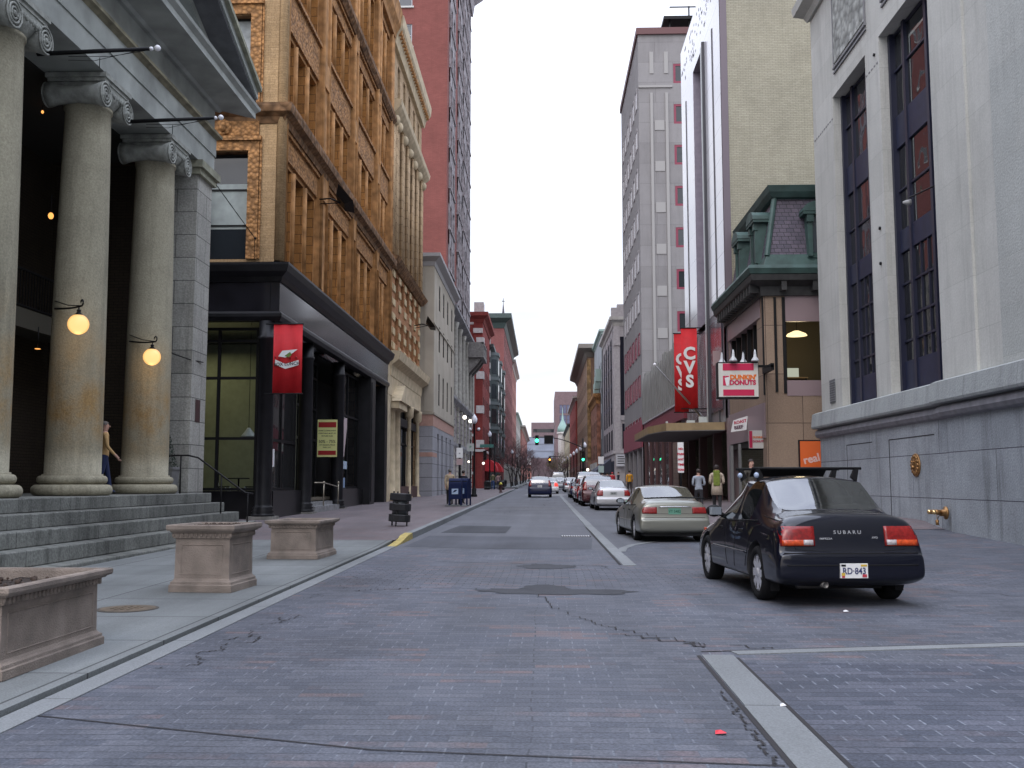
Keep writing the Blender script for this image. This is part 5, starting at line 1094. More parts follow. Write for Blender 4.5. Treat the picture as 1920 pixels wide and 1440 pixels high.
# battered granite base, set forward
b = MB(); wall(b, F, 24.5, 36.0, -.3, 3.1, [], 0, .08); b.quad((9.92, 36.0, -.3), (30, 36.0, -.3), (30, 36.0, 3.1), (9.92, 36.0, 3.1)); wall(b, F, -12, 24.5, -.3, 3.1, [], 0, .18); b.quad((9.92, 24.5, -.3), (9.82, 24.5, -.3), (9.82, 24.5, 3.1), (9.92, 24.5, 3.1)); b.build('granite_base', M_bgran, K)
for y0, y1, dd in ((24.5, 35.98, -.12), (-12, 24.5, .0)):
    b = MB(); b.profile(F, y0, y1, [(.0, 3.38 + 0), (.42 + dd, 3.44), (.44 + dd, 3.5), (.40 + dd, 3.95), (.30 + dd, 4.0), (0, 4.01)], mit1=1); b.build('sill_course', M_sill, K)
    b = MB(); b.profile(F, y0, y1, [(.0, 3.06), (.21 + dd, 3.08), (.29 + dd, 3.12), (.34 + dd, 3.22), (.32 + dd, 3.34), (.25 + dd, 3.40), (0, 3.41)], mit1=1); b.build('roll_moulding', mat('dark_moulding', (.20, .20, .22), .7, var=.2), K)
b = MB(); b.fb(F, 28.9, 28.95, 0, 2.74, .082, .085); b.fb(F, 25.6, 28.9, 2.72, 2.745, .082, .087); b.fb(F, 32.9, 32.94, .2, 2.74, .082, .085); b.fb(F, 30.4, 32.9, 2.72, 2.745, .082, .085); b.build('groove', M_crack, K)
def bankwin(y0, y1):
    z0, z1 = 4.02, 14.7; d = -.42; b = MB(); ym = y0 + (y1 - y0) * .5
    t_ = .07
    for u in (y0 + .08, y0 + (y1-y0) * .28, y0 + (y1-y0) * .72, y1 - .08): b.fb(F, u - .08, u + .08, z0, z1, d - .05, d + (.16 if u in (y0 + .08, y1 - .08) else .1))
    for za, zb in ((4.02, 4.95), (8.1, 8.75), (11.2, 12.15)): b.fb(F, y0 + .1, y1 - .1, za, zb, d - .05, d + .06, 1)
    for z in (5.5, 6.2, 7.15, 9.9, 13.5, 14.6): b.fb(F, y0 + .1, y1 - .1, z, z + .06, d - .04, d + .05)
    for u in (y0 + (y1-y0) * .43, y0 + (y1-y0) * .57): b.fb(F, u - .03, u + .03, 4.95, 8.1, d - .04, d + .045)
    o = b.build('window', [mat('win_iron', (.012, .014, .034), .4), M_navy], K)
    b = MB(); b.quad(F.p(y0, z0, d), F.p(y1, z0, d), F.p(y1, z1, d), F.p(y0, z1, d)); b.build('pane', winglass('bank_glass', (.012, .014, .018), .03, .12, 1, tr=.3, ior=1.8), o)
    b = MB(); b.quad(F.p(y0, z0, d - .5), F.p(y1, z0, d - .5), F.p(y1, z1, d - .5), F.p(y0, z1, d - .5)); 
    b.build('backing', mat('dark_room', (.02, .02, .022), .9), o)
    b = MB(); y = y0 + .1
    while y < y1: b.quad(F.p(y, 5, d - .2 - .04 * math.sin(y * 9)), F.p(y + .12, 5, d - .2 - .04 * math.sin((y + .12) * 9)), F.p(y + .12, 8.1, d - .2 - .04 * math.sin((y + .12) * 9)), F.p(y, 8.1, d - .2 - .04 * math.sin(y * 9))); y += .12
    b.build('curtain', mat('net_curtain', (.12, .13, .13), .9), o)
for a, c, _, _ in ops: bankwin(a, c)
# carved relief panels, dentil lines, cornice
for a, c in ((29.9, 33.1), (25.1, 28.3)):
    b = MB(); b.fb(F, a, c, 15.75, 18.0, -.02, .035); b.build('relief_panel', ornate('relief', (.36, .37, .35), dark=.6, scale=3.2, bump=1.2), K)
    b = MB(); b.fb(F, a - .1, c + .1, 15.55, 15.62, .0, .07); b.fb(F, a - .1, c + .1, 15.40, 15.46, .0, .05); b.fb(F, a - .08, a, 15.62, 18.1, 0, .05); b.fb(F, c, c + .08, 15.62, 18.1, 0, .05); b.build('panel_frame', mat('groove_grey', (.2, .2, .21), .8), K)
b = MB()
for y0, y1 in ((28.9, 29.95), (33.55, 35.9)):
    y = y0
    while y < y1: b.fb(F, y, y + .12, 13.95, 13.99, .0, .012); y += .24
b.build('bead_course', mat('groove_grey', (.2, .2, .21)), K)
b = MB(); b.profile(F, -12, 35.95, [(-.05, 18.6), (.1, 18.6), (.2, 18.8), (.5, 19.0), (.55, 19.3), (-.05, 19.35)], mit1=1); b.build('cornice', M_bankp, K)
b = MB(); b.profile(F, -12, 35.95, [(-.05, 19.35), (.35, 19.35), (.35, 20.6), (-.05, 20.6)], mit1=1); b.build('cornice_ornament', ornate('cornice_orn', (.16, .16, .17), dark=.2, scale=1.8, bump=2), K)
b = MB(); b.fb(F, 34.25, 34.85, 4.25, 5.05, .002, .03); o = b.build('vent', mat('vent_grey', (.13, .14, .15), .5), K)
b = MB()
for i in range(9): b.fb(F, 34.2, 34.8, 4.3 + i * .08, 4.33 + i * .08, .03, .045)
b.build('slat', mat('vent_light', (.22, .23, .24), .5), o)
b = MB()
for y, z in ((29.2, 9.0), (29.25, 7.95), (29.15, 14.3)): b.lathe([(.05, .0), (.05, .1), (.02, .12)], F.p(y, z, .05), 10, axis='x')
b.build('bolt', M_iron, K)
t = thing('wall_spotlight', (9.6, 26.8, 9), 'small white spotlight reaching out before the nearer bank window', 'light')
b = MB(); b.tube([(10.1, 25.2, 9.1), (9.75, 26.2, 9.05)], .02, 6); b.build('arm', M_iron, t); b = MB(); b.lathe([(.03, -.1), (.07, 0), (.09, .1)], (9.72, 26.3, 8.95), 12, axis='x'); b.build('head', mat('dull_white', (.3, .3, .3)), t)
# lion medallion and hose connection
brass = mat('brass', (.34, .19, .08), .42, metal=.85, var=.3, vscale=8)
t = thing('brass_medallion', (9.8, 26.9, 1.7), 'round polished brass lion-head medallion on the granite wall', 'medallion')
b = MB(); c = (9.92, 26.9, 1.98); b.lathe([(.31, 0), (.31, -.03), (.28, -.05), (.25, -.03)], c, 28, axis='x'); b.build('ring', brass, t)
b = MB(); b.sphere((9.89, 26.9, 1.98), .2, 16, sc=(.35, 1, 1.05)); b.sphere((9.82, 26.9, 1.92), .07, 10, sc=(.7, .9, .8)); b.sphere((9.83, 26.97, 2.06), .03, 8); b.sphere((9.83, 26.83, 2.06), .03, 8)
for i in range(14): a = i * .45; b.sphere((9.87, 26.9 + .22 * math.cos(a), 1.98 + .22 * math.sin(a)), .06, 8, sc=(.6, 1, 1))
b.build('lion_head', brass, t)
t = thing('hose_connection', (9.4, 24.8, .5), 'brass two-way fire hose connection low on the granite wall', 'hose connection')
b = MB(); b.lathe([(.16, 0), (.16, -.03), (.08, -.05), (.08, -.16)], (9.82, 24.8, .78), 18, axis='x'); b.build('flange', brass, t)
for dy in (-.12, .12):
    b = MB(); b.tube([(9.70, 24.8, .78), (9.60, 24.8 + dy * .6, .80), (9.50, 24.8 + dy * 1.2, .80)], [.07, .06, .055], 12); b.build('inlet', brass, t); b = MB(); b.sphere((9.47, 24.8 + dy * 1.25, .80), .06, 10); b.build('cap', mat('bright_brass', (.7, .5, .25), .2, metal=.9), t)
b = MB(); b.lathe([(.01, 0), (.01, -.12), (.045, -.13), (.04, -.25), (.0001, -.26)], (9.59, 24.8, .74), 8); b.tube([(9.64, 24.8, .7), (9.59, 24.85, .55), (9.64, 24.8, .48)], .012, 6); b.build('chain', brass, t)

# ---- mansard corner building (tan granite, green copper roof)
M_tan = masonry('tan_granite', (.265, .19, .138), (.30, .22, .16), (.09, .06, .05), 1.35, 1.9, .014, rough=.55, var=.1, streak=.08, off=0)
M_tan2 = ornate('speckle', (.38, .27, .18), dark=.8, scale=30, bump=.05, var=.08)
M_cop = mat('copper_green', (.04, .08, .072), .6, var=.35, vscale=2); M_copd = mat('copper_dark', (.03, .06, .055), .6, var=.3, vscale=2)
M_slate = masonry('slate', (.085, .075, .10), (.12, .10, .13), (.03, .03, .035), .28, .17, .012, rough=.55, var=.2, streak=.2)
M_pk = mat('pink_panel', (.27, .2, .21), .4)
D = thing('mansard_building', (12, 42, .4), 'tan stone corner shop building with a green copper and slate mansard roof', 'building')
F = RF(8.6); S = CF(38.6)
b = MB()
wall(b, S, 8.6, 18, -.2, 8.75, [(9.42, 14, 5.2, 8.35)], .18, 0, 0); wall(b, F, 38.6, 46, -.2, 8.75, [(39.9, 45.8, 5.85, 8.0), (39.3, 45.9, -.2, 3.25)], .3, 0, 0, 1); b.build('wall', [M_tan, M_pk], D)
b = MB(); b.fb(S, 8.98, 9.08, 5.0, 8.7, .002, .04); b.fb(S, 9.30, 9.42, 4.95, 8.7, .002, .04); b.fb(S, 11, 13.2, 3.35, 3.42, .002, .05); b.fb(F, 38.62, 38.75, 4.9, 8.7, 0, .05); b.build('black_trim', M_ff, D)
b = MB(); b.fb(S, 9.42, 14, 7.75, 8.75, -.1, .02); b.fb(S, 9.42, 14, 4.85, 5.45, -.1, .02); b.build('spandrel_panel', M_pk, D)
o = place(window_mesh(4.58, 2.4, 'big', M_ff, G_shop, fw=.05, cols=1, rows=1), 'window', D, S, 11.71, 5.4, -.12)
b = MB(); b.box(9.2, 17.5, 38.85, 45.5, 5.0, 5.05); b.box(9.2, 17.5, 42.5, 42.6, 5.05, 8.4); b.box(8.9, 17.5, 38.85, 45.6, 8.4, 8.45); b.build('upper_room', mat('room_tan', (.10, .085, .055), .9), D)
t = thing('ceiling_lamp', (10.6, 40.2, 7.3), 'lit warm dish lamp hanging behind the upper corner window', 'lamp'); b = MB(); b.lathe([(.42, 7.42), (.36, 7.5), (.1, 7.62)], (10.25, 40.2, 0), 20); b.build('shade', emis('lamp_dish', (1, .72, .38), 2.2), t); b = MB(); b.tube([(10.25, 40.2, 7.6), (10.25, 40.2, 8.4)], .015, 6); b.build('cord', M_iron, t)
rl = bpy.data.lights.new('dish_light', 'POINT'); rl.energy = 60; rl.color = (1, .75, .45); rl.shadow_soft_size = .3; ro = bpy.data.objects.new('dish_light', rl); COL.objects.link(ro); ro.parent = t; ro.location = (-.35, .2, -.3)
t = thing('desk', (10.3, 41, 5.1), 'small lit desk with papers inside the upper window', 'desk'); b = MB(); b.box(9.8, 10.8, 40.7, 41.5, 5.75, 5.8); b.build('desk_top', mat('desk', (.3, .2, .1)), t)
for x, y in ((9.85, 40.75), (10.7, 40.75), (9.85, 41.4), (10.7, 41.4)): b = MB(); b.box(x, x + .06, y, y + .06, 5.05, 5.75); b.build('leg', M_ff, t)
b = MB(); b.box(10.0, 10.5, 41, 41.05, 5.8, 6.2); b.build('monitor', emis('screen', (.6, .6, .5), .9), t)
b = MB(); b.fb(F, 39.9, 45.8, 5.85, 8.0, -.28, -.26, 1)
for u in (39.92, 41.1, 42.3, 43.5, 44.7, 45.75): b.fb(F, u - .05, u + .05, 5.85, 8.0, -.26, -.1)
b.build('street_window', [M_ff, winglass('street_glass', (.05, .03, .02), .08, .1, .7)], D)
b = MB(); b.fb(F, 39.2, 46, 8.0, 8.75, .002, .04); b.fb(F, 38.7, 46, 3.25, 4.6, .002, .05); b.fb(F, 45.9, 46.6, -.2, 4.5, .0, .06); b.build('street_panel', M_pk, D)
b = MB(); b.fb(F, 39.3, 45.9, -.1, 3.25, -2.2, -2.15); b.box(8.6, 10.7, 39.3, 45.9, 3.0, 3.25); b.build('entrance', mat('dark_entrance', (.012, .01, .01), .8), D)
b = MB(); b.fb(F, 45.4, 45.8, .1, 3.2, .0, .12); b.fb(F, 43.6, 43.8, .1, 3.2, 0, .1); b.build('door_post', mat('grey_post', (.2, .2, .2), .5), D)
# cornice, mansard, dormers
def ring2(nm, prof, m, fx=8.6, y0=38.6, y1=46.5, x1=18):
    b = MB(); b.profile(RF(fx), y0, y1, prof, mit0=1); b.profile(CF(y0), fx, x1, prof, mit0=1); return b.build(nm, m, D)
ring2('cornice', [(-.1, 8.75), (.12, 8.75), (.16, 9.1), (.55, 9.28), (.6, 9.5), (-.1, 9.52)], mat('cornice_dark', (.035, .035, .035), .6, var=.3))
ring2('copper_gutter', [(-.1, 9.52), (.62, 9.52), (.70, 9.72), (.64, 9.86), (.2, 9.92), (-.1, 9.92)], M_cop)
b = MB()
for i in range(6): b.fb(S, 9.2 + i * 1.2, 9.4 + i * 1.2, 8.9, 9.3, .1, .5)
for i in range(14): b.fb(F, 38.7 + i * .55, 38.9 + i * .55, 8.9, 9.3, .1, .5)
b.build('bracket', mat('cornice_dark', (.035, .035, .035)), D)
def slope(nm, za, zb, ia, ib, m):
    """mansard tier: inset ia at height za to inset ib at zb"""
    b = MB(); A = [(8.6 + ia, 46.4, za), (8.6 + ia, 38.6 + ia, za), (18, 38.6 + ia, za)]; B = [(8.6 + ib, 46.4, zb), (8.6 + ib, 38.6 + ib, zb), (18, 38.6 + ib, zb)]
    b.add(A + B, [(0, 1, 4, 3), (1, 2, 5, 4)]); return b.build(nm, m, D)
slope('copper_skirt', 9.9, 10.45, .05, .22, M_cop); slope('slate_roof', 10.45, 12.9, .24, .72, M_slate)
b = MB(); b.box(8.9, 18, 38.9, 46.4, 9.8, 9.9); b.box(9.3, 18, 39.3, 46.4, 12.6, 13.0); b.build('roof_deck', M_copd, D)
b = MB(); b.profile(RF(9.25), 39.25, 46.4, [(-.1, 12.8), (.1, 12.85), (.22, 13.05), (.28, 13.3), (-.1, 13.42)], mit0=1); b.profile(CF(39.25), 9.25, 18, [(-.1, 12.8), (.1, 12.85), (.22, 13.05), (.28, 13.3), (-.1, 13.42)], mit0=1); b.build('roof_curb', M_copd, D)
b = MB(); v = [(8.80, 38.8, 10.4), (9.02, 38.8, 10.4), (9.5, 39.29, 12.9), (9.29, 39.29, 12.9), (8.80, 39.02, 10.4), (9.29, 39.5, 12.9)]; b.tube([(8.84, 38.84, 10.4), (9.30, 39.30, 12.9)], .11, 8, sm=False); b.build('hip', M_cop, D)
def dormer(F, u, d0, lab='dormer'):
    b = MB(); w_ = .5
    b.fb(F, u - w_, u + w_, 10.3, 12.0, d0 - 1.2, d0); o = b.build('dormer', M_cop, D)
    b = MB(); b.fb(F, u - w_ - .18, u + w_ + .18, 12.0, 12.12, d0 - 1.2, d0 + .2)
    pts = [(u - w_ - .2, 12.12)] + [(u + (w_ + .2) * math.cos(math.pi - a), 12.12 + .42 * math.sin(a)) for a in [math.pi * k / 8 for k in range(1, 8)]] + [(u + w_ + .2, 12.12)]
    A = [F.p(x, z, d0 + .22) for x, z in pts]; b.prism(A, tuple(-F.N * 1.4)); b.build('pediment', M_cop, o)
    for s in (-1, 1): b = MB(); b.fb(F, u + s * (w_ - .1) - .09, u + s * (w_ - .1) + .09, 10.35, 12.0, d0, d0 + .1); b.fb(F, u + s * (w_ - .1) - .13, u + s * (w_ - .1) + .13, 11.7, 12.0, d0, d0 + .16); b.build('column', M_cop, o)
    b = MB(); b.fb(F, u - .28, u + .28, 10.5, 11.9, d0 + .002, d0 + .02); b.build('pane', G_bright, o)
dormer(F, 40.4, -.12); dormer(F, 43.6, -.12); dormer(S, 10.9, -.12)
# signs of the doughnut shop
t = thing('hanging_shop_sign', (7.3, 37.0, 4.6), 'white square hanging shop sign with magenta bars and orange lettering, four lamps on top', 'sign')
M_mag = mat('magenta', (.52, .01, .07), .5); M_or = mat('orange_letter', (.75, .16, .01), .5); M_face = mat('sign_face', (.62, .60, .55), .5)
b = MB(); b.box(6.50, 8.0, 37.0, 37.45, 4.62, 5.98); b.build('cabinet', M_ff, t, bevel=.01)
b = MB(); b.box(6.52, 7.98, 36.985, 37.0, 4.68, 5.93); b.build('face', M_face, t)
b = MB(); b.box(6.68, 7.82, 36.975, 36.986, 5.66, 5.92); b.box(6.68, 7.82, 36.975, 36.986, 4.72, 4.95); b.build('bar', M_mag, t)
put_text(text_mesh("DUNKIN'", .235, M_or, .004, .012, 1.0), t, (7.42, 36.975, 5.40), (0, -1, 0)); put_text(text_mesh("DONUTS", .235, M_mag, .004, .012, 1.0), t, (7.40, 36.975, 5.20), (0, -1, 0))
b = MB(); b.box(6.68, 6.90, 36.974, 36.986, 5.10, 5.46); b.build('emblem', M_mag, t)
b = MB(); pl(b, [(6.74, 5.38), (6.90, 5.42), (6.93, 5.36), (6.88, 5.08), (6.80, 5.08)], 36.962, th=.01); b.tube([(6.78, 36.96, 5.42), (6.74, 36.96, 5.50), (6.79, 36.96, 5.52)], .008, 6); b.build('cup_emblem', M_wt, t)
for x, y in ((6.75, 37.5), (7.05, 36.85), (7.55, 37.5), (7.85, 36.85)):
    b = MB(); b.lathe([(.15, 5.99), (.14, 6.03), (.06, 6.16), (.045, 6.3), (.02, 6.42)], (x, y, 0), 16); o = b.build('lamp', mat('lamp_white', (.5, .52, .54), .35), t)
    b = MB(); b.tube([(x, y, 6.4), (x, (y + 37.22) / 2, 6.46), (x, 37.22, 6.3), (x, 37.22, 5.98)], .014, 6); b.build('gooseneck', M_iron, o)
b = MB(); b.box(8.0, 8.6, 37.15, 37.3, 5.8, 5.88); b.box(8.5, 8.62, 37.15, 38.65, 5.7, 5.95); b.build('bracket', M_iron, t)
t = thing('small_shop_sign', (8.5, 40.2, 2.9), 'small white and magenta shop sign over the doorway', 'sign')
b = MB(); b.box(8.05, 8.75, 39.2, 39.3, 2.85, 3.55); b.build('panel', M_face, t); b = MB(); b.box(8.05, 8.17, 39.185, 39.2, 2.87, 3.53); b.box(8.66, 8.75, 39.185, 39.2, 2.87, 3.53); b.build('edge_bar', M_mag, t)
put_text(text_mesh("DUNKIN'", .11, M_or, .003, .004), t, (8.41, 39.185, 3.28), (0, -1, 0)); put_text(text_mesh("DONUTS", .11, M_mag, .003, .004), t, (8.41, 39.185, 3.12), (0, -1, 0))
t = thing('tilted_sign', (8.0, 42, 3.6), 'white tilted sign with magenta lettering under the stone corner', 'sign')
b = MB(); b.add([(7.86, 41.9, 3.62), (8.50, 41.9, 3.72), (8.56, 41.9, 4.30), (7.98, 41.9, 4.12), (7.86, 42.0, 3.62), (8.50, 42.0, 3.72), (8.56, 42.0, 4.30), (7.98, 42.0, 4.12)], [(0, 1, 2, 3), (4, 7, 6, 5), (0, 4, 5, 1), (1, 5, 6, 2), (2, 6, 7, 3), (3, 7, 4, 0)]); b.build('panel', M_wt, t)
put_text(text_mesh("ROAST", .17, M_mag, .003, .006), t, (8.25, 41.89, 4.05), (0, -1, 0), rot=.2); put_text(text_mesh("BEEF", .19, mat('letter_dark', (.1, .03, .06)), .003, .006), t, (8.18, 41.89, 3.82), (0, -1, 0), rot=.16)
t = thing('orange_poster', (10.4, 38.5, 2.1), 'orange poster with pale slanted lettering at the foot of the stone wall', 'poster')
b = MB(); b.fb(S, 9.78, 11.9, 1.6, 3.15, .002, .05); b.build('frame', M_ff, t); b = MB(); b.fb(S, 9.84, 11.84, 1.66, 3.1, .05, .06); b.build('sheet', mat('poster_orange', (.72, .13, .02), .5), t)
put_text(text_mesh("real latte", .42, mat('pale_orange', (.75, .5, .45)), .002, .012, 1, align='LEFT'), t, (9.95, 38.535, 2.35), (0, -1, 0), rot=.22)

# ---- tall tan brick building with a white panelled front
V = thing('white_panel_building', (15, 53, .4), 'tall building with white panel street front and blank tan brick side', 'building')
M_tb = masonry('tan_side_brick', (.34, .32, .24), (.39, .365, .28), (.25, .23, .18), .26, .085, .01, var=.1, streak=.12)
M_wp, nt, N, L, bs = mk('white_panel'); g = N.new('ShaderNodeNewGeometry'); vv = wallvec(N, L, g); br = N.new('ShaderNodeTexBrick'); L.new(vv, br.inputs['Vector']); br.inputs['Scale'].default_value = 1; br.offset = 0
br.inputs['Brick Width'].default_value = 50; br.inputs['Row Height'].default_value = 1.55; br.inputs['Mortar Size'].default_value = .012; br.inputs['Color1'].default_value = (.62, .62, .66, 1); br.inputs['Color2'].default_value = (.66, .66, .70, 1); br.inputs['Mortar'].default_value = (.25, .25, .28, 1)
L.new(br.outputs[0], bs.inputs['Base Color']); bs.inputs['Roughness'].default_value = .16; bs.inputs['Specular IOR Level'].default_value = .9
MATS['white_panel'] = M_wp
M_lav = mat('lavender_panel', (.30, .27, .33), .35, var=.1); M_gpan = mat('grey_panel', (.20, .19, .21), .25, var=.15, vscale=.6)
F = RF(8.6); S = CF(46.5); ZT = 27.9
b = MB(); b.quad(S.p(8.9, -.2), S.p(22, -.2), S.p(22, ZT), S.p(8.9, ZT)); b.quad((8.7, 46.5, ZT), (22, 46.5, ZT), (22, 59.6, ZT), (8.7, 59.6, ZT)); b.quad((22, 46.5, 0), (22, 59.6, 0), (22, 59.6, ZT), (22, 46.5, ZT)); b.quad((8.7, 59.6, 0), (22, 59.6, 0), (22, 59.6, ZT), (8.7, 59.6, ZT))
b.build('brick_side', M_tb, V)
b = MB(); b.fb(S, 8.6, 8.92, 4.4, ZT, -.6, .03); b.build('edge_strip', mat('edge_mauve', (.15, .12, .14), .5), V)
rec = [(51.8, 54.9, 4.4, 24.7)]
b = MB(); wall(b, F, 46.53, 59.6, 9.9, ZT, [(51.8, 54.9, 9.9, 24.7)], 1.4, .02, 0, 1); b.build('white_front', [M_wp, M_lav], V)
b = MB(); wall(b, F, 46.53, 59.6, 4.4, 9.9, [(51.8, 54.9, 4.4, 9.9)], 1.4, .0, 0, 1); b.build('grey_front', [M_gpan, M_lav], V)
b = MB(); b.quad(F.p(51.8, 4.4, -1.35), F.p(54.9, 4.4, -1.35), F.p(54.9, 24.7, -1.35), F.p(51.8, 24.7, -1.35)); o = b.build('stair_glazing', G_bright, V)
b = MB(); b.fb(F, 50.9, 51.1, 4.4, 24.7, .0, .16, 1); b.fb(F, 51.6, 51.8, 4.4, 24.7, .0, .1)
for u, zt in ((48.6, 24.3), (57.7, 24.1)): b.fb(F, u - .1, u + .1, 4.4, zt, .0, .05, 1)
b.build('fin', [mat('pale_metal', (.5, .55, .55), .3), mat('dark_strip', (.05, .05, .06), .4)], V)
b = MB(); rr = random.Random(3)
for i in range(70): y = 47 + rr.random() * 12.2; z = 25.4 + rr.random() * 1.9; b.fb(F, y, y + .16, z, z + .14, .021, .026)
b.build('perforation', mat('pitting', (.12, .12, .14)), V)
# entrance canopy, tower base
b = MB(); v = [(8.6, 47.4, 4.02), (5.95, 48.2, 4.02), (5.4, 51.5, 4.02), (5.5, 60.0, 4.02), (8.6, 61.0, 4.02)]; b.prism(v, (0, 0, .36)); b.build('canopy', mat('canopy_bronze', (.30, .215, .11), .6, var=.25, vscale=1.5), V)
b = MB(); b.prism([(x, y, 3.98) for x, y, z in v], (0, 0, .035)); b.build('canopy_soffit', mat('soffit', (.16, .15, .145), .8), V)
b = MB(); b.fb(F, 46.6, 59.6, 4.0, 4.4, -.5, .0); b.fb(F, 46.6, 59.6, -.2, 4.0, -2.6, -2.5, 1)
for u in (46.6, 50.5, 55, 59.2): b.fb(F, u, u + .35, .1, 4.0, -.4, .0, 0)
b.build('entrance_front', [mat('maroon_frame', (.09, .04, .04), .5), G_dark], V)
b = MB(); b.fb(F, 60.8, 63.3, -.2, 4.0, -3, .4); b.build('brown_pier', masonry('brown_stone', (.2, .14, .11), (.24, .17, .14), (.12, .09, .08), .6, .3), V)
b = MB(); b.fb(F, 47.5, 58, 5.0, 9.5, .03, .06); b.build('lower_glazing', winglass('mauve_glass', (.08, .07, .09), .22, .15, .8), V)
b = MB(); b.box(6.4, 6.5, 52, 52.1, 4.38, 4.7); b.box(7.8, 8.2, 50, 50.2, 4.38, 4.8); b.box(7.2, 7.6, 50, 50.2, 4.38, 4.62); b.build('canopy_lights', mat('pale_metal', (.5, .55, .55)), V)
# angled flagpole
t = thing('angled_flagpole', (8.3, 53, 4.9), 'grey flagpole with white ball slanting out above the canopy', 'flagpole')
b = MB(); b.tube([(8.55, 52.9, 4.75), (8.2, 52.6, 5.15)], [.13, .09], 12); b.build('socket', mat('pole_grey', (.35, .35, .37), .4, metal=.5), t); b = MB(); b.tube([(8.45, 52.8, 4.9), (5.72, 50.1, 7.35)], [.06, .04], 10); b.build('pole', mat('pole_grey', (.35, .35, .37)), t); b = MB(); b.sphere((5.64, 50.0, 7.43), .09, 12); b.build('ball', mat('white_ball', (.75, .75, .78)), t)
# red pharmacy banners
def banner(x0, x1, y, z0, z1, lab, size):
    t = thing('pharmacy_banner', (x1, y, z0), lab, 'banner', 'red banners on the white panel building')
    b = MB(); n = 10
    for i in range(n):
        a = x0 + (x1 - x0) * i / n; c = x0 + (x1 - x0) * (i + 1) / n; w0 = .03 * math.sin(i * .8); w1 = .03 * math.sin((i + 1) * .8)
        b.add([(a, y + w0, z0), (c, y + w1, z0), (c, y, z1), (a, y, z1), (a, y + w0 + .012, z0), (c, y + w1 + .012, z0), (c, y + .012, z1), (a, y + .012, z1)], [(0, 1, 2, 3), (7, 6, 5, 4), (0, 4, 5, 1), (3, 2, 6, 7)], sm=True)
    b.build('cloth', M_red, t)
    b = MB(); b.tube([(x0 - .05, y, z1), (8.65, y, z1)], .03, 8); b.tube([(x0 - .05, y, z0), (8.65, y, z0)], .03, 8); b.build('rod', M_iron, t)
    for k, ch in enumerate('CVS'): put_text(text_mesh(ch, size, M_wt, .004, .035, 1.0), t, ((x0 + x1) / 2, y - .055, z0 + (z1 - z0) * .50 + size * (.85 - k * .83)), (0, -1, 0))
banner(7.25, 8.08, 52, 5.35, 9.6, 'nearer red pharmacy banner with large white letters hanging down', .88)
banner(7.22, 7.98, 54.6, 5.35, 9.7, 'farther red pharmacy banner half hidden behind the nearer one', .85)
t = thing('ice_cream_sign', (7.9, 45.4, 7), 'pale figure-shaped white and pink sign hanging beside the mansard corner', 'sign'); b = MB(); b.box(8.08, 8.46, 47.2, 47.28, 7.05, 7.75); b.build('panel', mat('pale_pinkw', (.42, .3, .3)), t); b = MB(); b.box(8.2, 8.32, 47.2, 47.28, 5.4, 7.05); b.build('tail', mat('pale_greyw', (.4, .38, .42)), t)
# ---- low ribbed building with maroon band
U = thing('ribbed_building', (12, 73, .5), 'low building with a ribbed grey screen over a maroon band', 'building')
M_rib = mat('ribbed_grey', (.22, .22, .21), .6, var=.15, vscale=1)
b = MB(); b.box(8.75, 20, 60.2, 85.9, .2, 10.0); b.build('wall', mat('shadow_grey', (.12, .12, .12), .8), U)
b = MB(); y = 61.
while y < 85.5:
    zt = 10.6 - .28 * (int(y / 3.1) % 2); b.fb(F, y, y + .5, 6.5, zt, -.14, .10); y += 1.15
b.build('rib', M_rib, U)
b = MB(); b.fb(F, 60.2, 84, 5.4, 6.4, -.15, .12); b.build('maroon_band', mat('maroon', (.20, .03, .05), .5), U); b = MB(); b.fb(F, 60.2, 84, 6.4, 6.5, -.15, .2); b.build('coping', mat('pale_coping', (.4, .38, .4)), U)
b = MB(); b.fb(F, 60.2, 85.9, .2, 5.4, -.15, -.1, 1)
for u in (64, 68, 72, 76, 80, 84): b.fb(F, u, u + .3, .2, 5.4, -.1, .05)
b.build('shopfront', [mat('maroon_frame', (.09, .04, .04)), G_dark], U)
# ---- grey concrete office block with maroon windows
M_gc = masonry('grey_panel_wall', (.235, .225, .225), (.265, .255, .255), (.2, .19, .19), 3.1, 1.85, .02, var=.08, streak=.15); M_mar = mat('maroon_window', (.22, .03, .06), .5); M_lg = mat('light_strip', (.33, .32, .31), .8)
Y_ = thing('grey_office_block', (13, 95, .5), 'tall grey concrete office block with maroon framed windows', 'building')
S = CF(86); ZT = 41.4; sops = [(11.7, 13.5, 36.9 - 3.72 * i, 38.7 - 3.72 * i) for i in range(8)]
rows = [37.0 - 3.72 * i for i in range(9)]; ops = [(87.6 + 2.9 * i, 88.7 + 2.9 * i, z - (1.9), z + .0) for z in rows for i in range(6)]
b = MB(); wall(b, S, 8.6, 22, .2, ZT, sops, .2); wall(b, F, 86, 105, 6.9, ZT, ops, .05); b.quad((8.6, 86, ZT), (22, 86, ZT), (22, 105, ZT), (8.6, 105, ZT)); b.quad((8.6, 105, 0), (22, 105, 0), (22, 105, ZT), (8.6, 105, ZT)); b.build('wall', M_gc, Y_)
for a, c, z0, z1 in sops: place(window_mesh(1.8, 1.8, 'm', M_mar, G_dark, fw=.2, rows=1), 'window', Y_, S, (a + c) / 2, z0, -.05)
for a, c, z0, z1 in ops: place(window_mesh(1.5, 1.9, 'm', mat('pale_mullion', (.4, .38, .4), .5) if z0 > 14 else M_mar, winglass('office_glass', (.1, .1, .11), .12, .0, 1, ior=2.4), fw=.05, rows=1), 'window', Y_, F, (a + c) / 2, z0, .03)
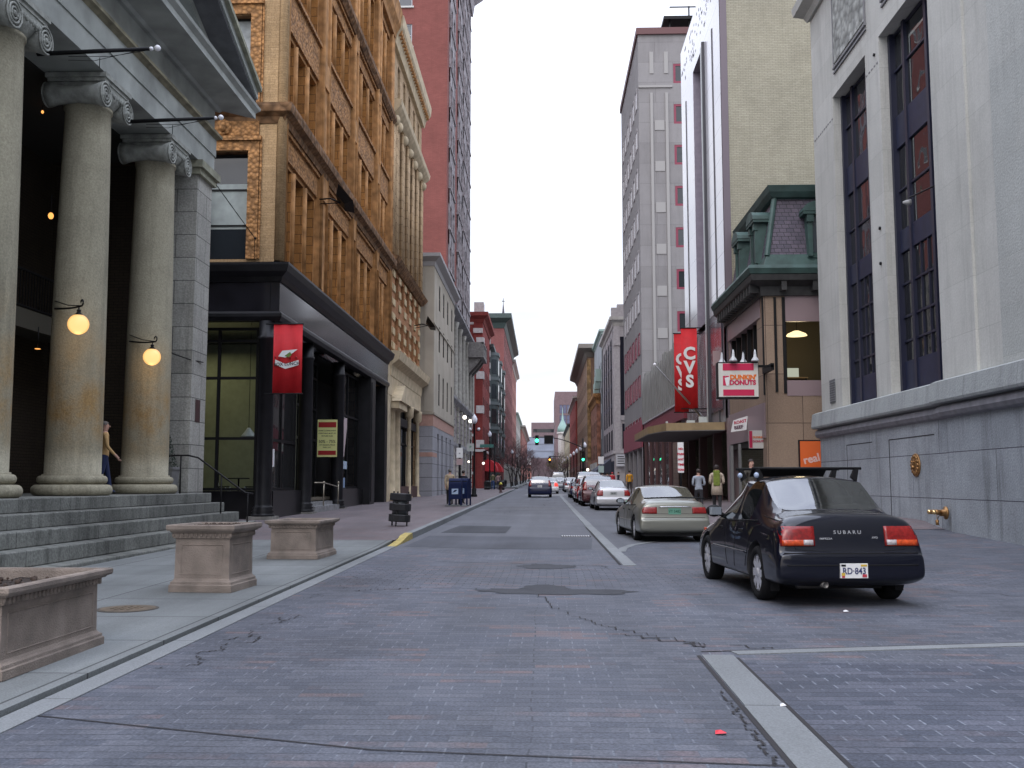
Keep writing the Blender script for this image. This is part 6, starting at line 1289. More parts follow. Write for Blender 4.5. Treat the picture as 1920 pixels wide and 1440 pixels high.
b = MB(); b.fb(S, 9.62, 9.85, 10, 36, .002, .12); b.fb(S, 10.95, 11.2, 10, 36, .002, .12); b.fb(S, 8.6, 11.6, 36.5, 36.7, .002, .1)
for i in range(8): b.fb(S, 10.0, 10.85, 35.0 - 3.72 * i - 2.4, 35.0 - 3.72 * i - 1.5, .002, .05)
b.fb(S, 9.6, 9.95, 37.8, 39.8, .002, .06); b.fb(S, 10.9, 11.25, 37.8, 39.8, .002, .06); b.build('light_strip', M_lg, Y_)
b = MB(); b.box(8.45, 22, 85.8, 105.1, ZT, ZT + .6); b.build('coping', mat('maroon_coping', (.12, .05, .05), .6), Y_)
b = MB(); b.box(11.6, 18, 90, 96, ZT + .6, ZT + 1.9); b.box(11.4, 16, 89.6, 95, ZT + 3.2, ZT + 3.5); b.tube([(12, 90, ZT + 1.9), (12, 90, ZT + 3.2)], .1); b.tube([(13.8, 90, ZT + 1.9), (13.8, 90, ZT + 4.6)], .08); b.box(12, 16, 90, 90.1, ZT + 4.5, ZT + 4.6); b.build('roof_plant', M_ff, Y_)
b = MB(); b.fb(F, 86, 105, 4.6, 6.9, -.1, .12); b.build('maroon_band', mat('maroon_sign', (.25, .055, .08), .6, var=.1), Y_)
b = MB(); b.fb(F, 86, 105, .2, 4.6, -.3, -.25, 1)
for u in (86, 90.5, 95, 99.5, 104.5): b.fb(F, u, u + .5, .2, 4.6, -.25, .05)
b.build('shopfront', [mat('grey_panel2', (.2, .19, .2)), G_dark], Y_)
t = thing('shop_posters', (8.3, 92, 2.4), 'pale green and white posters in the shop windows under the maroon band', 'posters')
for u, z, w_, h, m in ((86.9, 2.4, 2.2, 2.0, mat('pale_mint', (.35, .45, .42))), (91.3, 2.4, 2.5, 1.9, mat('pale_bluegrey', (.35, .38, .45))), (95.8, 2.6, 2.5, 1.7, mat('pale_pinkw', (.42, .3, .3)))): b = MB(); b.fb(F, u, u + w_, z, z + h, -.22, -.2); b.build('poster', m, t)

# ---- right side beyond the crossing
E1 = building('pilastered_stone_building', 'pale stone corner building with tall dark window bays and corner pilaster', 1, 8.6, 119.5, 142, 21.4, masonry('rosy_stone', (.36, .33, .33), (.40, .37, .37), (.25, .24, .24), 1.1, .55, .012, streak=.2), None, (.5, 1.0, M_pale), None)
b = MB(); Fx = RF(8.6); Sx = CF(119.5)
for k in range(4):
    u = 123.0 + k * 4.6; 
    for z0, z1 in ((7.8, 12.9), (13.1, 19.2)) if 0 else ((8.8, 19.3), (5.6, 8.0)): b.fb(Fx, u - .4, u + 2.7, z0, z1, -.02, .03, 1)
    for z in (10.8, 13.2, 15.6, 18): b.fb(Fx, u, u + 2.4, z, z + .5, .03, .08, 2)
b.fb(Sx, 9.34, 15, 9.6, 19.1, .0, .03, 1); b.fb(Sx, 9.5, 15, 5.6, 8.6, .0, .03, 1); b.build('window_bay', [M_ff, winglass('bay_glass', (.012, .012, .02), .55, .05, .1), M_navy], E1)
b = MB(); b.fb(Sx, 8.55, 9.28, .4, 20.4, .0, .2)
for k in range(4): b.fb(Fx, 121.4 + k * 4.6, 122.3 + k * 4.6, 5.2, 20.2, 0, .05)
b.fb(Sx, 8.5, 9.34, 18.0, 18.6, .2, .32); b.fb(Sx, 8.3, 15, 5.0, 5.35, .0, .35); b.fb(Fx, 119.2, 142, 5.0, 5.35, 0, .12); b.fb(Sx, 9.34, 15, 9.0, 9.25, 0, .15); b.fb(Sx, 8.3, 11, 21.4, 22.6, -.5, .3); b.fb(Sx, 9.0, 10, 22.6, 23.0, -.5, .3); b.fb(Fx, 119.6, 142, 21.4, 22.2, -.5, .1); b.build('pilaster', mat('rosy_plain', (.37, .34, .34), .85, var=.12), E1)
b = MB(); b.fb(Fx, 121, 141, .5, 4.2, 0, .03); b.fb(Sx, 10, 12, .5, 4.6, 0, .04); b.build('shop_glass', G_dark, E1)
t = thing('white_street_sign', (8.0, 118.9, 3.5), 'white irregular shop sign on the stone corner pilaster', 'sign'); b = MB(); b.box(8.7, 10.3, 118.9, 119.0, 3.5, 4.9); b.build('panel', mat('pale_white', (.5, .5, .52)), t)
for k in range(4): b = MB(); b.box(8.85, 9.6 + .15 * (k % 2), 118.88, 118.9, 4.6 - k * .27, 4.7 - k * .27); b.build('text_line', M_blkt, t)
t = thing('dark_awning', (8.2, 131, 3.0), 'dark blue-grey fabric awning on the stone building', 'awning'); b = MB(); b.profile(Fx, 126, 142, [(0, 4.6), (1.9, 3.1), (1.9, 2.8), (0, 2.8)]); b.build('canopy', mat('awning_dark', (.045, .05, .075), .8), t)
E2 = building('pale_grey_building', 'narrow pale grey building with mint trim beside the pilastered corner', 1, 8.5, 142.3, 163, 23.4, mat('pale_grey_wall', (.30, .32, .33), .8, var=.15, vscale=.4), (5, 1.2, 3.7, 2.4, 5.5, 22), (.4, .6, mat('mint', (.3, .4, .36))), (4.8, M_pale, 4), winm=G_dark)
b = MB()
for k in range(3): b.box(7.7, 8.5, 144 + k * 3, 145.8 + k * 3, 16.2 - k * .8, 18 - k * .8)
b.build('mint_box', mat('mint', (.3, .4, .36)), E2)
E3 = building('corniced_tan_building', 'tan and brown building with a wide overhanging dark cornice', 1, 7.4, 164, 214, 24.2, masonry('brown_tan', (.26, .17, .12), (.30, .2, .14), (.2, .13, .1), .22, .075, .008), (10, 1.2, 3.8, 2.3, 5.5, 22), (1.5, 2.0, mat('brown_cornice', (.19, .17, .15), .8)), (5, M_brw, 6))
b = MB(); Sx = CF(164); b.fb(Sx, 7.38, 7.95, 5.5, 21.9, .0, .2); b.fb(RF(7.4), 163.8, 165.2, 5.5, 21.9, 0, .05); b.build('ochre_quoin', ornate('ochre', (.30, .19, .09), dark=.5, scale=1.5, bump=1), E3)
E4 = building('orange_brick_turret', 'orange brick turreted building with carved terracotta top', 1, 7.9, 146, 163.6, 14.5, ornate('orange_terracotta', (.32, .145, .095), dark=.55, scale=1.4, bump=.7), (4, 1.2, 3.5, 2.2, 5, 13), (.5, 1.4, M_tco), (4.5, M_pale, 3), depth=.55)
E5 = building('red_brick_row', 'dark red brick building below the wide cornice on the right', 1, 7.1, 214.5, 262, 20, M_rb, (9, 1.2, 3.8, 2.3, 5.5, 18), (.6, .8, M_pale), (5, M_brw, 6))
E6 = building('cream_row_building', 'cream painted building far down the right side', 1, 7.0, 262.5, 330, 17, masonry('creamy', (.44, .38, .26), (.48, .42, .3), (.3, .27, .2), 1, .4), (11, 1.2, 3.6, 2.3, 5.5, 16), (.6, .8, M_dkg), (5, M_pale, 7))
E7 = building('rose_row_building', 'rose brick building next to the cream one on the right', 1, 6.8, 330.5, 400, 16, M_rb2, (11, 1.2, 3.6, 2.3, 5.5, 14), (.6, .8, M_pale), (5, M_brw, 7))
t = thing('domed_turret', (6.6, 322, 15), 'white turret with a small green dome and pointed cap', 'turret')
b = MB(); b.lathe([(1.5, 2), (1.5, 17.2), (1.9, 17.4), (1.9, 17.9)], (6.4, 322, 0), 10, sm=False); b.build('drum', M_wht, t); b = MB(); b.lathe([(1.8, 17.9), (1.6, 19.2), (1.0, 20.5), (.4, 21.8), (.15, 24), (.02, 26)], (6.4, 322, 0), 10); b.build('dome', mat('mint2', (.22, .34, .31), .6), t)
# far end of the street
Z1 = building('brown_tower_block', 'brown brick high-rise closing the far right end of the street', 1, 5.2, 420, 470, 40, masonry('brown_rose', (.17, .12, .125), (.19, .135, .14), (.15, .11, .11), .5, .3), (8, 2, 4.2, 2.6, 8, 38), None, None, side_w=(5, 1.3, 4.4, 3.6, 22, 36, 7, 14.5), depth=18, winm=winglass('far_glass', (.1, .11, .18), .2, .05, .6))
Z2 = building('far_brown_building', 'low brown brick building behind the glass bridge', 1, -6, 520, 560, 33, masonry('brown_rose', (.23, .15, .16), (.26, .17, .18), (.2, .14, .14), .5, .3), None, None, None, side_w=(10, 1.4, 3.9, 1.8, 20, 31, -5, 8), depth=22)
Z3 = thing('glass_skybridge', (0, 500, 12), 'pale blue glazed bridge spanning the far end of the street', 'bridge')
b = MB(); b.box(-14, 12, 500, 506, 14, 24.5); b.build('deck', mat('bridge_glass', (.30, .34, .42), .25, var=.12, vscale=.2), Z3)
b = MB()
for i in range(27): b.box(-14 + i, -13.88 + i, 499.85, 500, 14, 24.5)
for z in (14, 17.4, 20.9, 24.3): b.box(-14, 12, 499.8, 500, z, z + .25)
b.build('mullion', mat('bridge_frame', (.2, .21, .25), .5), Z3)
b = MB(); b.box(-16, -12, 499, 507, 2, 14); b.box(10, 14, 499, 507, 2, 14); b.build('pier', M_pale, Z3)
# rising road and hazy low houses under the bridge
for i, (x, y, w_, h, m) in enumerate([(-14, 580, 10, 12, M_rb2), (8, 590, 12, 11, M_pale), (-3, 700, 14, 14, M_brw)]):
    building('distant_house', ['small rosy building under the left of the glass bridge', 'small pale building under the right of the glass bridge', 'brown block farthest away at the centre of the street end'][i], 1, x, y, y + 20, h, m, None, None, None, side_w=(4, 1.3, 3.4, 1.8, 5, h - 1, x + 1, x + w_ - 1), depth=w_)
# ================================================================== CARS
M_tyre = mat('tyre', (.011, .011, .012), .9, spec=.2, bump=.3, bscale=80); M_rim = mat('alloy_rim', (.75, .75, .78), .38, metal=.6); M_dkpl = mat('black_plastic', (.009, .009, .010), .6, spec=.2)
M_inner = mat('car_interior', (.03, .03, .033), .8); M_seat = mat('seat_grey', (.03, .03, .032), .95, spec=.1)
M_cg, nt, N, L, bs = mk('car_glass'); bs.inputs['Base Color'].default_value = (.01, .012, .012, 1); bs.inputs['Roughness'].default_value = .02; bs.inputs['Specular IOR Level'].default_value = 1; bs.inputs['IOR'].default_value = 2.4
tr = N.new('ShaderNodeBsdfTransparent'); tr.inputs[0].default_value = (.68, .76, .72, 1); mx = N.new('ShaderNodeMixShader'); fr = N.new('ShaderNodeFresnel'); fr.inputs['IOR'].default_value = 1.6
mr = N.new('ShaderNodeMapRange'); L.new(fr.outputs[0], mr.inputs[0]); mr.inputs['From Min'].default_value = .05; mr.inputs['From Max'].default_value = .45; mr.inputs['To Min'].default_value = .5; mr.inputs['To Max'].default_value = 1
L.new(mr.outputs[0], mx.inputs[0]); L.new(tr.outputs[0], mx.inputs[1]); L.new(bs.outputs[0], mx.inputs[2]); L.new(mx.outputs[0], N['Material Output'].inputs['Surface'])
def paint(name, c, rough=.22, metal=.2, coat=.8, spec=.5): return mat(name, c, rough, metal, spec, coat=coat)
M_tail = mat('tail_red', (.22, .007, .006), .2, spec=.6, var=.35, vscale=25); M_tailo = mat('tail_orange', (.50, .06, .01), .2, spec=.6, var=.35, vscale=30); M_tailw = mat('tail_clear', (.42, .38, .38), .15, var=.3, vscale=40)
def wheel_meshes(r, wd, spokes=6, key=''):
    b = MB(); hw = wd / 2; rr_ = r * .68
    b.lathe([(rr_, -hw * .8), (rr_ + .02, -hw), (r - .03, -hw), (r - .005, -hw * .75), (r, -hw * .4), (r, hw * .4), (r - .005, hw * .75), (r - .03, hw), (rr_ + .02, hw), (rr_, hw * .8)], (0, 0, 0), 32, axis='x')
    ty = b.mesh('wheel', M_tyre)
    b = MB(); b.lathe([(rr_, -hw * .8), (rr_ - .03, -hw * .8), (rr_ - .035, -hw * .5), (.14, -hw * .1)], (0, 0, 0), 32, axis='x'); b.lathe([(rr_, hw * .5), (rr_ - .05, hw * .3)], (0, 0, 0), 24, axis='x', m=1)
    b.lathe([(rr_ - .02, -.02), (.0001, -.0)], (0, 0, 0), 24, axis='x', m=1)
    for i in range(spokes):
        a = 2 * math.pi * i / spokes
        for da, w_ in ((0, .028),):
            c, s = math.cos(a), math.sin(a); t = Vector((0, -s, c)); rad = Vector((0, c, s)); v = []
            for rr2, w2 in ((.03, .035), (rr_ - .02, .045)):
                for sg in (-1, 1):
                    p = rad * rr2 + t * (w2 * sg * r / .3)
                    v += [p + Vector((-hw * .82, 0, 0)), p + Vector((-hw * .45, 0, 0))]
            b.add(v, [(0, 1, 3, 2), (4, 6, 7, 5), (0, 4, 5, 1), (2, 3, 7, 6), (0, 2, 6, 4), (1, 5, 7, 3)])
    b.lathe([(.0001, -hw * .9), (.05, -hw * .88), (.06, -hw * .6)], (0, 0, 0), 16, axis='x')
    return ty, b.mesh('rim', [M_rim, M_dkpl])
def car_mesh(st, glass, arches, rad, W_, pm):
    """loft: stations rear to front, subdivided, wheel arches cut; faces tagged paint / glass / arch"""
    P = 8; bm = bmesh.new(); rings = []
    for s in st:
        y, zs, ws, zm, wm, zb, wb, zt, wt, zc = s
        half = [(ws * .6, zs), (ws, zs + .02), (wm, zs + (zm - zs) * .35), (wm, zm), (wb, zb), (wt, zt), (wt * .5, zt + (zc - zt) * .8)]
        ring = [(0, zs)] + half + [(0, zc)] + [(-a, c) for a, c in half[::-1]]
        rings.append([bm.verts.new((x, y, z)) for x, z in ring])
    n = len(rings[0]); fm = {}
    for i in range(len(rings) - 1):
        for j in range(n):
            f = bm.faces.new((rings[i][j], rings[i][(j+1) % n], rings[i+1][(j+1) % n], rings[i+1][j])); f.smooth = True
            jj = j if j < 8 else 15 - j   # segment index on the half: 5 = belt..roof edge, 6,7 = top
            f.material_index = 0
            if jj == 5 and i in glass['side']: f.material_index = 1
            if jj in (6, 7) and (i in glass['rear'] or i in glass['front']): f.material_index = 1
    for R_ in (rings[0][::-1], rings[-1]): f = bm.faces.new(R_); f.smooth = True
    bmesh.ops.recalc_face_normals(bm, faces=bm.faces)
    cl = bm.edges.layers.float.get('crease_edge') or bm.edges.layers.float.new('crease_edge')
    for e_ in bm.edges:
        ms = {f.material_index for f in e_.link_faces}
        if len(ms) == 2: e_[cl] = .75
    me = bpy.data.meshes.new('body'); bm.to_mesh(me); bm.free(); me.materials.append(pm); me.materials.append(M_cg); me.materials.append(M_inner)
    o = bpy.data.objects.new('body', me); COL.objects.link(o); m = o.modifiers.new('s', 'SUBSURF'); m.levels = m.render_levels = 3
    cm_ = MB()
    for ya in arches:
        for s in (-1, 1): cm_.lathe([(rad, 0), (rad, .45)], (s * (W_ / 2 + .1) - (.45 if s > 0 else 0), ya, arches[ya]), 40, axis='x')
    ct = cm_.mesh('cut', [pm, M_cg, M_inner]); 
    for p in ct.polygons: p.material_index = 2
    co = bpy.data.objects.new('cut', ct); COL.objects.link(co); bo = o.modifiers.new('b', 'BOOLEAN'); bo.operation = 'DIFFERENCE'; bo.object = co; bo.solver = 'EXACT'
    dg = bpy.context.evaluated_depsgraph_get(); dg.update(); res = bpy.data.meshes.new_from_object(o.evaluated_get(dg))
    bpy.data.objects.remove(o); bpy.data.objects.remove(co)
    return res
def split(res, mats, parent):
    """body shell and each loose piece of glass as its own part"""
    bm = bmesh.new(); bm.from_mesh(res); bvh = BVHTree.FromBMesh(bm)
    gf = {f.index for f in bm.faces if f.material_index == 1}; seen = set(); groups = []
    bm.faces.ensure_lookup_table()
    for i in gf:
        if i in seen: continue
        st_ = [i]; seen.add(i); g = []
        while st_:
            k = st_.pop(); g.append(k)
            for e_ in bm.faces[k].edges:
                for f in e_.link_faces:
                    if f.index in gf and f.index not in seen: seen.add(f.index); st_.append(f.index)
        groups.append(g)
    def sub_(idx, name, ms, keepmat=False):
        vm = {}; V = []; Fc = []; MI = []
        for k in idx:
            f = bm.faces[k]; q = []
            for v in f.verts:
                if v.index not in vm: vm[v.index] = len(V); V.append(tuple(v.co))
                q.append(vm[v.index])
            Fc.append(q); MI.append(0 if not keepmat else {0: 0, 2: 1}.get(f.material_index, 0))
        me = bpy.data.meshes.new(name); me.from_pydata(V, [], Fc)
        for m in ms: me.materials.append(m)
        me.polygons.foreach_set('material_index', MI); me.polygons.foreach_set('use_smooth', [True] * len(Fc)); me.update()
        if keepmat:
            try: me.set_sharp_from_angle(angle=.7)
            except Exception: pass
        o = bpy.data.objects.new(name, me); COL.objects.link(o); o.parent = parent; return o
    bm.verts.index_update()
    body = sub_([f.index for f in bm.faces if f.index not in gf], 'body', [mats, M_inner], True)
    for g in groups:
        if len(g) < 3: continue
        c = sum((bm.faces[k].calc_center_median() for k in g), Vector()) / len(g)
        nm = 'side_window' if abs(c.x) > .35 else ('rear_window' if c.y < 2.2 else 'windshield'); sub_(g, nm, [M_cg])
    bm.free(); return body, bvh
def patch(bvh, pts2, axis, off, th, name, m, parent, nu=8, nv=5, side=1):
    """a panel pressed onto the body: pts2 = 4 corners (a, z); axis 'y' casts forward from behind, 'Y' backward from the front, 'x' from the side"""
    b = MB(); A, B_, C_, D_ = [Vector(p) for p in pts2]; V = []
    for j in range(nv + 1):
        for i in range(nu + 1):
            s, t = i / nu, j / nv; p = A * (1 - s) * (1 - t) + B_ * s * (1 - t) + C_ * s * t + D_ * (1 - s) * t
            if axis == 'y': o, d = Vector((p.x, -1.5, p.y)), Vector((0, 1, 0))
            elif axis == 'Y': o, d = Vector((p.x, 7, p.y)), Vector((0, -1, 0))
            elif axis == 'z': o, d = Vector((p.x, p.y, 3)), Vector((0, 0, -1))
            else: o, d = Vector((side * 2, p.x, p.y)), Vector((-side, 0, 0))
            h = bvh.ray_cast(o, d)
            q = h[0] if h[0] is not None else (V[-1] + d * off if V else o + d * 2)
            V.append(q - d * off)
    k = nu + 1
    d_in = {'y': Vector((0, 1, 0)), 'Y': Vector((0, -1, 0)), 'z': Vector((0, 0, -1))}.get(axis, Vector((-side, 0, 0)))
    V2 = [v + d_in * (off + th) for v in V]; fs = [(j*k+i, j*k+i+1, (j+1)*k+i+1, (j+1)*k+i) for j in range(nv) for i in range(nu)]
    b.add(V, fs, 0, True); rim = [i for i in range(k)] + [j*k + nu for j in range(1, nv + 1)] + [nv*k + i for i in range(nu - 1, -1, -1)] + [j*k for j in range(nv - 1, 0, -1)]
    o_ = len(b.v); b.v += [tuple(v) for v in V2]
    for a, c in zip(rim, rim[1:] + rim[:1]): b.f.append([a, c, o_ + c, o_ + a]); b.m.append(0); b.s.append(False)
    return b.build(name, m, parent, local=True)
def surf(bvh, p, axis, side=1):
    if axis == 'x': o, d = Vector((side * 2, p[0], p[1])), Vector((-side, 0, 0))
    elif axis == 'z': o, d = Vector((p[0], p[1], 3)), Vector((0, 0, -1))
    else: o, d = Vector((p[0], -1.5, p[1])), Vector((0, 1, 0))
    h = bvh.ray_cast(o, d); return h[0] if h[0] is not None else None
def line_on(bvh, pts, axis, r, side=1, n=10, out=0.0):
    P_ = []
    for a, c in zip(pts[:-1], pts[1:]):
        for k in range(n):
            q = surf(bvh, (a[0] + (c[0] - a[0]) * k / n, a[1] + (c[1] - a[1]) * k / n), axis, side)
            if q is not None: P_.append(q + {'x': Vector((side * out, 0, 0)), 'z': Vector((0, 0, out)), 'y': Vector((0, -out, 0))}[axis])
    q = surf(bvh, pts[-1], axis, side)
    if q is not None: P_.append(q)
    b = MB()
    if len(P_) > 1: b.tube(P_, r, 6)
    return b
# station = (y, zsill, wsill, zmid, wmid, zbelt, wbelt, zroofedge, wroofedge, zcentre)
def sedan(L_, W_, H_, belt, deck, yr_base, yr_top, yf_top, yf_base, hood, nose=.0, spoil=0):
    hw = W_ / 2; k = hw
    return [
        (.00, .32, k*.86, .42, k*.92, .52, k*.90, .545, k*.84, .55),
        (.03, .27, k*.92, .42, k*.965, .535, k*.955, .56, k*.90, .565),
        (.085, .25, k*.95, .44, k*.985, .55, k*.96, .575, k*.90, .58),
        (.105, .24, k*.955, .46, k*.985, .66, k*.95, deck-.12, k*.86, deck-.10),
        (.20, .20, k*.96, .52, k*.99, .78, k*.955, deck-.01, k*.82, deck+.015),
        (yr_base*.55, .20, k*.97, .54, k, belt-.06, k*.955, deck-.005, k*.80, deck+.03),
        (yr_base, .19, k*.97, .55, k, belt-.01, k*.93, deck+.01, k*.76, deck+.05),
        (yr_top, .19, k*.97, .55, k, belt, k*.93, H_-.085, k*.69, H_-.035),
        (yr_top+.12, .19, k*.97, .55, k, belt, k*.93, H_-.07, k*.705, H_-.015),
        ((yr_top+yf_top)/2+.02, .19, k*.97, .55, k, belt-.01, k*.94, H_-.06, k*.72, H_),
        ((yr_top+yf_top)/2+.10, .19, k*.97, .55, k, belt-.01, k*.94, H_-.06, k*.72, H_),
        (yf_top, .19, k*.97, .55, k, belt-.02, k*.94, H_-.08, k*.65, H_-.03),
        (yf_base, .19, k*.97, .54, k, belt-.045, k*.93, belt-.02, k*.84, hood+.055),
        (yf_base+.14, .19, k*.97, .53, k, belt-.08, k*.93, hood+.02, k*.78, hood+.04),
        (L_-.55, .20, k*.96, .52, k*.99, belt-.17, k*.92, hood-.06, k*.76, hood-.02),
        (L_-.16, .22, k*.92, .48, k*.94, .64, k*.86, .67, k*.76, .70),
        (L_-.04, .26, k*.84, .44, k*.84, .54, k*.76, .56, k*.66, .58),
        (L_, .30, k*.74, .42, k*.74, .50, k*.68, .52, k*.60, .53)]
SED_G = {'rear': {6}, 'front': {11}, 'side': {7, 8, 10, 11}}
def hatch(L_, W_, H_, belt, yr_top, yf_top, yf_base, hood):
    hw = W_ / 2; k = hw
    return [
        (.00, .32, k*.84, .50, k*.90, .62, k*.88, .65, k*.80, .66),
        (.05, .24, k*.92, .50, k*.96, .68, k*.94, .72, k*.86, .73),
        (.10, .22, k*.94, .52, k*.98, .80, k*.95, belt-.02, k*.88, belt),
        (.17, .20, k*.95, .55, k*.99, belt-.05, k*.955, belt+.03, k*.86, belt+.05),
        (yr_top*.5+.06, .20, k*.96, .55, k, belt, k*.95, (belt+H_)/2+.1, k*.78, (belt+H_)/2+.14),
        (yr_top+.1, .19, k*.97, .55, k, belt, k*.95, H_-.09, k*.70, H_-.04),
        (yr_top+.35, .19, k*.97, .55, k, belt, k*.95, H_-.06, k*.72, H_-.01),
        ((yr_top+yf_top)/2, .19, k*.97, .55, k, belt, k*.95, H_-.05, k*.73, H_),
        ((yr_top+yf_top)/2+.08, .19, k*.97, .55, k, belt, k*.95, H_-.05, k*.73, H_),
        (yf_top, .19, k*.97, .55, k, belt-.01, k*.95, H_-.08, k*.70, H_-.03),
        (yf_base, .19, k*.97, .54, k, belt-.03, k*.93, belt, k*.84, hood+.06),
        (yf_base+.15, .19, k*.97, .53, k, belt-.07, k*.93, hood+.02, k*.78, hood+.04),
        (L_-.5, .20, k*.96, .52, k*.99, belt-.15, k*.92, hood-.06, k*.76, hood-.02),
        (L_-.15, .22, k*.92, .48, k*.94, .66, k*.86, .70, k*.76, .72),
        (L_, .30, k*.78, .42, k*.78, .52, k*.70, .54, k*.62, .56)]
HAT_G = {'rear': {3, 4}, 'front': {9}, 'side': {5, 6, 8, 9}}
def plate(parent, bvh, x, z, w_, h, fc, tc_, txt, dy=0):
    q = surf(bvh, (x, z), 'y'); y = (q.y if q is not None else 0) - .012 + dy; b = MB(); b.box(x - w_/2, x + w_/2, y - .008, y + .03, z - h/2, z + h/2); o = b.build('licence_plate', fc, parent, local=True)
    if txt:
        me = text_mesh(txt, h * .62, tc_, .001, h * .012, .92); t = bpy.data.objects.new('lettering', me); COL.objects.link(t); t.parent = o; t.location = (x, y - .011, z - .005); t.rotation_euler = (math.pi/2, 0, 0)
    return o, y
def make_car(label, cat, loc, rz, kind, pm, dims, wheel_r=.31, ax=(.9, 3.42), track=None, detail=True, group=None, tails=None, plate_=None, name='parked_car', mirror=True, lit=False, sc=(1, 1, 1), spokes=6, winx=None):
    T = thing(name, loc, label, cat, group, rz); T.scale = sc; W_ = dims[1]; L_ = dims[0]
    st = sedan(*dims) if kind == 'sedan' else hatch(*dims); gl = SED_G if kind == 'sedan' else HAT_G
    res = car_mesh(st, gl, {ax[0]: wheel_r, ax[1]: wheel_r}, wheel_r + .055, W_, pm); body, bvh = split(res, pm, T)
    ty, ri = wheel_meshes(wheel_r, .2, spokes)
    for y in ax:
        for s in (-1, 1):
            o = bpy.data.objects.new('wheel', ty); COL.objects.link(o); o.parent = T; o.location = (s * (W_/2 - .115), y, wheel_r)
            if s > 0: o.rotation_euler = (0, 0, math.pi)
            r_ = bpy.data.objects.new('rim', ri); COL.objects.link(r_); r_.parent = o
    # cabin floor and seats
    b = MB(); b.box(-W_*.42, W_*.42, ax[0] - .1 if kind != 'sedan' else dims[5] + .3, dims[-2] if kind == 'sedan' else dims[6], .35, .50); b.build('cabin_floor', M_inner, T, local=True)
    yb = dims[5] + .66 if kind == 'sedan' else 1.0
    b = MB()
    for x0, x1, y in ((-.58, .58, yb), (-.56, -.1, yb + .78), (.1, .56, yb + .78)):
        b.box(x0, x1, y - .02, y + .5, .45, .62); b.add([(x0, y - .02, .55), (x1, y - .02, .55), (x1, y - .18, 1.05), (x0, y - .18, 1.05), (x0, y + .1, .55), (x1, y + .1, .55), (x1, y - .06, 1.06), (x0, y - .06, 1.06)], [(0, 1, 2, 3), (4, 7, 6, 5), (0, 4, 5, 1), (3, 2, 6, 7), (0, 3, 7, 4), (1, 5, 6, 2)])
        for hx in ((x0 + x1) / 2,) if x1 - x0 < .6 else (-.36, .36): b.box(hx - .12, hx + .12, y - .17, y - .08, 1.04, 1.15)
    b.build('seats', M_seat, T, local=True, bevel=.03)
    # lights
    if tails:
        for s in (-1, 1):
            for (x0, x1, z0, z1, m, nm) in tails:
                o = patch(bvh, [(s*x0, z0), (s*x1, z0), (s*x1, z1), (s*x0, z1)], 'y', .012, .02, nm, m, T, 10, 4)
    b = MB()
    for s in (-1, 1):
        q = patch(bvh, [(s*W_*.24, .56), (s*W_*.40, .56), (s*W_*.40, .66), (s*W_*.24, .66)], 'Y', .008, .02, 'headlight', M_tailw, T, 5, 3)
    if plate_: plate(T, bvh, 0 if len(plate_) < 5 else plate_[4], plate_[0], .31, .15, plate_[1], plate_[2], plate_[3])
    if detail:
        for s in (-1, 1):
            yb0, yb1 = ((dims[5]+.08), dims[7]) if kind == 'sedan' else (.9, dims[6]); zt = dims[3] - .03
            ym = (dims[5+1]+dims[7-0])/2 + .06 if kind == 'sedan' else (dims[4]+dims[5])/2 + .04
            for pts in ([(ym, zt), (ym, .26)], [(yf := (dims[7] if kind == 'sedan' else dims[6]) + .02, zt), (yf, .62), (yf - .12, .30)], [(ax[0] + wheel_r + .12, .34), (ax[0] + wheel_r * .95, .66), (ax[0] + .18, .80), (dims[5] + .1 if kind == 'sedan' else .9, zt)]):
                line_on(bvh, pts, 'x', .0045, s).build('door_gap', M_dkpl, T, local=True)
            line_on(bvh, [(ax[0] + wheel_r + .06, .50), (ax[1] - wheel_r - .06, .50)], 'x', .014, s, 16).build('side_moulding', pm, T, local=True)
            line_on(bvh, [((dims[5] if kind == 'sedan' else .6) + .3, dims[3] + .0), ((dims[7] if kind == 'sedan' else dims[6]) - .05, dims[3] - .03)], 'x', .011, s, 14).build('belt_trim', M_dkpl, T, local=True)
            for yh in (ym - .22, ym + .72):
                q = surf(bvh, (yh, zt - .10), 'x', s)
                if q is not None: b = MB(); b.box(q.x - .012, q.x + .012 + .01 * s, yh - .09, yh + .09, zt - .125, zt - .085); b.build('door_handle', M_dkpl, T, local=True, bevel=.008)
    if mirror:
        for s in (-1, 1):
            ymr = (dims[8] if kind == 'sedan' else dims[6]) - .32; q = surf(bvh, (ymr, dims[3] + .02), 'x', s)
            if q is None: continue
            b = MB(); b.sphere((q.x + s * .13, ymr, dims[3] + .07), .1, 14, sc=(1.15, .7, .78)); b.tube([(q.x - s * .02, ymr + .02, dims[3] + .0), (q.x + s * .08, ymr + .01, dims[3] + .05)], .03, 8); o = b.build('mirror', M_dkpl, T, local=True)
            b = MB(); b.box(q.x + s * .13 - .082, q.x + s * .13 + .082, ymr - .074, ymr - .064, dims[3] + .022, dims[3] + .118); b.build('mirror_glass', mat('mirror', (.3, .34, .4), .05, metal=1), o, local=True)
    return T, bvh, body
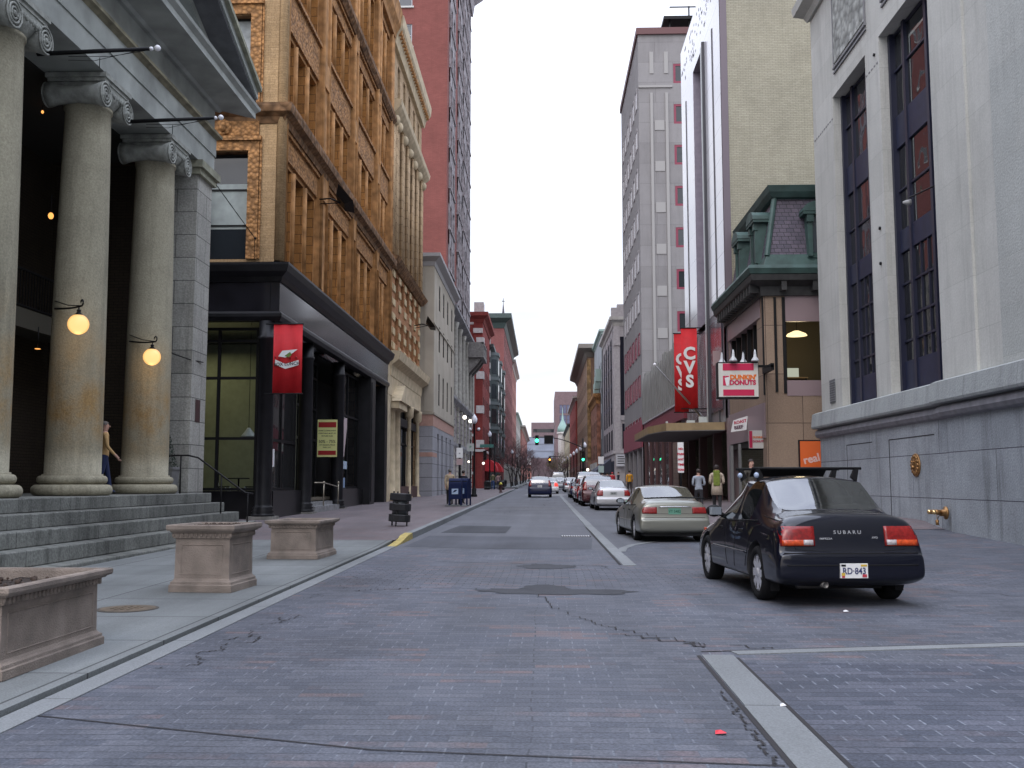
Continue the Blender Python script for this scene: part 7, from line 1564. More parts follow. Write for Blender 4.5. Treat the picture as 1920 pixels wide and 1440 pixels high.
# --- the black sedan in the foreground
P_blk = paint('paint_black', (.002, .0026, .009), .28, 0, .9, .15)
D1 = (4.10, 1.72, 1.39, .87, .955, .66, 1.20, 2.22, 2.92, .82)
tl = [(.40, .79, .635, .84, M_tail, 'tail_light')]
SUB, bvS, bodyS = make_car('black sedan with roof rack turning on the brick plaza, closest car', 'car', (3.55, 11.68, G(3.5, 12.5)), math.radians(4.5), 'sedan', P_blk, D1, .30, (.86, 3.28), tails=tl, plate_=(.385, M_wt, mat('plate_letters', (.03, .04, .12), .6), 'RD·843', .0), name='sedan_car', sc=(1.03, 1.04, 1.10), spokes=8)
for s in (-1, 1):
    patch(bvS, [(s*.43, .64), (s*.77, .64), (s*.77, .70), (s*.43, .70)], 'y', .018, .01, 'indicator', M_tailo, SUB, 8, 2)
    patch(bvS, [(s*.42, .645), (s*.53, .645), (s*.53, .70), (s*.42, .70)], 'y', .022, .01, 'reverse_light', M_tailw, SUB, 3, 2)
    q = surf(bvS, (3.62, .66), 'x', s)
    if q is not None: b = MB(); b.box(q.x - .01, q.x + .01, 3.57, 3.68, .64, .69); b.build('side_marker', M_tailo, SUB, local=True, bevel=.01)
def on_body(txt, size, x, z, m, bv, par, sp=1.0, sq=1.0):
    q = surf(bv, (x, z), 'y'); me = text_mesh(txt, size, m, .003, .001, sq, space=sp); o = bpy.data.objects.new('lettering', me); COL.objects.link(o); o.parent = par; o.location = (x, q.y - .006, z); o.rotation_euler = (math.radians(82), 0, 0)
M_bdg = mat('badge_silver', (.6, .6, .62), .25, metal=.8)
on_body('SUBARU', .052, -.02, .775, M_bdg, bvS, SUB, 1.55, 1.2); on_body('IMPREZA', .026, -.27, .71, M_bdg, bvS, SUB, 1.2, 1.2); on_body('AWD', .028, .29, .72, M_bdg, bvS, SUB)
for pts in ([(-.74, .93), (-.62, .60), (-.40, .585), (.40, .585), (.62, .60), (.74, .93)],): line_on(bvS, [(x, z) for x, z in pts], 'y', .004, n=8).build('boot_gap', M_dkpl, SUB, local=True)
line_on(bvS, [(-.76, .56), (.76, .56)], 'y', .009, n=20).build('bumper_gap', M_dkpl, SUB, local=True)
line_on(bvS, [(-.74, .44), (.74, .44)], 'y', .008, n=20).build('bumper_groove', M_dkpl, SUB, local=True)
b = MB(); b.lathe([(.028, -.02), (.034, -.03), (.034, .4), (.028, .4), (.027, -.01)], (-.30, .08, .235), 14, axis='y'); b.tube([(-.55, .30, .25), (-.2, .30, .25)], .075, 12); b.build('exhaust', mat('exhaust_steel', (.16, .15, .14), .4, metal=.8), SUB, local=True)
b = MB(); b.box(-.5, .5, .45, 3.8, .16, .24); b.build('underbody', M_dkpl, SUB, local=True)
for x0 in (-.80, .66):
    b = MB(); b.box(x0 + .02, x0 + .12, .50, .53, .13, .30); b.build('mud_flap', M_dkpl, SUB, local=True)
for y, nm in ((1.42, 0), (2.16, 1)):
    b = MB(); b.tube([(-.70, y, 1.465), (.70, y, 1.465)], [.016, .016], 8); o = b.build('roof_bar', M_dkpl, SUB, local=True)
    for s in (-1, 1): b = MB(); b.prism([(s*.66, y - .03, 1.46), (s*.61, y - .03, 1.46), (s*.56, y - .03, 1.36), (s*.63, y - .03, 1.31)], (0, .06, 0)); b.build('rack_foot', M_dkpl, o, local=True)
b = MB(); b.add([(-.5, 2.22, 1.37), (.5, 2.22, 1.37), (.5, 2.08, 1.46), (-.5, 2.08, 1.46), (-.5, 2.24, 1.37), (.5, 2.24, 1.37), (.5, 2.11, 1.47), (-.5, 2.11, 1.47)], [(0, 1, 2, 3), (4, 7, 6, 5), (0, 4, 5, 1), (3, 2, 6, 7), (0, 3, 7, 4), (1, 5, 6, 2)]); b.build('wind_deflector', M_dkpl, SUB, local=True)
for x, y in ((-.66, 1.42), (-.66, 2.16)):
    b = MB(); b.sphere((x, y - .05, 1.385), .035, 10); b.build('rack_lock', mat('pale_blue_plastic', (.35, .42, .55), .3), SUB, local=True)
qp = surf(bvS, (0, .385), 'y').y - .024
for x, z, w_, h_, m in ((-.12, .44, .05, .02, M_dkpl), (.11, .44, .07, .02, mat('plate_gold', (.6, .42, .05), .6)), (-.125, .35, .04, .03, mat('plate_gold', (.6, .42, .05), .6)), (.115, .335, .05, .03, mat('plate_red', (.5, .04, .06), .6)), (-.125, .325, .03, .02, mat('plate_red', (.5, .04, .06), .6))):
    b = MB(); b.box(x - w_/2, x + w_/2, qp - .002, qp + .002, z - h_/2, z + h_/2); b.build('plate_mark', m, SUB, local=True)

# --- the olive-gold sedan parked ahead
P_ol = paint('paint_olive', (.225, .225, .19), .3, .5, .6)
D2 = (4.85, 1.78, 1.41, .90, 1.02, .78, 1.40, 2.55, 3.30, .88)
tl2 = [(.44, .80, .70, .86, M_tail, 'tail_light')]
NIS, bvN, _ = make_car('olive gold sedan with rear spoiler, parked just ahead of the black sedan', 'car', (3.02, 23.05, G(3, 24)), math.radians(4), 'sedan', P_ol, D2, .31, (1.0, 3.75), tails=tl2, plate_=(.76, mat('plate_green', (.12, .3, .22), .6), mat('plate_green_letters', (.02, .10, .06)), 'VT 5482'), sc=(.93, .93, .93), spokes=7)
b = MB(); pr = [(x, .12 + .10 * (1 - abs(x) / .75) * -.3, 1.075 + .02 * (1 - (x / .75) ** 2)) for x in [i * .15 - .75 for i in range(11)]]; b.tube(pr, .018, 8); b.build('spoiler', M_dkpl, NIS, local=True)
b = MB(); pr = [(x, .06, .865 + .01 * (1 - (x / .4) ** 2)) for x in [i * .1 - .4 for i in range(9)]]; b.tube(pr, .012, 6); b.build('chrome_strip', M_bdg, NIS, local=True)
line_on(bvN, [(-.75, .60), (.75, .60)], 'y', .008, n=20).build('bumper_groove', M_dkpl, NIS, local=True)
line_on(bvN, [(-.74, .97), (-.62, .70), (.62, .70), (.74, .97)], 'y', .004, n=8).build('boot_gap', M_dkpl, NIS, local=True)
b = MB(); b.box(-.75, .75, .15, 4.6, .15, .22); b.build('underbody', M_dkpl, NIS, local=True)
# --- the rest of the parked row and the traffic
P_si = paint('paint_silver', (.42, .42, .43), .3, .5, .5); P_re = paint('paint_red', (.20, .014, .02), .25, .2, .8); P_ma = paint('paint_maroon', (.07, .014, .018), .25, .3, .8); P_bl = paint('paint_navy', (.006, .010, .045), .3, 0, .5, .2); P_db = paint('paint_blue', (.05, .10, .17), .25, .3, .8); P_wh = paint('paint_white', (.6, .6, .6), .3, 0, .5)
S2 = (4.3, 1.7, 1.46, .95, 1.05, .5, 1.15, 2.2, 3.1, .88); Hh = (4.2, 1.78, 1.62, 1.02, .5, 2.4, 3.15, .98)
ts = [(.50, .78, .68, .95, M_tail, 'tail_light')]; th_ = [(.62, .84, .80, 1.25, M_tail, 'tail_light')]
make_car('silver sedan parked second in the row, beyond the olive one', 'car', (3.15, 44.7, G(3, 45)), .03, 'sedan', P_si, S2, .30, (.85, 3.45), tails=ts, plate_=(.80, mat('plate_dull', (.3, .32, .32), .6), M_blkt, '84 RT'), sc=(.95, 1, .95))
make_car('maroon hatchback parked right behind the silver sedan in the row', 'car', (2.85, 51.2, G(3, 52)), .02, 'hatch', P_ma, Hh, .31, (.8, 3.3), tails=th_, detail=False)
make_car('bright red small sedan parked between the maroon and blue cars', 'car', (2.75, 57.3, G(3, 58)), .02, 'sedan', P_re, S2, .30, (.85, 3.45), tails=ts, detail=False)
make_car('tall pale blue van-like car parked beyond the red sedan', 'car', (2.95, 63.3, G(3, 64)), .02, 'hatch', P_db, (4.6, 1.85, 1.85, 1.10, .4, 2.8, 3.6, 1.05), .33, (.9, 3.7), tails=[(.66, .86, .9, 1.35, M_tail, 'tail_light')], detail=False)
make_car('dark navy sedan at the far end of the visible parked row', 'car', (2.75, 70.2, G(3, 71)), .02, 'sedan', P_bl, S2, .30, (.85, 3.45), tails=ts, detail=False)
make_car('dark blue hatchback driving away in the middle of the street', 'car', (-.22, 72.4, G(0, 72)), 0, 'hatch', P_bl, (4.3, 1.76, 1.55, 1.0, .5, 2.4, 3.15, .95), .31, (.8, 3.3), tails=th_, plate_=(.82, M_wt, M_blkt, 'EJ 214'), detail=False, name='moving_car')
make_car('small red-lit car just ahead of the dark blue hatchback', 'car', (.55, 88, G(0, 88)), 0, 'sedan', P_wh, S2, .30, (.85, 3.45), tails=[(.46, .8, .66, .98, emis('brake_light', (1, .05, .03), 1.3), 'tail_light')], detail=False, name='moving_car')
make_car('silver-grey sedan waiting near the traffic signal', 'car', (1.95, 116, G(0, 116)), 0, 'sedan', paint('paint_grey', (.25, .26, .28)), S2, .30, (.85, 3.45), tails=ts, detail=False, name='moving_car')
make_car('white van with red roof light beyond the signal', 'car', (2.1, 136, G(0, 136)), 0, 'hatch', P_wh, (4.8, 1.95, 2.15, 1.2, .3, 3.0, 3.8, 1.1), .33, (.9, 3.7), tails=th_, detail=False, name='moving_van')
make_car('pale car on the left lane beyond the signal', 'car', (-.9, 150, G(0, 150)), 0, 'sedan', P_si, S2, .30, (.85, 3.45), tails=ts, detail=False, name='moving_car')
for i, (x, y, p_) in enumerate([(2.9, 96, P_si), (2.9, 103, P_bl)]):
    make_car(['second silver sedan far along the parked row', 'last dark car parked before the crossing'][i], 'car', (x, y, G(x, y)), 0, 'sedan', p_, S2, .30, (.85, 3.45), tails=ts, detail=False)
# ================================================================== STREET THINGS
M_plan = mat('planter_stone', (.25, .205, .172), .9, var=.28, vscale=3.5, bump=.6, bscale=70); M_soil = mat('soil', (.035, .025, .02), .95, var=.5, vscale=20, bump=1, bscale=25)
def planter(cx, cy, w_, l_, h, rz, lab, soilz):
    t = thing('planter', (cx, cy, G(cx, cy) + sh(cy)), lab, 'planter', 'stone planters along the arcade sidewalk', rz)
    a, c = w_ / 2, l_ / 2; b = MB()
    def shell(levels, m=0):
        n = len(levels)
        for (e0, z0), (e1, z1) in zip(levels[:-1], levels[1:]):
            A = [(-a - e0, -c - e0, z0), (a + e0, -c - e0, z0), (a + e0, c + e0, z0), (-a - e0, c + e0, z0)]; B = [(-a - e1, -c - e1, z1), (a + e1, -c - e1, z1), (a + e1, c + e1, z1), (-a - e1, c + e1, z1)]
            b.add(A + B, [(i, (i + 1) % 4, 4 + (i + 1) % 4, 4 + i) for i in range(4)], m)
    k = h
    shell([(.0, .0), (.0, .10 * k), (-.012, .115 * k), (-.015, .15 * k), (-.035, .17 * k), (-.05, .20 * k), (-.055, .79 * k), (-.03, .80 * k), (-.03, .875 * k), (-.005, .885 * k), (.005, .905 * k), (.03, .915 * k), (.04, .94 * k), (.04, k - .01), (.03, k), (-.04, k), (-.05, k - .02), (-.07, soilz - .02)])
    o = b.build('box', M_plan, t, local=True)
    # sunken panels: raised frames on each face
    b = MB(); e_ = .055; zt, zb_ = .70 * k, .26 * k
    for sx_, sy_, ln in ((0, -1, a), (0, 1, a), (1, 0, c), (-1, 0, c)):
        L2 = ln - .14; r = .010
        if sy_: y = sy_ * (c - e_); P = [(-L2, y, zb_), (L2, y, zb_), (L2, y, zt), (-L2, y, zt)]
        else: x = sx_ * (a - e_); P = [(x, -L2, zb_), (x, L2, zb_), (x, L2, zt), (x, -L2, zt)]
        for p, q in zip(P, P[1:] + P[:1]): b.tube([p, q], r, 4, sm=False)
    b.build('panel_moulding', M_plan, t, local=True)
    b = MB(); st = .062
    for sx_, sy_, ln in ((0, -1, a), (0, 1, a), (1, 0, c), (-1, 0, c)):
        n = int(ln * 2 / st)
        for i in range(n):
            u = -ln + st * (i + .5); z0 = .818 * k
            if sy_: y = sy_ * (c - .028); b.sphere((u, y, z0 + .02), .026, 6, sc=(.8, .7, 1.2))
            else: x = sx_ * (a - .028); b.sphere((x, u, z0 + .02), .026, 6, sc=(.7, .8, 1.2))
    b.build('egg_moulding', M_plan, t, local=True)
    b = MB(); n = 14; rr = random.Random(int(cx * 10 + cy * 7)); V = []
    for j in range(n + 1):
        for i in range(n + 1): V.append((-a + .05 + (2*a - .1) * i / n, -c + .05 + (2*c - .1) * j / n, soilz + rr.uniform(-.02, .03)))
    b.add(V, [(j*(n+1)+i, j*(n+1)+i+1, (j+1)*(n+1)+i+1, (j+1)*(n+1)+i) for j in range(n) for i in range(n)]); b.build('soil', M_soil, t, local=True)
    b = MB()
    for i in range(90):
        x, y = rr.uniform(-a + .1, a - .1), rr.uniform(-c + .1, c - .1); s = rr.uniform(.008, .03); b.sphere((x, y, soilz + .02), s, 6)
    b.build('bark', mat('bark_chips', (.06, .04, .03), .9, var=.5, vscale=40), t, local=True)
planter(-4.50, 7.98, 1.30, 1.66, .66, 0, 'long low stone planter with dark soil, nearest the camera', .56)
planter(-4.30, 13.1, .82, .92, .845, math.radians(-4), 'tall boxy stone planter between the other two', .80)
planter(-4.40, 18.35, .92, 1.30, .68, math.radians(-3), 'farthest stone planter of the three, near the yellow kerb', .57)
# litter bin: black slatted drum
t = thing('trash_bin', (-3.98, 27.7, G(-4, 27.7) + sh(27)), 'black banded litter bin leaning slightly on the brick sidewalk', 'trash bin', rz=.1); t.rotation_euler = (0, math.radians(3), .1)
b = MB(); b.lathe([(.20, .12), (.22, .9), (.0001, .9)], (0, 0, 0), 20); b.build('liner', mat('bin_grey', (.06, .065, .07), .35, metal=.3), t, local=True)
for z in (.12, .42, .70):
    b = MB(); b.lathe([(.285, z), (.30, z + .02), (.30, z + .18), (.285, z + .2), (.25, z + .2), (.25, z), (.285, z)], (0, 0, 0), 12, sm=False); b.build('band', mat('bin_black', (.012, .012, .014), .5), t, local=True)
for a in (.6, 2.5, 4.4): b = MB(); x, y = .25 * math.cos(a), .25 * math.sin(a); b.box(x - .02, x + .02, y - .02, y + .02, 0, .95); b.build('leg', M_ff, t, local=True)
# two mailboxes
M_mb = mat('mailbox_blue', (.008, .015, .055), .6, spec=.15, var=.1)
def mailbox(x, y, lab, rz):
    t = thing('mailbox', (x, y, G(x, y) + .15), lab, 'mailbox', 'blue mailboxes by the kerb', rz)
    b = MB(); w_, d_ = .30, .30; pr = [(-d_, .32), (-d_, 1.0)] + [(-d_ * math.cos(a), 1.0 + .28 * math.sin(a)) for a in [math.pi * k / 12 for k in range(1, 12)]] + [(d_, 1.0), (d_, .32)]
    b.prism([(-w_, p, z) for p, z in pr], (2 * w_, 0, 0)); b.build('body', M_mb, t, local=True, bevel=.012)
    for sx_ in (-1, 1):
        for sy_ in (-1, 1): b = MB(); b.box(sx_ * .27 - .03, sx_ * .27 + .03, sy_ * .26 - .03, sy_ * .26 + .03, 0, .34); b.build('leg', M_mb, t, local=True)
    b = MB(); b.box(-.15, .15, -.312, -.30, .55, .80); b.build('label', mat('label_pale', (.35, .45, .6), .5), t, local=True); b = MB(); b.prism([(-.12, -.318, .62), (.02, -.318, .66), (.12, -.318, .76), (-.02, -.318, .74)], (0, .005, 0)); b.build('emblem', M_mb, t, local=True)
    b = MB(); b.box(-.26, .26, -.27, -.24, 1.02, 1.16); b.build('chute', M_dkpl, t, local=True)
mailbox(-4.05, 46.4, 'blue mailbox with pale label, left one of the pair by the kerb', 0); mailbox(-3.78, 47.5, 'blue mailbox half behind its twin, right one of the pair', -.25)
b = MB(); b.box(-4.5, -3.5, 45.9, 48, G(0, 46) + .152, G(0, 46) + .19); struct(b.build('sidewalk_pad', M_conc))
# sign posts
def sign_post(x, y, h, lab, panels, r=.035):
    t = thing('sign_post', (x, y, G(x, y) + .14), lab, 'sign post'); z0 = G(x, y) + .14
    b = MB(); b.tube([(x, y, z0), (x, y, z0 + h)], r, 8); b.build('post', M_iron, t)
    for (dx, z, w_, hh, m, txt, tm) in panels:
        b = MB(); b.box(x + dx - w_/2, x + dx + w_/2, y - .06, y - .04, z0 + z, z0 + z + hh); o = b.build('sign_panel', m, t)
        if txt: put_text(text_mesh(txt, hh * .5, tm, .002, .004), o, (x + dx, y - .066, z0 + z + hh * .5), (0, -1, 0))
M_sg = mat('sign_green', (.02, .18, .09), .5)
sign_post(-3.95, 54.5, 3.4, 'thin post with a small white and green square sign', [(0, 2.75, .38, .42, mat('sign_dull', (.4, .42, .4), .6), 'P', M_sg)])
sign_post(-4.15, 49.8, 3.0, 'dark post with a tall white and red parking sign, behind the mailboxes', [(0, 2.3, .32, .5, M_wt, '-', M_blkt), (0, 1.95, .3, .3, mat('pale_pinkw', (.42, .3, .3)), None, None)], .06)
sign_post(5.0, 36.5, 2.6, 'parking rule sign with red lettering on a short red-tipped post by the canopy', [(0, 1.5, .22, 1.1, M_wt, None, M_rl)], .04)
for o_ in [o for o in bpy.data.objects if o.name.startswith('sign_post') and abs(o.location.x - 5.0) < .01]:
    for k in range(5): put_text(text_mesh(['TOW', 'TIME', 'ANY', 'PARK', 'NO'][k], .10, M_rl, .002, .006), o_, (5.0, 36.43, G(5, 36.5) + .14 + 1.6 + k * .19), (0, -1, 0))
sign_post(4.75, 82, 3.2, 'thin post with two white sign plates on the right kerb', [(0, 2.4, .45, .6, M_wt, None, None), (0, 1.7, .45, .55, mat('pale_mint', (.35, .45, .42)), None, None)], .04)
# lamp posts with acorn globes
M_acorn = mat('acorn_white', (.75, .76, .82), .3)
def lamp_post(x, y, h, lab, twin=False):
    z0 = G(x, y) + .14; t = thing('street_lamp', (x, y, z0), lab, 'street lamp', 'black lamp posts with white acorn globes')
    b = MB(); b.lathe([(.22, 0), (.22, .12), (.15, .2), (.16, .5), (.09, .62), (.075, .8), (.06, h - .75), (.09, h - .72), (.05, h - .68), (.12, h - .6)], (x, y, z0), 14); b.build('post', M_iron, t)
    b = MB(); b.lathe([(.11, h - .6), (.2, h - .45), (.21, h - .28), (.14, h - .12), (.07, h - .04), (.03, h + .06)], (x, y, z0), 14); b.build('globe', M_acorn, t)
    if twin:
        b = MB(); b.tube([(x - .3, y, z0 + h - 1.1), (x + .3, y, z0 + h - 1.1)], .025, 6); b.build('crossarm', M_iron, t)
        for s in (-1, 1): b = MB(); b.sphere((x + s * .3, y, z0 + h - .98), .11, 10); b.build('globe', M_acorn, t)
lamp_post(-4.7, 68.4, 5.6, 'tall twin-armed lamp post before the bright red brick corner', True); lamp_post(-5.9, 111, 6.4, 'lamp post with white acorn globe at the left crossing corner')
for i, y in enumerate((150, 178, 206, 240)): lamp_post(-4.6, y, 5.4, ['first', 'second', 'third', 'fourth'][i] + ' lamp post past the crossing on the left sidewalk')
for i, y in enumerate((118, 132, 146, 160, 178, 200, 226, 255)): lamp_post(4.95, y, 5.4, ['first', 'second', 'third', 'fourth', 'fifth', 'sixth', 'seventh', 'eighth'][i] + ' lamp post past the crossing on the right sidewalk')
# hydrant
t = thing('fire_hydrant', (-3.62, 86, G(0, 86) + .14), 'dark fire hydrant with a yellow cap at the left kerb', 'hydrant')
b = MB(); z0 = G(0, 86) + .14; b.lathe([(.17, 0), (.17, .06), (.11, .09), (.11, .6), (.16, .62), (.16, .68)], (-3.62, 86, z0), 14); b.lathe([(.08, -.2), (.08, .2)], (-3.62, 86, z0 + .48), 10, axis='x'); b.build('body', mat('hydrant_dark', (.05, .02, .02), .6), t); b = MB(); b.lathe([(.16, .68), (.12, .82), (.04, .9)], (-3.62, 86, z0), 12); b.build('cap', mat('hydrant_yellow', (.45, .4, .05), .5), t)
# low black planters / bins on the left by the crossing
for i, (x, y) in enumerate([(-4.3, 104), (-5.9, 106), (-5.4, 140), (-5.3, 133)]):
    t = thing('street_bin', (x, y, G(x, y) + .14), ['black street bin nearest the left crossing', 'black street bin set back by the red corner', 'dark bin beyond the crossing under the first tree', 'dark bin beyond the crossing nearest the kerb corner'][i], 'trash bin', 'black bins near the crossing')
    b = MB(); b.lathe([(.3, 0), (.34, .1), (.34, .8), (.3, .86), (.2, .95)], (x, y, G(x, y) + .14), 14, sm=False); b.build('drum', M_ff, t); b = MB(); b.lathe([(.345, .2), (.345, .3)], (x, y, G(x, y) + .14), 14); b.build('band', mat('bin_grey', (.06, .065, .07)), t)
# traffic signals
M_sig = mat('signal_black', (.015, .015, .016), .5); EM_g = emis('signal_green', (.05, 1, .45), 5); EM_o = emis('signal_amber', (1, .38, .05), 6); M_off = mat('lens_off', (.05, .02, .02), .3)
def signal_head(t, x, y, z, lit=2, s=1.0):
    b = MB(); b.box(x - .18*s, x + .18*s, y - .0, y + .22, z, z + 1.05*s); h = b.build('signal_head', M_sig, t, bevel=.02)
    for k in range(3):
        zz = z + (.88 - .35 * k) * s; m = EM_g if (k == 2 and lit == 2) else (EM_o if lit == 1 and k == 1 else M_off)
        b = MB(); b.lathe([(.0001, -.03), (.13*s, -.01), (.13*s, .0)], (x, y, zz), 16, axis='y'); b.build('lens', m, h)
        b = MB(); b.lathe([(.15*s, -.26), (.15*s, .0)], (x, y, zz), 14, axis='y', a0=0, a1=math.pi); b.build('visor', M_sig, h)
X0, Y0 = 4.45, 111.0; z0 = G(X0, Y0) + .14
t = thing('traffic_signal', (X0, Y0, z0), 'signal mast curving over the street from the right with two green lights', 'traffic signal')
b = MB(); b.tube([(X0, Y0, z0), (X0, Y0, z0 + 5.6)], [.12, .08], 10); b.build('pole', M_iron, t)
b = MB(); pts = [(X0 - 5.6 * k / 12, Y0, z0 + 4.55 + 1.15 * math.sin(math.pi / 2 * min(1, (k / 12) * 1.4))) for k in range(13)]; b.tube(pts, [.06 - .002 * k for k in range(13)], 8); b.build('mast_arm', M_iron, t)
signal_head(t, -.66, Y0 - .1, z0 + 4.85, 0, 1.05); signal_head(t, 4.45, Y0 - .35, z0 + 3.05, 2, 1.1)
b = MB(); b.lathe([(.0001, -.32), (.2, -.30), (.2, -.27)], (-.66, Y0, z0 + 5.4 - .05), 18, axis='y'); b.build('green_lens', EM_g, t)
b = MB(); b.box(.15, 1.15, Y0 - .05, Y0 + .02, z0 + 5.0, z0 + 5.95); b.build('sign_board', M_ff, t)
t = thing('traffic_signal', (-5.3, 110, G(-5, 110)), 'dark cluster of signal heads on a post at the left crossing corner', 'traffic signal')
b = MB(); b.tube([(-5.3, 110, G(0, 110)), (-5.3, 110, 5.6)], .08, 8); b.tube([(-6.6, 110, 5.0), (-5.3, 110, 5.3)], .05, 6); b.build('pole', M_iron, t); signal_head(t, -5.75, 109.6, 4.3, 0); signal_head(t, -6.35, 109.6, 4.0, 0)
b = MB(); b.box(-6.9, -5.4, 109.4, 109.45, 5.4, 5.75); b.build('street_sign', mat('street_green', (.06, .2, .17), .5), t)
t = thing('traffic_signal', (3.2, 190, G(3, 190)), 'distant amber light hung over the street', 'traffic signal')
b = MB(); b.tube([(4.6, 190, 1.3), (4.6, 190, 6.4), (1.3, 190, 6.6)], .07, 8); b.build('pole', M_iron, t); signal_head(t, 1.3, 189.8, 5.3, 1, 1.2)
for i, (x, y, z) in enumerate([(-7.2, 121, 3.9), (-5.2, 70, 3.0), (5.0, 112, 3.0)]):
    t = thing('white_light', (x, y, z), ['round white light hanging by the red awning', 'small white light on the left sidewalk near the twin lamp post', 'round white light below the right signal'][i], 'light')
    b = MB(); b.sphere((x, y, z), .16 if i != 1 else .08, 12); b.build('globe', emis('white_lamp', (1, .92, .8), 2.5), t); b = MB(); b.tube([(x, y, z + .1), (x, y, z + .5)], .015, 5); b.build('rod', M_iron, t)
# ---- bare trees
M_bark = mat('tree_bark', (.05, .042, .04), .9, var=.3, vscale=10); M_twig = mat('twigs', (.10, .065, .065), .9)
def bare_tree(name, label, x, y, h, seed, group, twigm=M_twig):
    rr = random.Random(seed); t = thing(name, (x, y, G(x, y) + .1), label, 'tree', group)
    bt = MB(); bb = MB(); bw = MB()
    def grow(p, d, r, l, lv):
        n = 4; pts = [p]; q = p.copy(); dd = d.copy()
        for i in range(n):
            dd = (dd + Vector((rr.uniform(-1, 1), rr.uniform(-1, 1), rr.uniform(-.3, .6))) * .16).normalized(); q = q + dd * l / n; pts.append(q.copy())
        (bt if lv == 0 else bb if lv < 3 else bw).tube(pts, [r * (1 - .13 * i) for i in range(n + 1)], 6 if lv < 2 else 3, sm=lv < 2)
        if lv >= 5: return
        k = rr.choice([3, 4]) if lv < 4 else 4
        for i in range(k):
            a = rr.uniform(0, 6.28); tilt = rr.uniform(.35, .85) if lv else rr.uniform(.4, .75)
            s = dd.orthogonal().normalized(); s.rotate(Matrix.Rotation(a, 3, dd)); nd = (dd * math.cos(tilt) + s * math.sin(tilt)).normalized(); nd.z = nd.z * .8 + .12; nd.normalize()
            grow(pts[-1] if i < 2 else pts[rr.choice([2, 3])], nd, r * (.62 if lv else .5), l * rr.uniform(.62, .82), lv + 1)
    grow(Vector((0, 0, 0)), Vector((0, 0, 1)), .13, h * .27, 0)
    bt.build('trunk', M_bark, t, local=True); bb.build('branches', M_bark, t, local=True); bw.build('twigs', twigm, t, local=True); return t
M_tw2 = mat('twigs_mauve', (.14, .085, .09), .9); M_tw3 = mat('twigs_budding', (.13, .12, .05), .9)
trees = [bare_tree('bare_tree', 'bare dark-twigged tree, first past the crossing on the left', -4.3, 136, 8.5, 1, 'bare street trees'), bare_tree('bare_tree', 'bare purplish tree, second on the left sidewalk', -4.2, 152, 9, 2, 'bare street trees', M_tw2), bare_tree('bare_tree', 'bare tree with budding yellowish twigs, nearest on the right far sidewalk', 4.4, 215, 9, 3, 'bare street trees', M_tw3)]
CH = {}
for i, (k, x, y, s, lab) in enumerate([(0, -4.4, 168, 1.05, 'third bare tree down the left sidewalk'), (1, -4.1, 186, 1.1, 'fourth bare tree down the left sidewalk'), (0, -4.2, 208, 1.1, 'fifth bare tree down the left sidewalk'), (1, -4.0, 232, 1.1, 'sixth bare tree down the left sidewalk'), (1, -3.9, 262, 1.2, 'seventh bare tree down the left sidewalk'), (0, -3.9, 300, 1.2, 'eighth bare tree down the left sidewalk'),
    (1, 4.4, 190, .9, 'small bare tree on the right before the budding one'), (1, 4.3, 243, 1.1, 'bare tree after the budding one on the right'), (2, 4.2, 275, 1.1, 'second budding tree farther down the right'), (1, 4.0, 315, 1.2, 'bare tree near the domed turret'), (1, -3.4, 350, 1.3, 'bare tree far down on the left near the glass bridge'), (1, 3.6, 370, 1.3, 'bare tree far down on the right near the glass bridge'), (0, 1.0, 480, 1.4, 'hazy bare tree at the middle of the street end'), (1, -2.2, 430, 1.3, 'hazy bare tree left of the street end'), (1, 3.0, 440, 1.2, 'hazy bare tree right of the street end')]):
    c = dup(trees[k], (x, y, G(x, y) + .1), i * 1.3, lab, 'bare street trees', s)
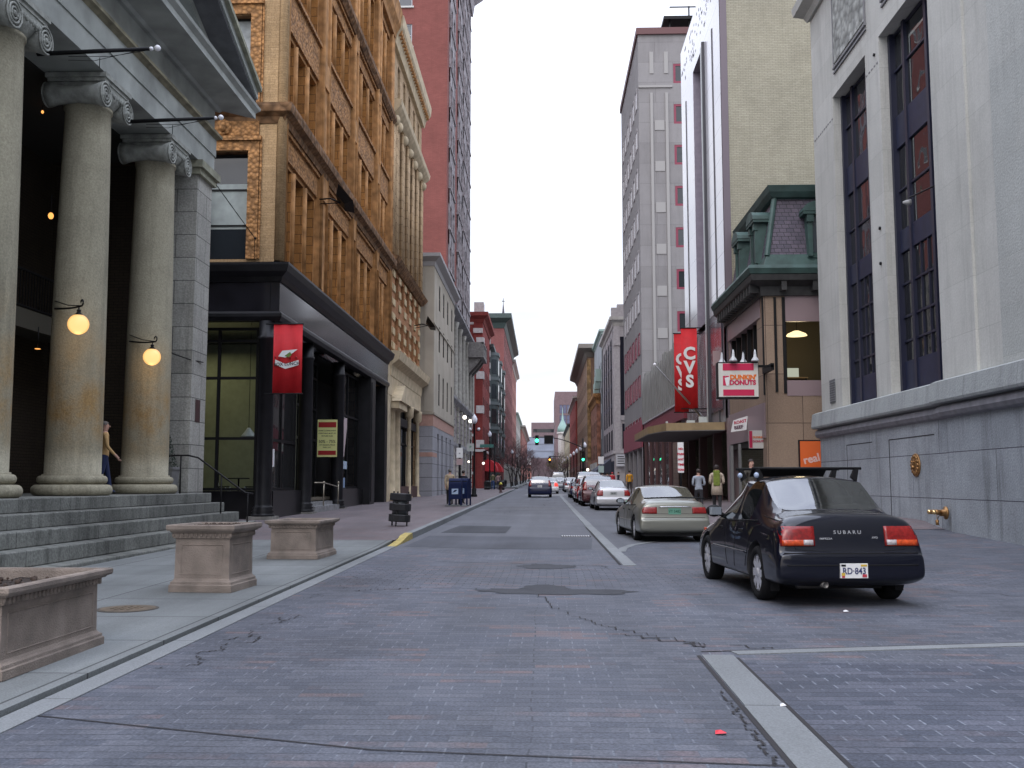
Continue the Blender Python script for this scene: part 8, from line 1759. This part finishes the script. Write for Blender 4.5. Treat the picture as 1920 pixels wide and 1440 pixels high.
# ================================================================== PEOPLE
SK = (.50, .30, .23)
def person(label, x, y, rz, top, trous, h=1.72, hair=(.03, .02, .015), walk=.18, arms='down', z=None, coat=0, extra=None, turn=0, skirt=0):
    z0 = G(x, y) + .14 if z is None else z; t = thing('person', (x, y, z0), label, 'person', rz=rz); s = h / 1.72
    V = []; E_ = []; R_ = []
    def v(p, r, par=None):
        V.append(Vector(p) * s); R_.append((r * s, r * s) if not isinstance(r, tuple) else (r[0] * s, r[1] * s)); i = len(V) - 1
        if par is not None: E_.append((par, i))
        return i
    c_ = .02 if coat else 0
    pel = v((0, 0, .95), (.15 + c_, .11 + c_)); wa = v((0, -.01, 1.10), (.135 + c_, .10 + c_), pel); ch = v((0, 0, 1.30), (.165 + c_, .115 + c_), wa); sh_ = v((0, .005, 1.42), (.12, .09), ch); nk = v((0, .01, 1.49), .055, sh_); hd0 = v((0, -.005, 1.56), (.07, .08), nk); hd = v((0, -.005, 1.64), (.078, .092), hd0); ht = v((0, .005, 1.71), (.05, .06), hd)
    for sg in (-1, 1):
        f = sg * walk
        hp = v((sg * .085, 0, .90), .10 + c_ * .5, pel); kn = v((sg * .095, -f * .55 - (.04 if f < 0 else 0), .50), .062, hp); an = v((sg * .095, -f + (.05 if f < 0 else 0), .09), .042, kn); to = v((sg * .10, -f - .13, .035), .036, an)
        so = v((sg * .19, .0, 1.41), .06 + c_ * .3, sh_); 
        if arms == 'down': el = v((sg * .235, .02 + f * .3, 1.13), .046 + c_ * .3, so); wr = v((sg * .225, -.08 + f * .9, .90), .032, el)
        elif arms == 'bent': el = v((sg * .23, .04, 1.14), .048 + c_ * .3, so); wr = v((sg * .14, -.20, 1.10), .032, el)
        else: el = v((sg * .27, -.02, 1.17), .048 + c_ * .3, so); wr = v((sg * .36, -.20, 1.10), .032, el)
        d = (V[wr] - V[el]).normalized() / s; pm_ = v(V[wr] / s + d * .05, (.036, .018), wr)
        for q in range(4): k1 = v(V[pm_] / s + d * .055 + Vector((0, (q - 1.5) * .019, 0)), .0085, pm_); v(V[k1] / s + d * (.035 if q in (0, 3) else .045) + Vector((-sg * .012, 0, 0)), .007, k1)
        v(V[wr] / s + d * .045 + Vector((-sg * .01, -.045, 0)), .009, wr)
    me = bpy.data.meshes.new('body'); me.from_pydata([tuple(p) for p in V], E_, []); o = bpy.data.objects.new('body', me); COL.objects.link(o)
    m = o.modifiers.new('skin', 'SKIN'); m.use_smooth_shade = True; 
    for i, r in enumerate(R_): me.skin_vertices[0].data[i].radius = r
    me.skin_vertices[0].data[0].use_root = True
    ss = o.modifiers.new('sub', 'SUBSURF'); ss.levels = ss.render_levels = 1
    dg = bpy.context.evaluated_depsgraph_get(); dg.update(); res = bpy.data.meshes.new_from_object(o.evaluated_get(dg)); bpy.data.objects.remove(o)
    res.materials.clear(); mt_ = [mat('skin_%g' % SK[0], SK, .6), mat('cloth_%g_%g_%g' % tuple(top), top, .85, var=.15, vscale=8), mat('cloth_%g_%g_%g' % tuple(trous), trous, .85), mat('shoe', (.02, .02, .02), .6)]
    for q in mt_: res.materials.append(q)
    wrs = [V[i] for i in range(len(V))]
    for p in res.polygons:
        c = p.center; zz = c.z / s; k = 1
        if zz > 1.475: k = 0
        elif zz < .07: k = 3
        elif zz < .93 - (.18 if coat else 0) and abs(c.x) < .2 * s and zz < (.93 if not coat else .72): k = 2
        if abs(c.x) > .10 * s and zz < 1.16:
            for w_ in (wr for wr in wrs if abs(wr.x) > .13 * s and wr.z / s < 1.16 and wr.z / s > .8):
                if (c - w_).length < .055 * s and R_[wrs.index(w_)][0] < .04 * s: k = 0
        p.material_index = k; p.use_smooth = True
    bo = bpy.data.objects.new('body', res); COL.objects.link(bo); bo.parent = t
    # hair and face
    b = MB(); hc = Vector((0, .012, 1.655)) * s; b.sphere(hc, .098 * s, 16, sc=(.92, 1.05, .95)); hv = []
    b2 = MB(); keep = []
    for f in b.f:
        c = sum((Vector(b.v[i]) for i in f), Vector()) / len(f) - hc
        if c.z > -.01 * s and not (c.y < -.045 * s and c.z < .045 * s) or (c.y > .02 * s and c.z > -.06 * s): keep.append(f)
    b2.v = b.v; b2.f = keep; b2.m = [0] * len(keep); b2.s = [True] * len(keep); b2.build('hair', mat('hair_%g' % hair[0], hair, .7), t, local=True)
    b = MB(); b.sphere(Vector((0, -.098, 1.62)) * s, .016 * s, 8, sc=(.8, 1, 1.4)); b.build('nose', mt_[0], t, local=True)
    b = MB()
    for sg in (-1, 1): b.sphere(Vector((sg * .032, -.085, 1.65)) * s, .011 * s, 8)
    b.box(-.025 * s, .025 * s, -.092 * s, -.08 * s, 1.575 * s, 1.583 * s); b.build('eyes', mat('eye_dark', (.03, .02, .02), .3), t, local=True)
    if coat:
        b = MB(); b.lathe([(.20 * s, .72 * s), (.185 * s, .95 * s), (.165 * s, 1.12 * s)], (0, 0, 0), 16); 
        b.v = [(x_, y_ * .78, z_) for x_, y_, z_ in b.v]; b.build('coat', mt_[1], t, local=True)
    if extra: extra(t, s)
    return t
def scarf(t, s):
    b = MB(); b.lathe([(.07, 1.42), (.12, 1.46), (.12, 1.52), (.075, 1.54)], (0, 0, 0), 14); b.box(-.11, .11, .11, .16, 1.02, 1.46); b.build('scarf', mat('scarf_green', (.15, .19, .03), .9, var=.3, vscale=12), t, local=True, bevel=.02)
def bag(t, s):
    b = MB(); b.box(.22, .30, -.3, .06, .62, .92); b.build('bag', mat('bag_white', (.55, .6, .65), .7), t, local=True, bevel=.02)
person('person in a cream jacket with a green scarf walking under the canopy', 5.86, 34, math.radians(170), (.38, .31, .24), (.02, .02, .022), 1.70, (.02, .012, .01), coat=1, arms='bent', extra=scarf)
person('person in dark jacket with short hair standing beyond the black sedan roof', 6.12, 29.6, math.radians(20), (.06, .055, .045), (.03, .03, .04), 1.80, (.02, .015, .01), walk=.05, z=G(6.1, 29.6) + .14)
person('person in pale blue-white jacket partly behind the one with the green scarf', 5.62, 36.4, math.radians(180), (.28, .31, .36), (.02, .02, .025), 1.60, arms='bent')
person('person in a tan jacket and blue jeans half hidden behind the arcade column', -10.22, 23.0, math.radians(120), (.50, .32, .14), (.02, .03, .09), 1.68, (.12, .11, .10), z=1.24)
person('person in a beige coat standing behind the mailboxes', -4.55, 48.9, math.radians(190), (.42, .33, .22), (.03, .03, .03), 1.72, (.12, .05, .03), coat=1)
person('person in dark clothes beside the right mailbox', -4.0, 50.4, math.radians(160), (.03, .03, .04), (.03, .03, .03), 1.66)
person('person in a yellow-orange jacket on the right sidewalk past the silver sedan', 6.2, 72, math.radians(185), (.62, .30, .02), (.04, .03, .03), 1.74)
person('person in a red hooded top on the right sidewalk beyond the yellow jacket', 5.8, 84, math.radians(180), (.50, .03, .04), (.03, .03, .04), 1.70, (.4, .03, .03))
person('person in green-brown jacket and blue jeans walking on the left sidewalk', -5.2, 104, math.radians(185), (.12, .12, .06), (.05, .09, .22), 1.76)
person('person in light top beside the one in blue jeans on the left sidewalk', -4.75, 106, math.radians(180), (.3, .2, .2), (.05, .04, .08), 1.66)
for i, (x, y, c) in enumerate([(-5.5, 128, (.03, .03, .04)), (6.4, 100, (.04, .04, .05)), (5.7, 96, (.05, .03, .03)), (6.9, 92, (.03, .035, .05)), (-4.4, 160, (.02, .03, .16)), (5.5, 130, (.2, .2, .2))]):
    person(['person in black near the red awning', 'person in grey among the walkers on the right sidewalk', 'person in brown among the walkers on the right sidewalk', 'person in navy closest to the shop posters', 'person in bright blue far down the left sidewalk', 'person in pale grey past the crossing on the right'][i], x, y, math.radians(180 + i * 20), c, (.03, .03, .04), 1.7)
# ================================================================== each separate piece is a part of its own
def split_islands(o, cap=60):
    """cut a part whose pieces do not touch into one object per piece (same name, same parent)"""
    me = o.data; n = len(me.vertices); par = list(range(n))
    def find(a):
        while par[a] != a: par[a] = par[par[a]]; a = par[a]
        return a
    for e_ in me.edges: a, b_ = find(e_.vertices[0]), find(e_.vertices[1]); par[a] = b_
    isl = {}
    for i in range(n): isl.setdefault(find(i), []).append(i)
    boxes = []
    for k, vs in isl.items():
        c = [me.vertices[i].co for i in vs]; boxes.append([[min(p[j] for p in c) - .012 for j in range(3)], [max(p[j] for p in c) + .012 for j in range(3)], {k}])
    ch = True
    while ch and len(boxes) > 1:
        ch = False; out = []
        for bx in boxes:
            for q in out:
                if all(bx[0][j] <= q[1][j] and q[0][j] <= bx[1][j] for j in range(3)):
                    q[0] = [min(q[0][j], bx[0][j]) for j in range(3)]; q[1] = [max(q[1][j], bx[1][j]) for j in range(3)]; q[2] |= bx[2]; ch = True; break
            else: out.append(bx)
        boxes = out
    if len(boxes) < 2 or len(boxes) > cap: return
    roots = {}
    for gi, bx in enumerate(boxes):
        for k in bx[2]: roots[k] = gi
    fg = [[] for _ in boxes]
    for p in me.polygons: fg[roots[find(p.vertices[0])]].append(p)
    nm = o.name.split('.')[0]
    for gi, ps in enumerate(fg):
        if not ps: continue
        vm = {}; V = []; Fc = []
        for p in ps:
            q = []
            for i in p.vertices:
                if i not in vm: vm[i] = len(V); V.append(tuple(me.vertices[i].co))
                q.append(vm[i])
            Fc.append(q)
        m2 = bpy.data.meshes.new(nm); m2.from_pydata(V, [], Fc)
        for m in me.materials: m2.materials.append(m)
        m2.polygons.foreach_set('material_index', [p.material_index for p in ps]); m2.polygons.foreach_set('use_smooth', [p.use_smooth for p in ps]); m2.update()
        if gi == 0: o.data = m2; continue
        c = o.copy(); c.data = m2; COL.objects.link(c)
SPL = {'spandrel', 'mullion_shaft', 'spandrel_panel', 'bolt', 'bracket', 'engaged_columns', 'sill', 'quoins', 'window_bay', 'light_strip', 'canopy_lights', 'pilaster', 'medallion', 'window_surround', 'black_trim',
       'maroon_band', 'brown_pier', 'shop_pier', 'entrance_front', 'panel_frame', 'door_post', 'fin', 'street_panel', 'bulkhead', 'roof_plant', 'pier', 'mint_box', 'groove', 'shop_frieze', 'quoin_blocks', 'interior_wall', 'band', 'emblem', 'emblem_fruit', 'post', 'bar', 'edge_bar', 'mud_flap', 'rib', 'dentils', 'seats', 'shop_glass', 'perforation', 'rod', 'rail'}
bpy.context.view_layer.update()
for o in [o for o in bpy.data.objects if o.type == 'MESH' and o.name.split('.')[0] in SPL and o.parent is not None and not kids(o)]: split_islands(o)
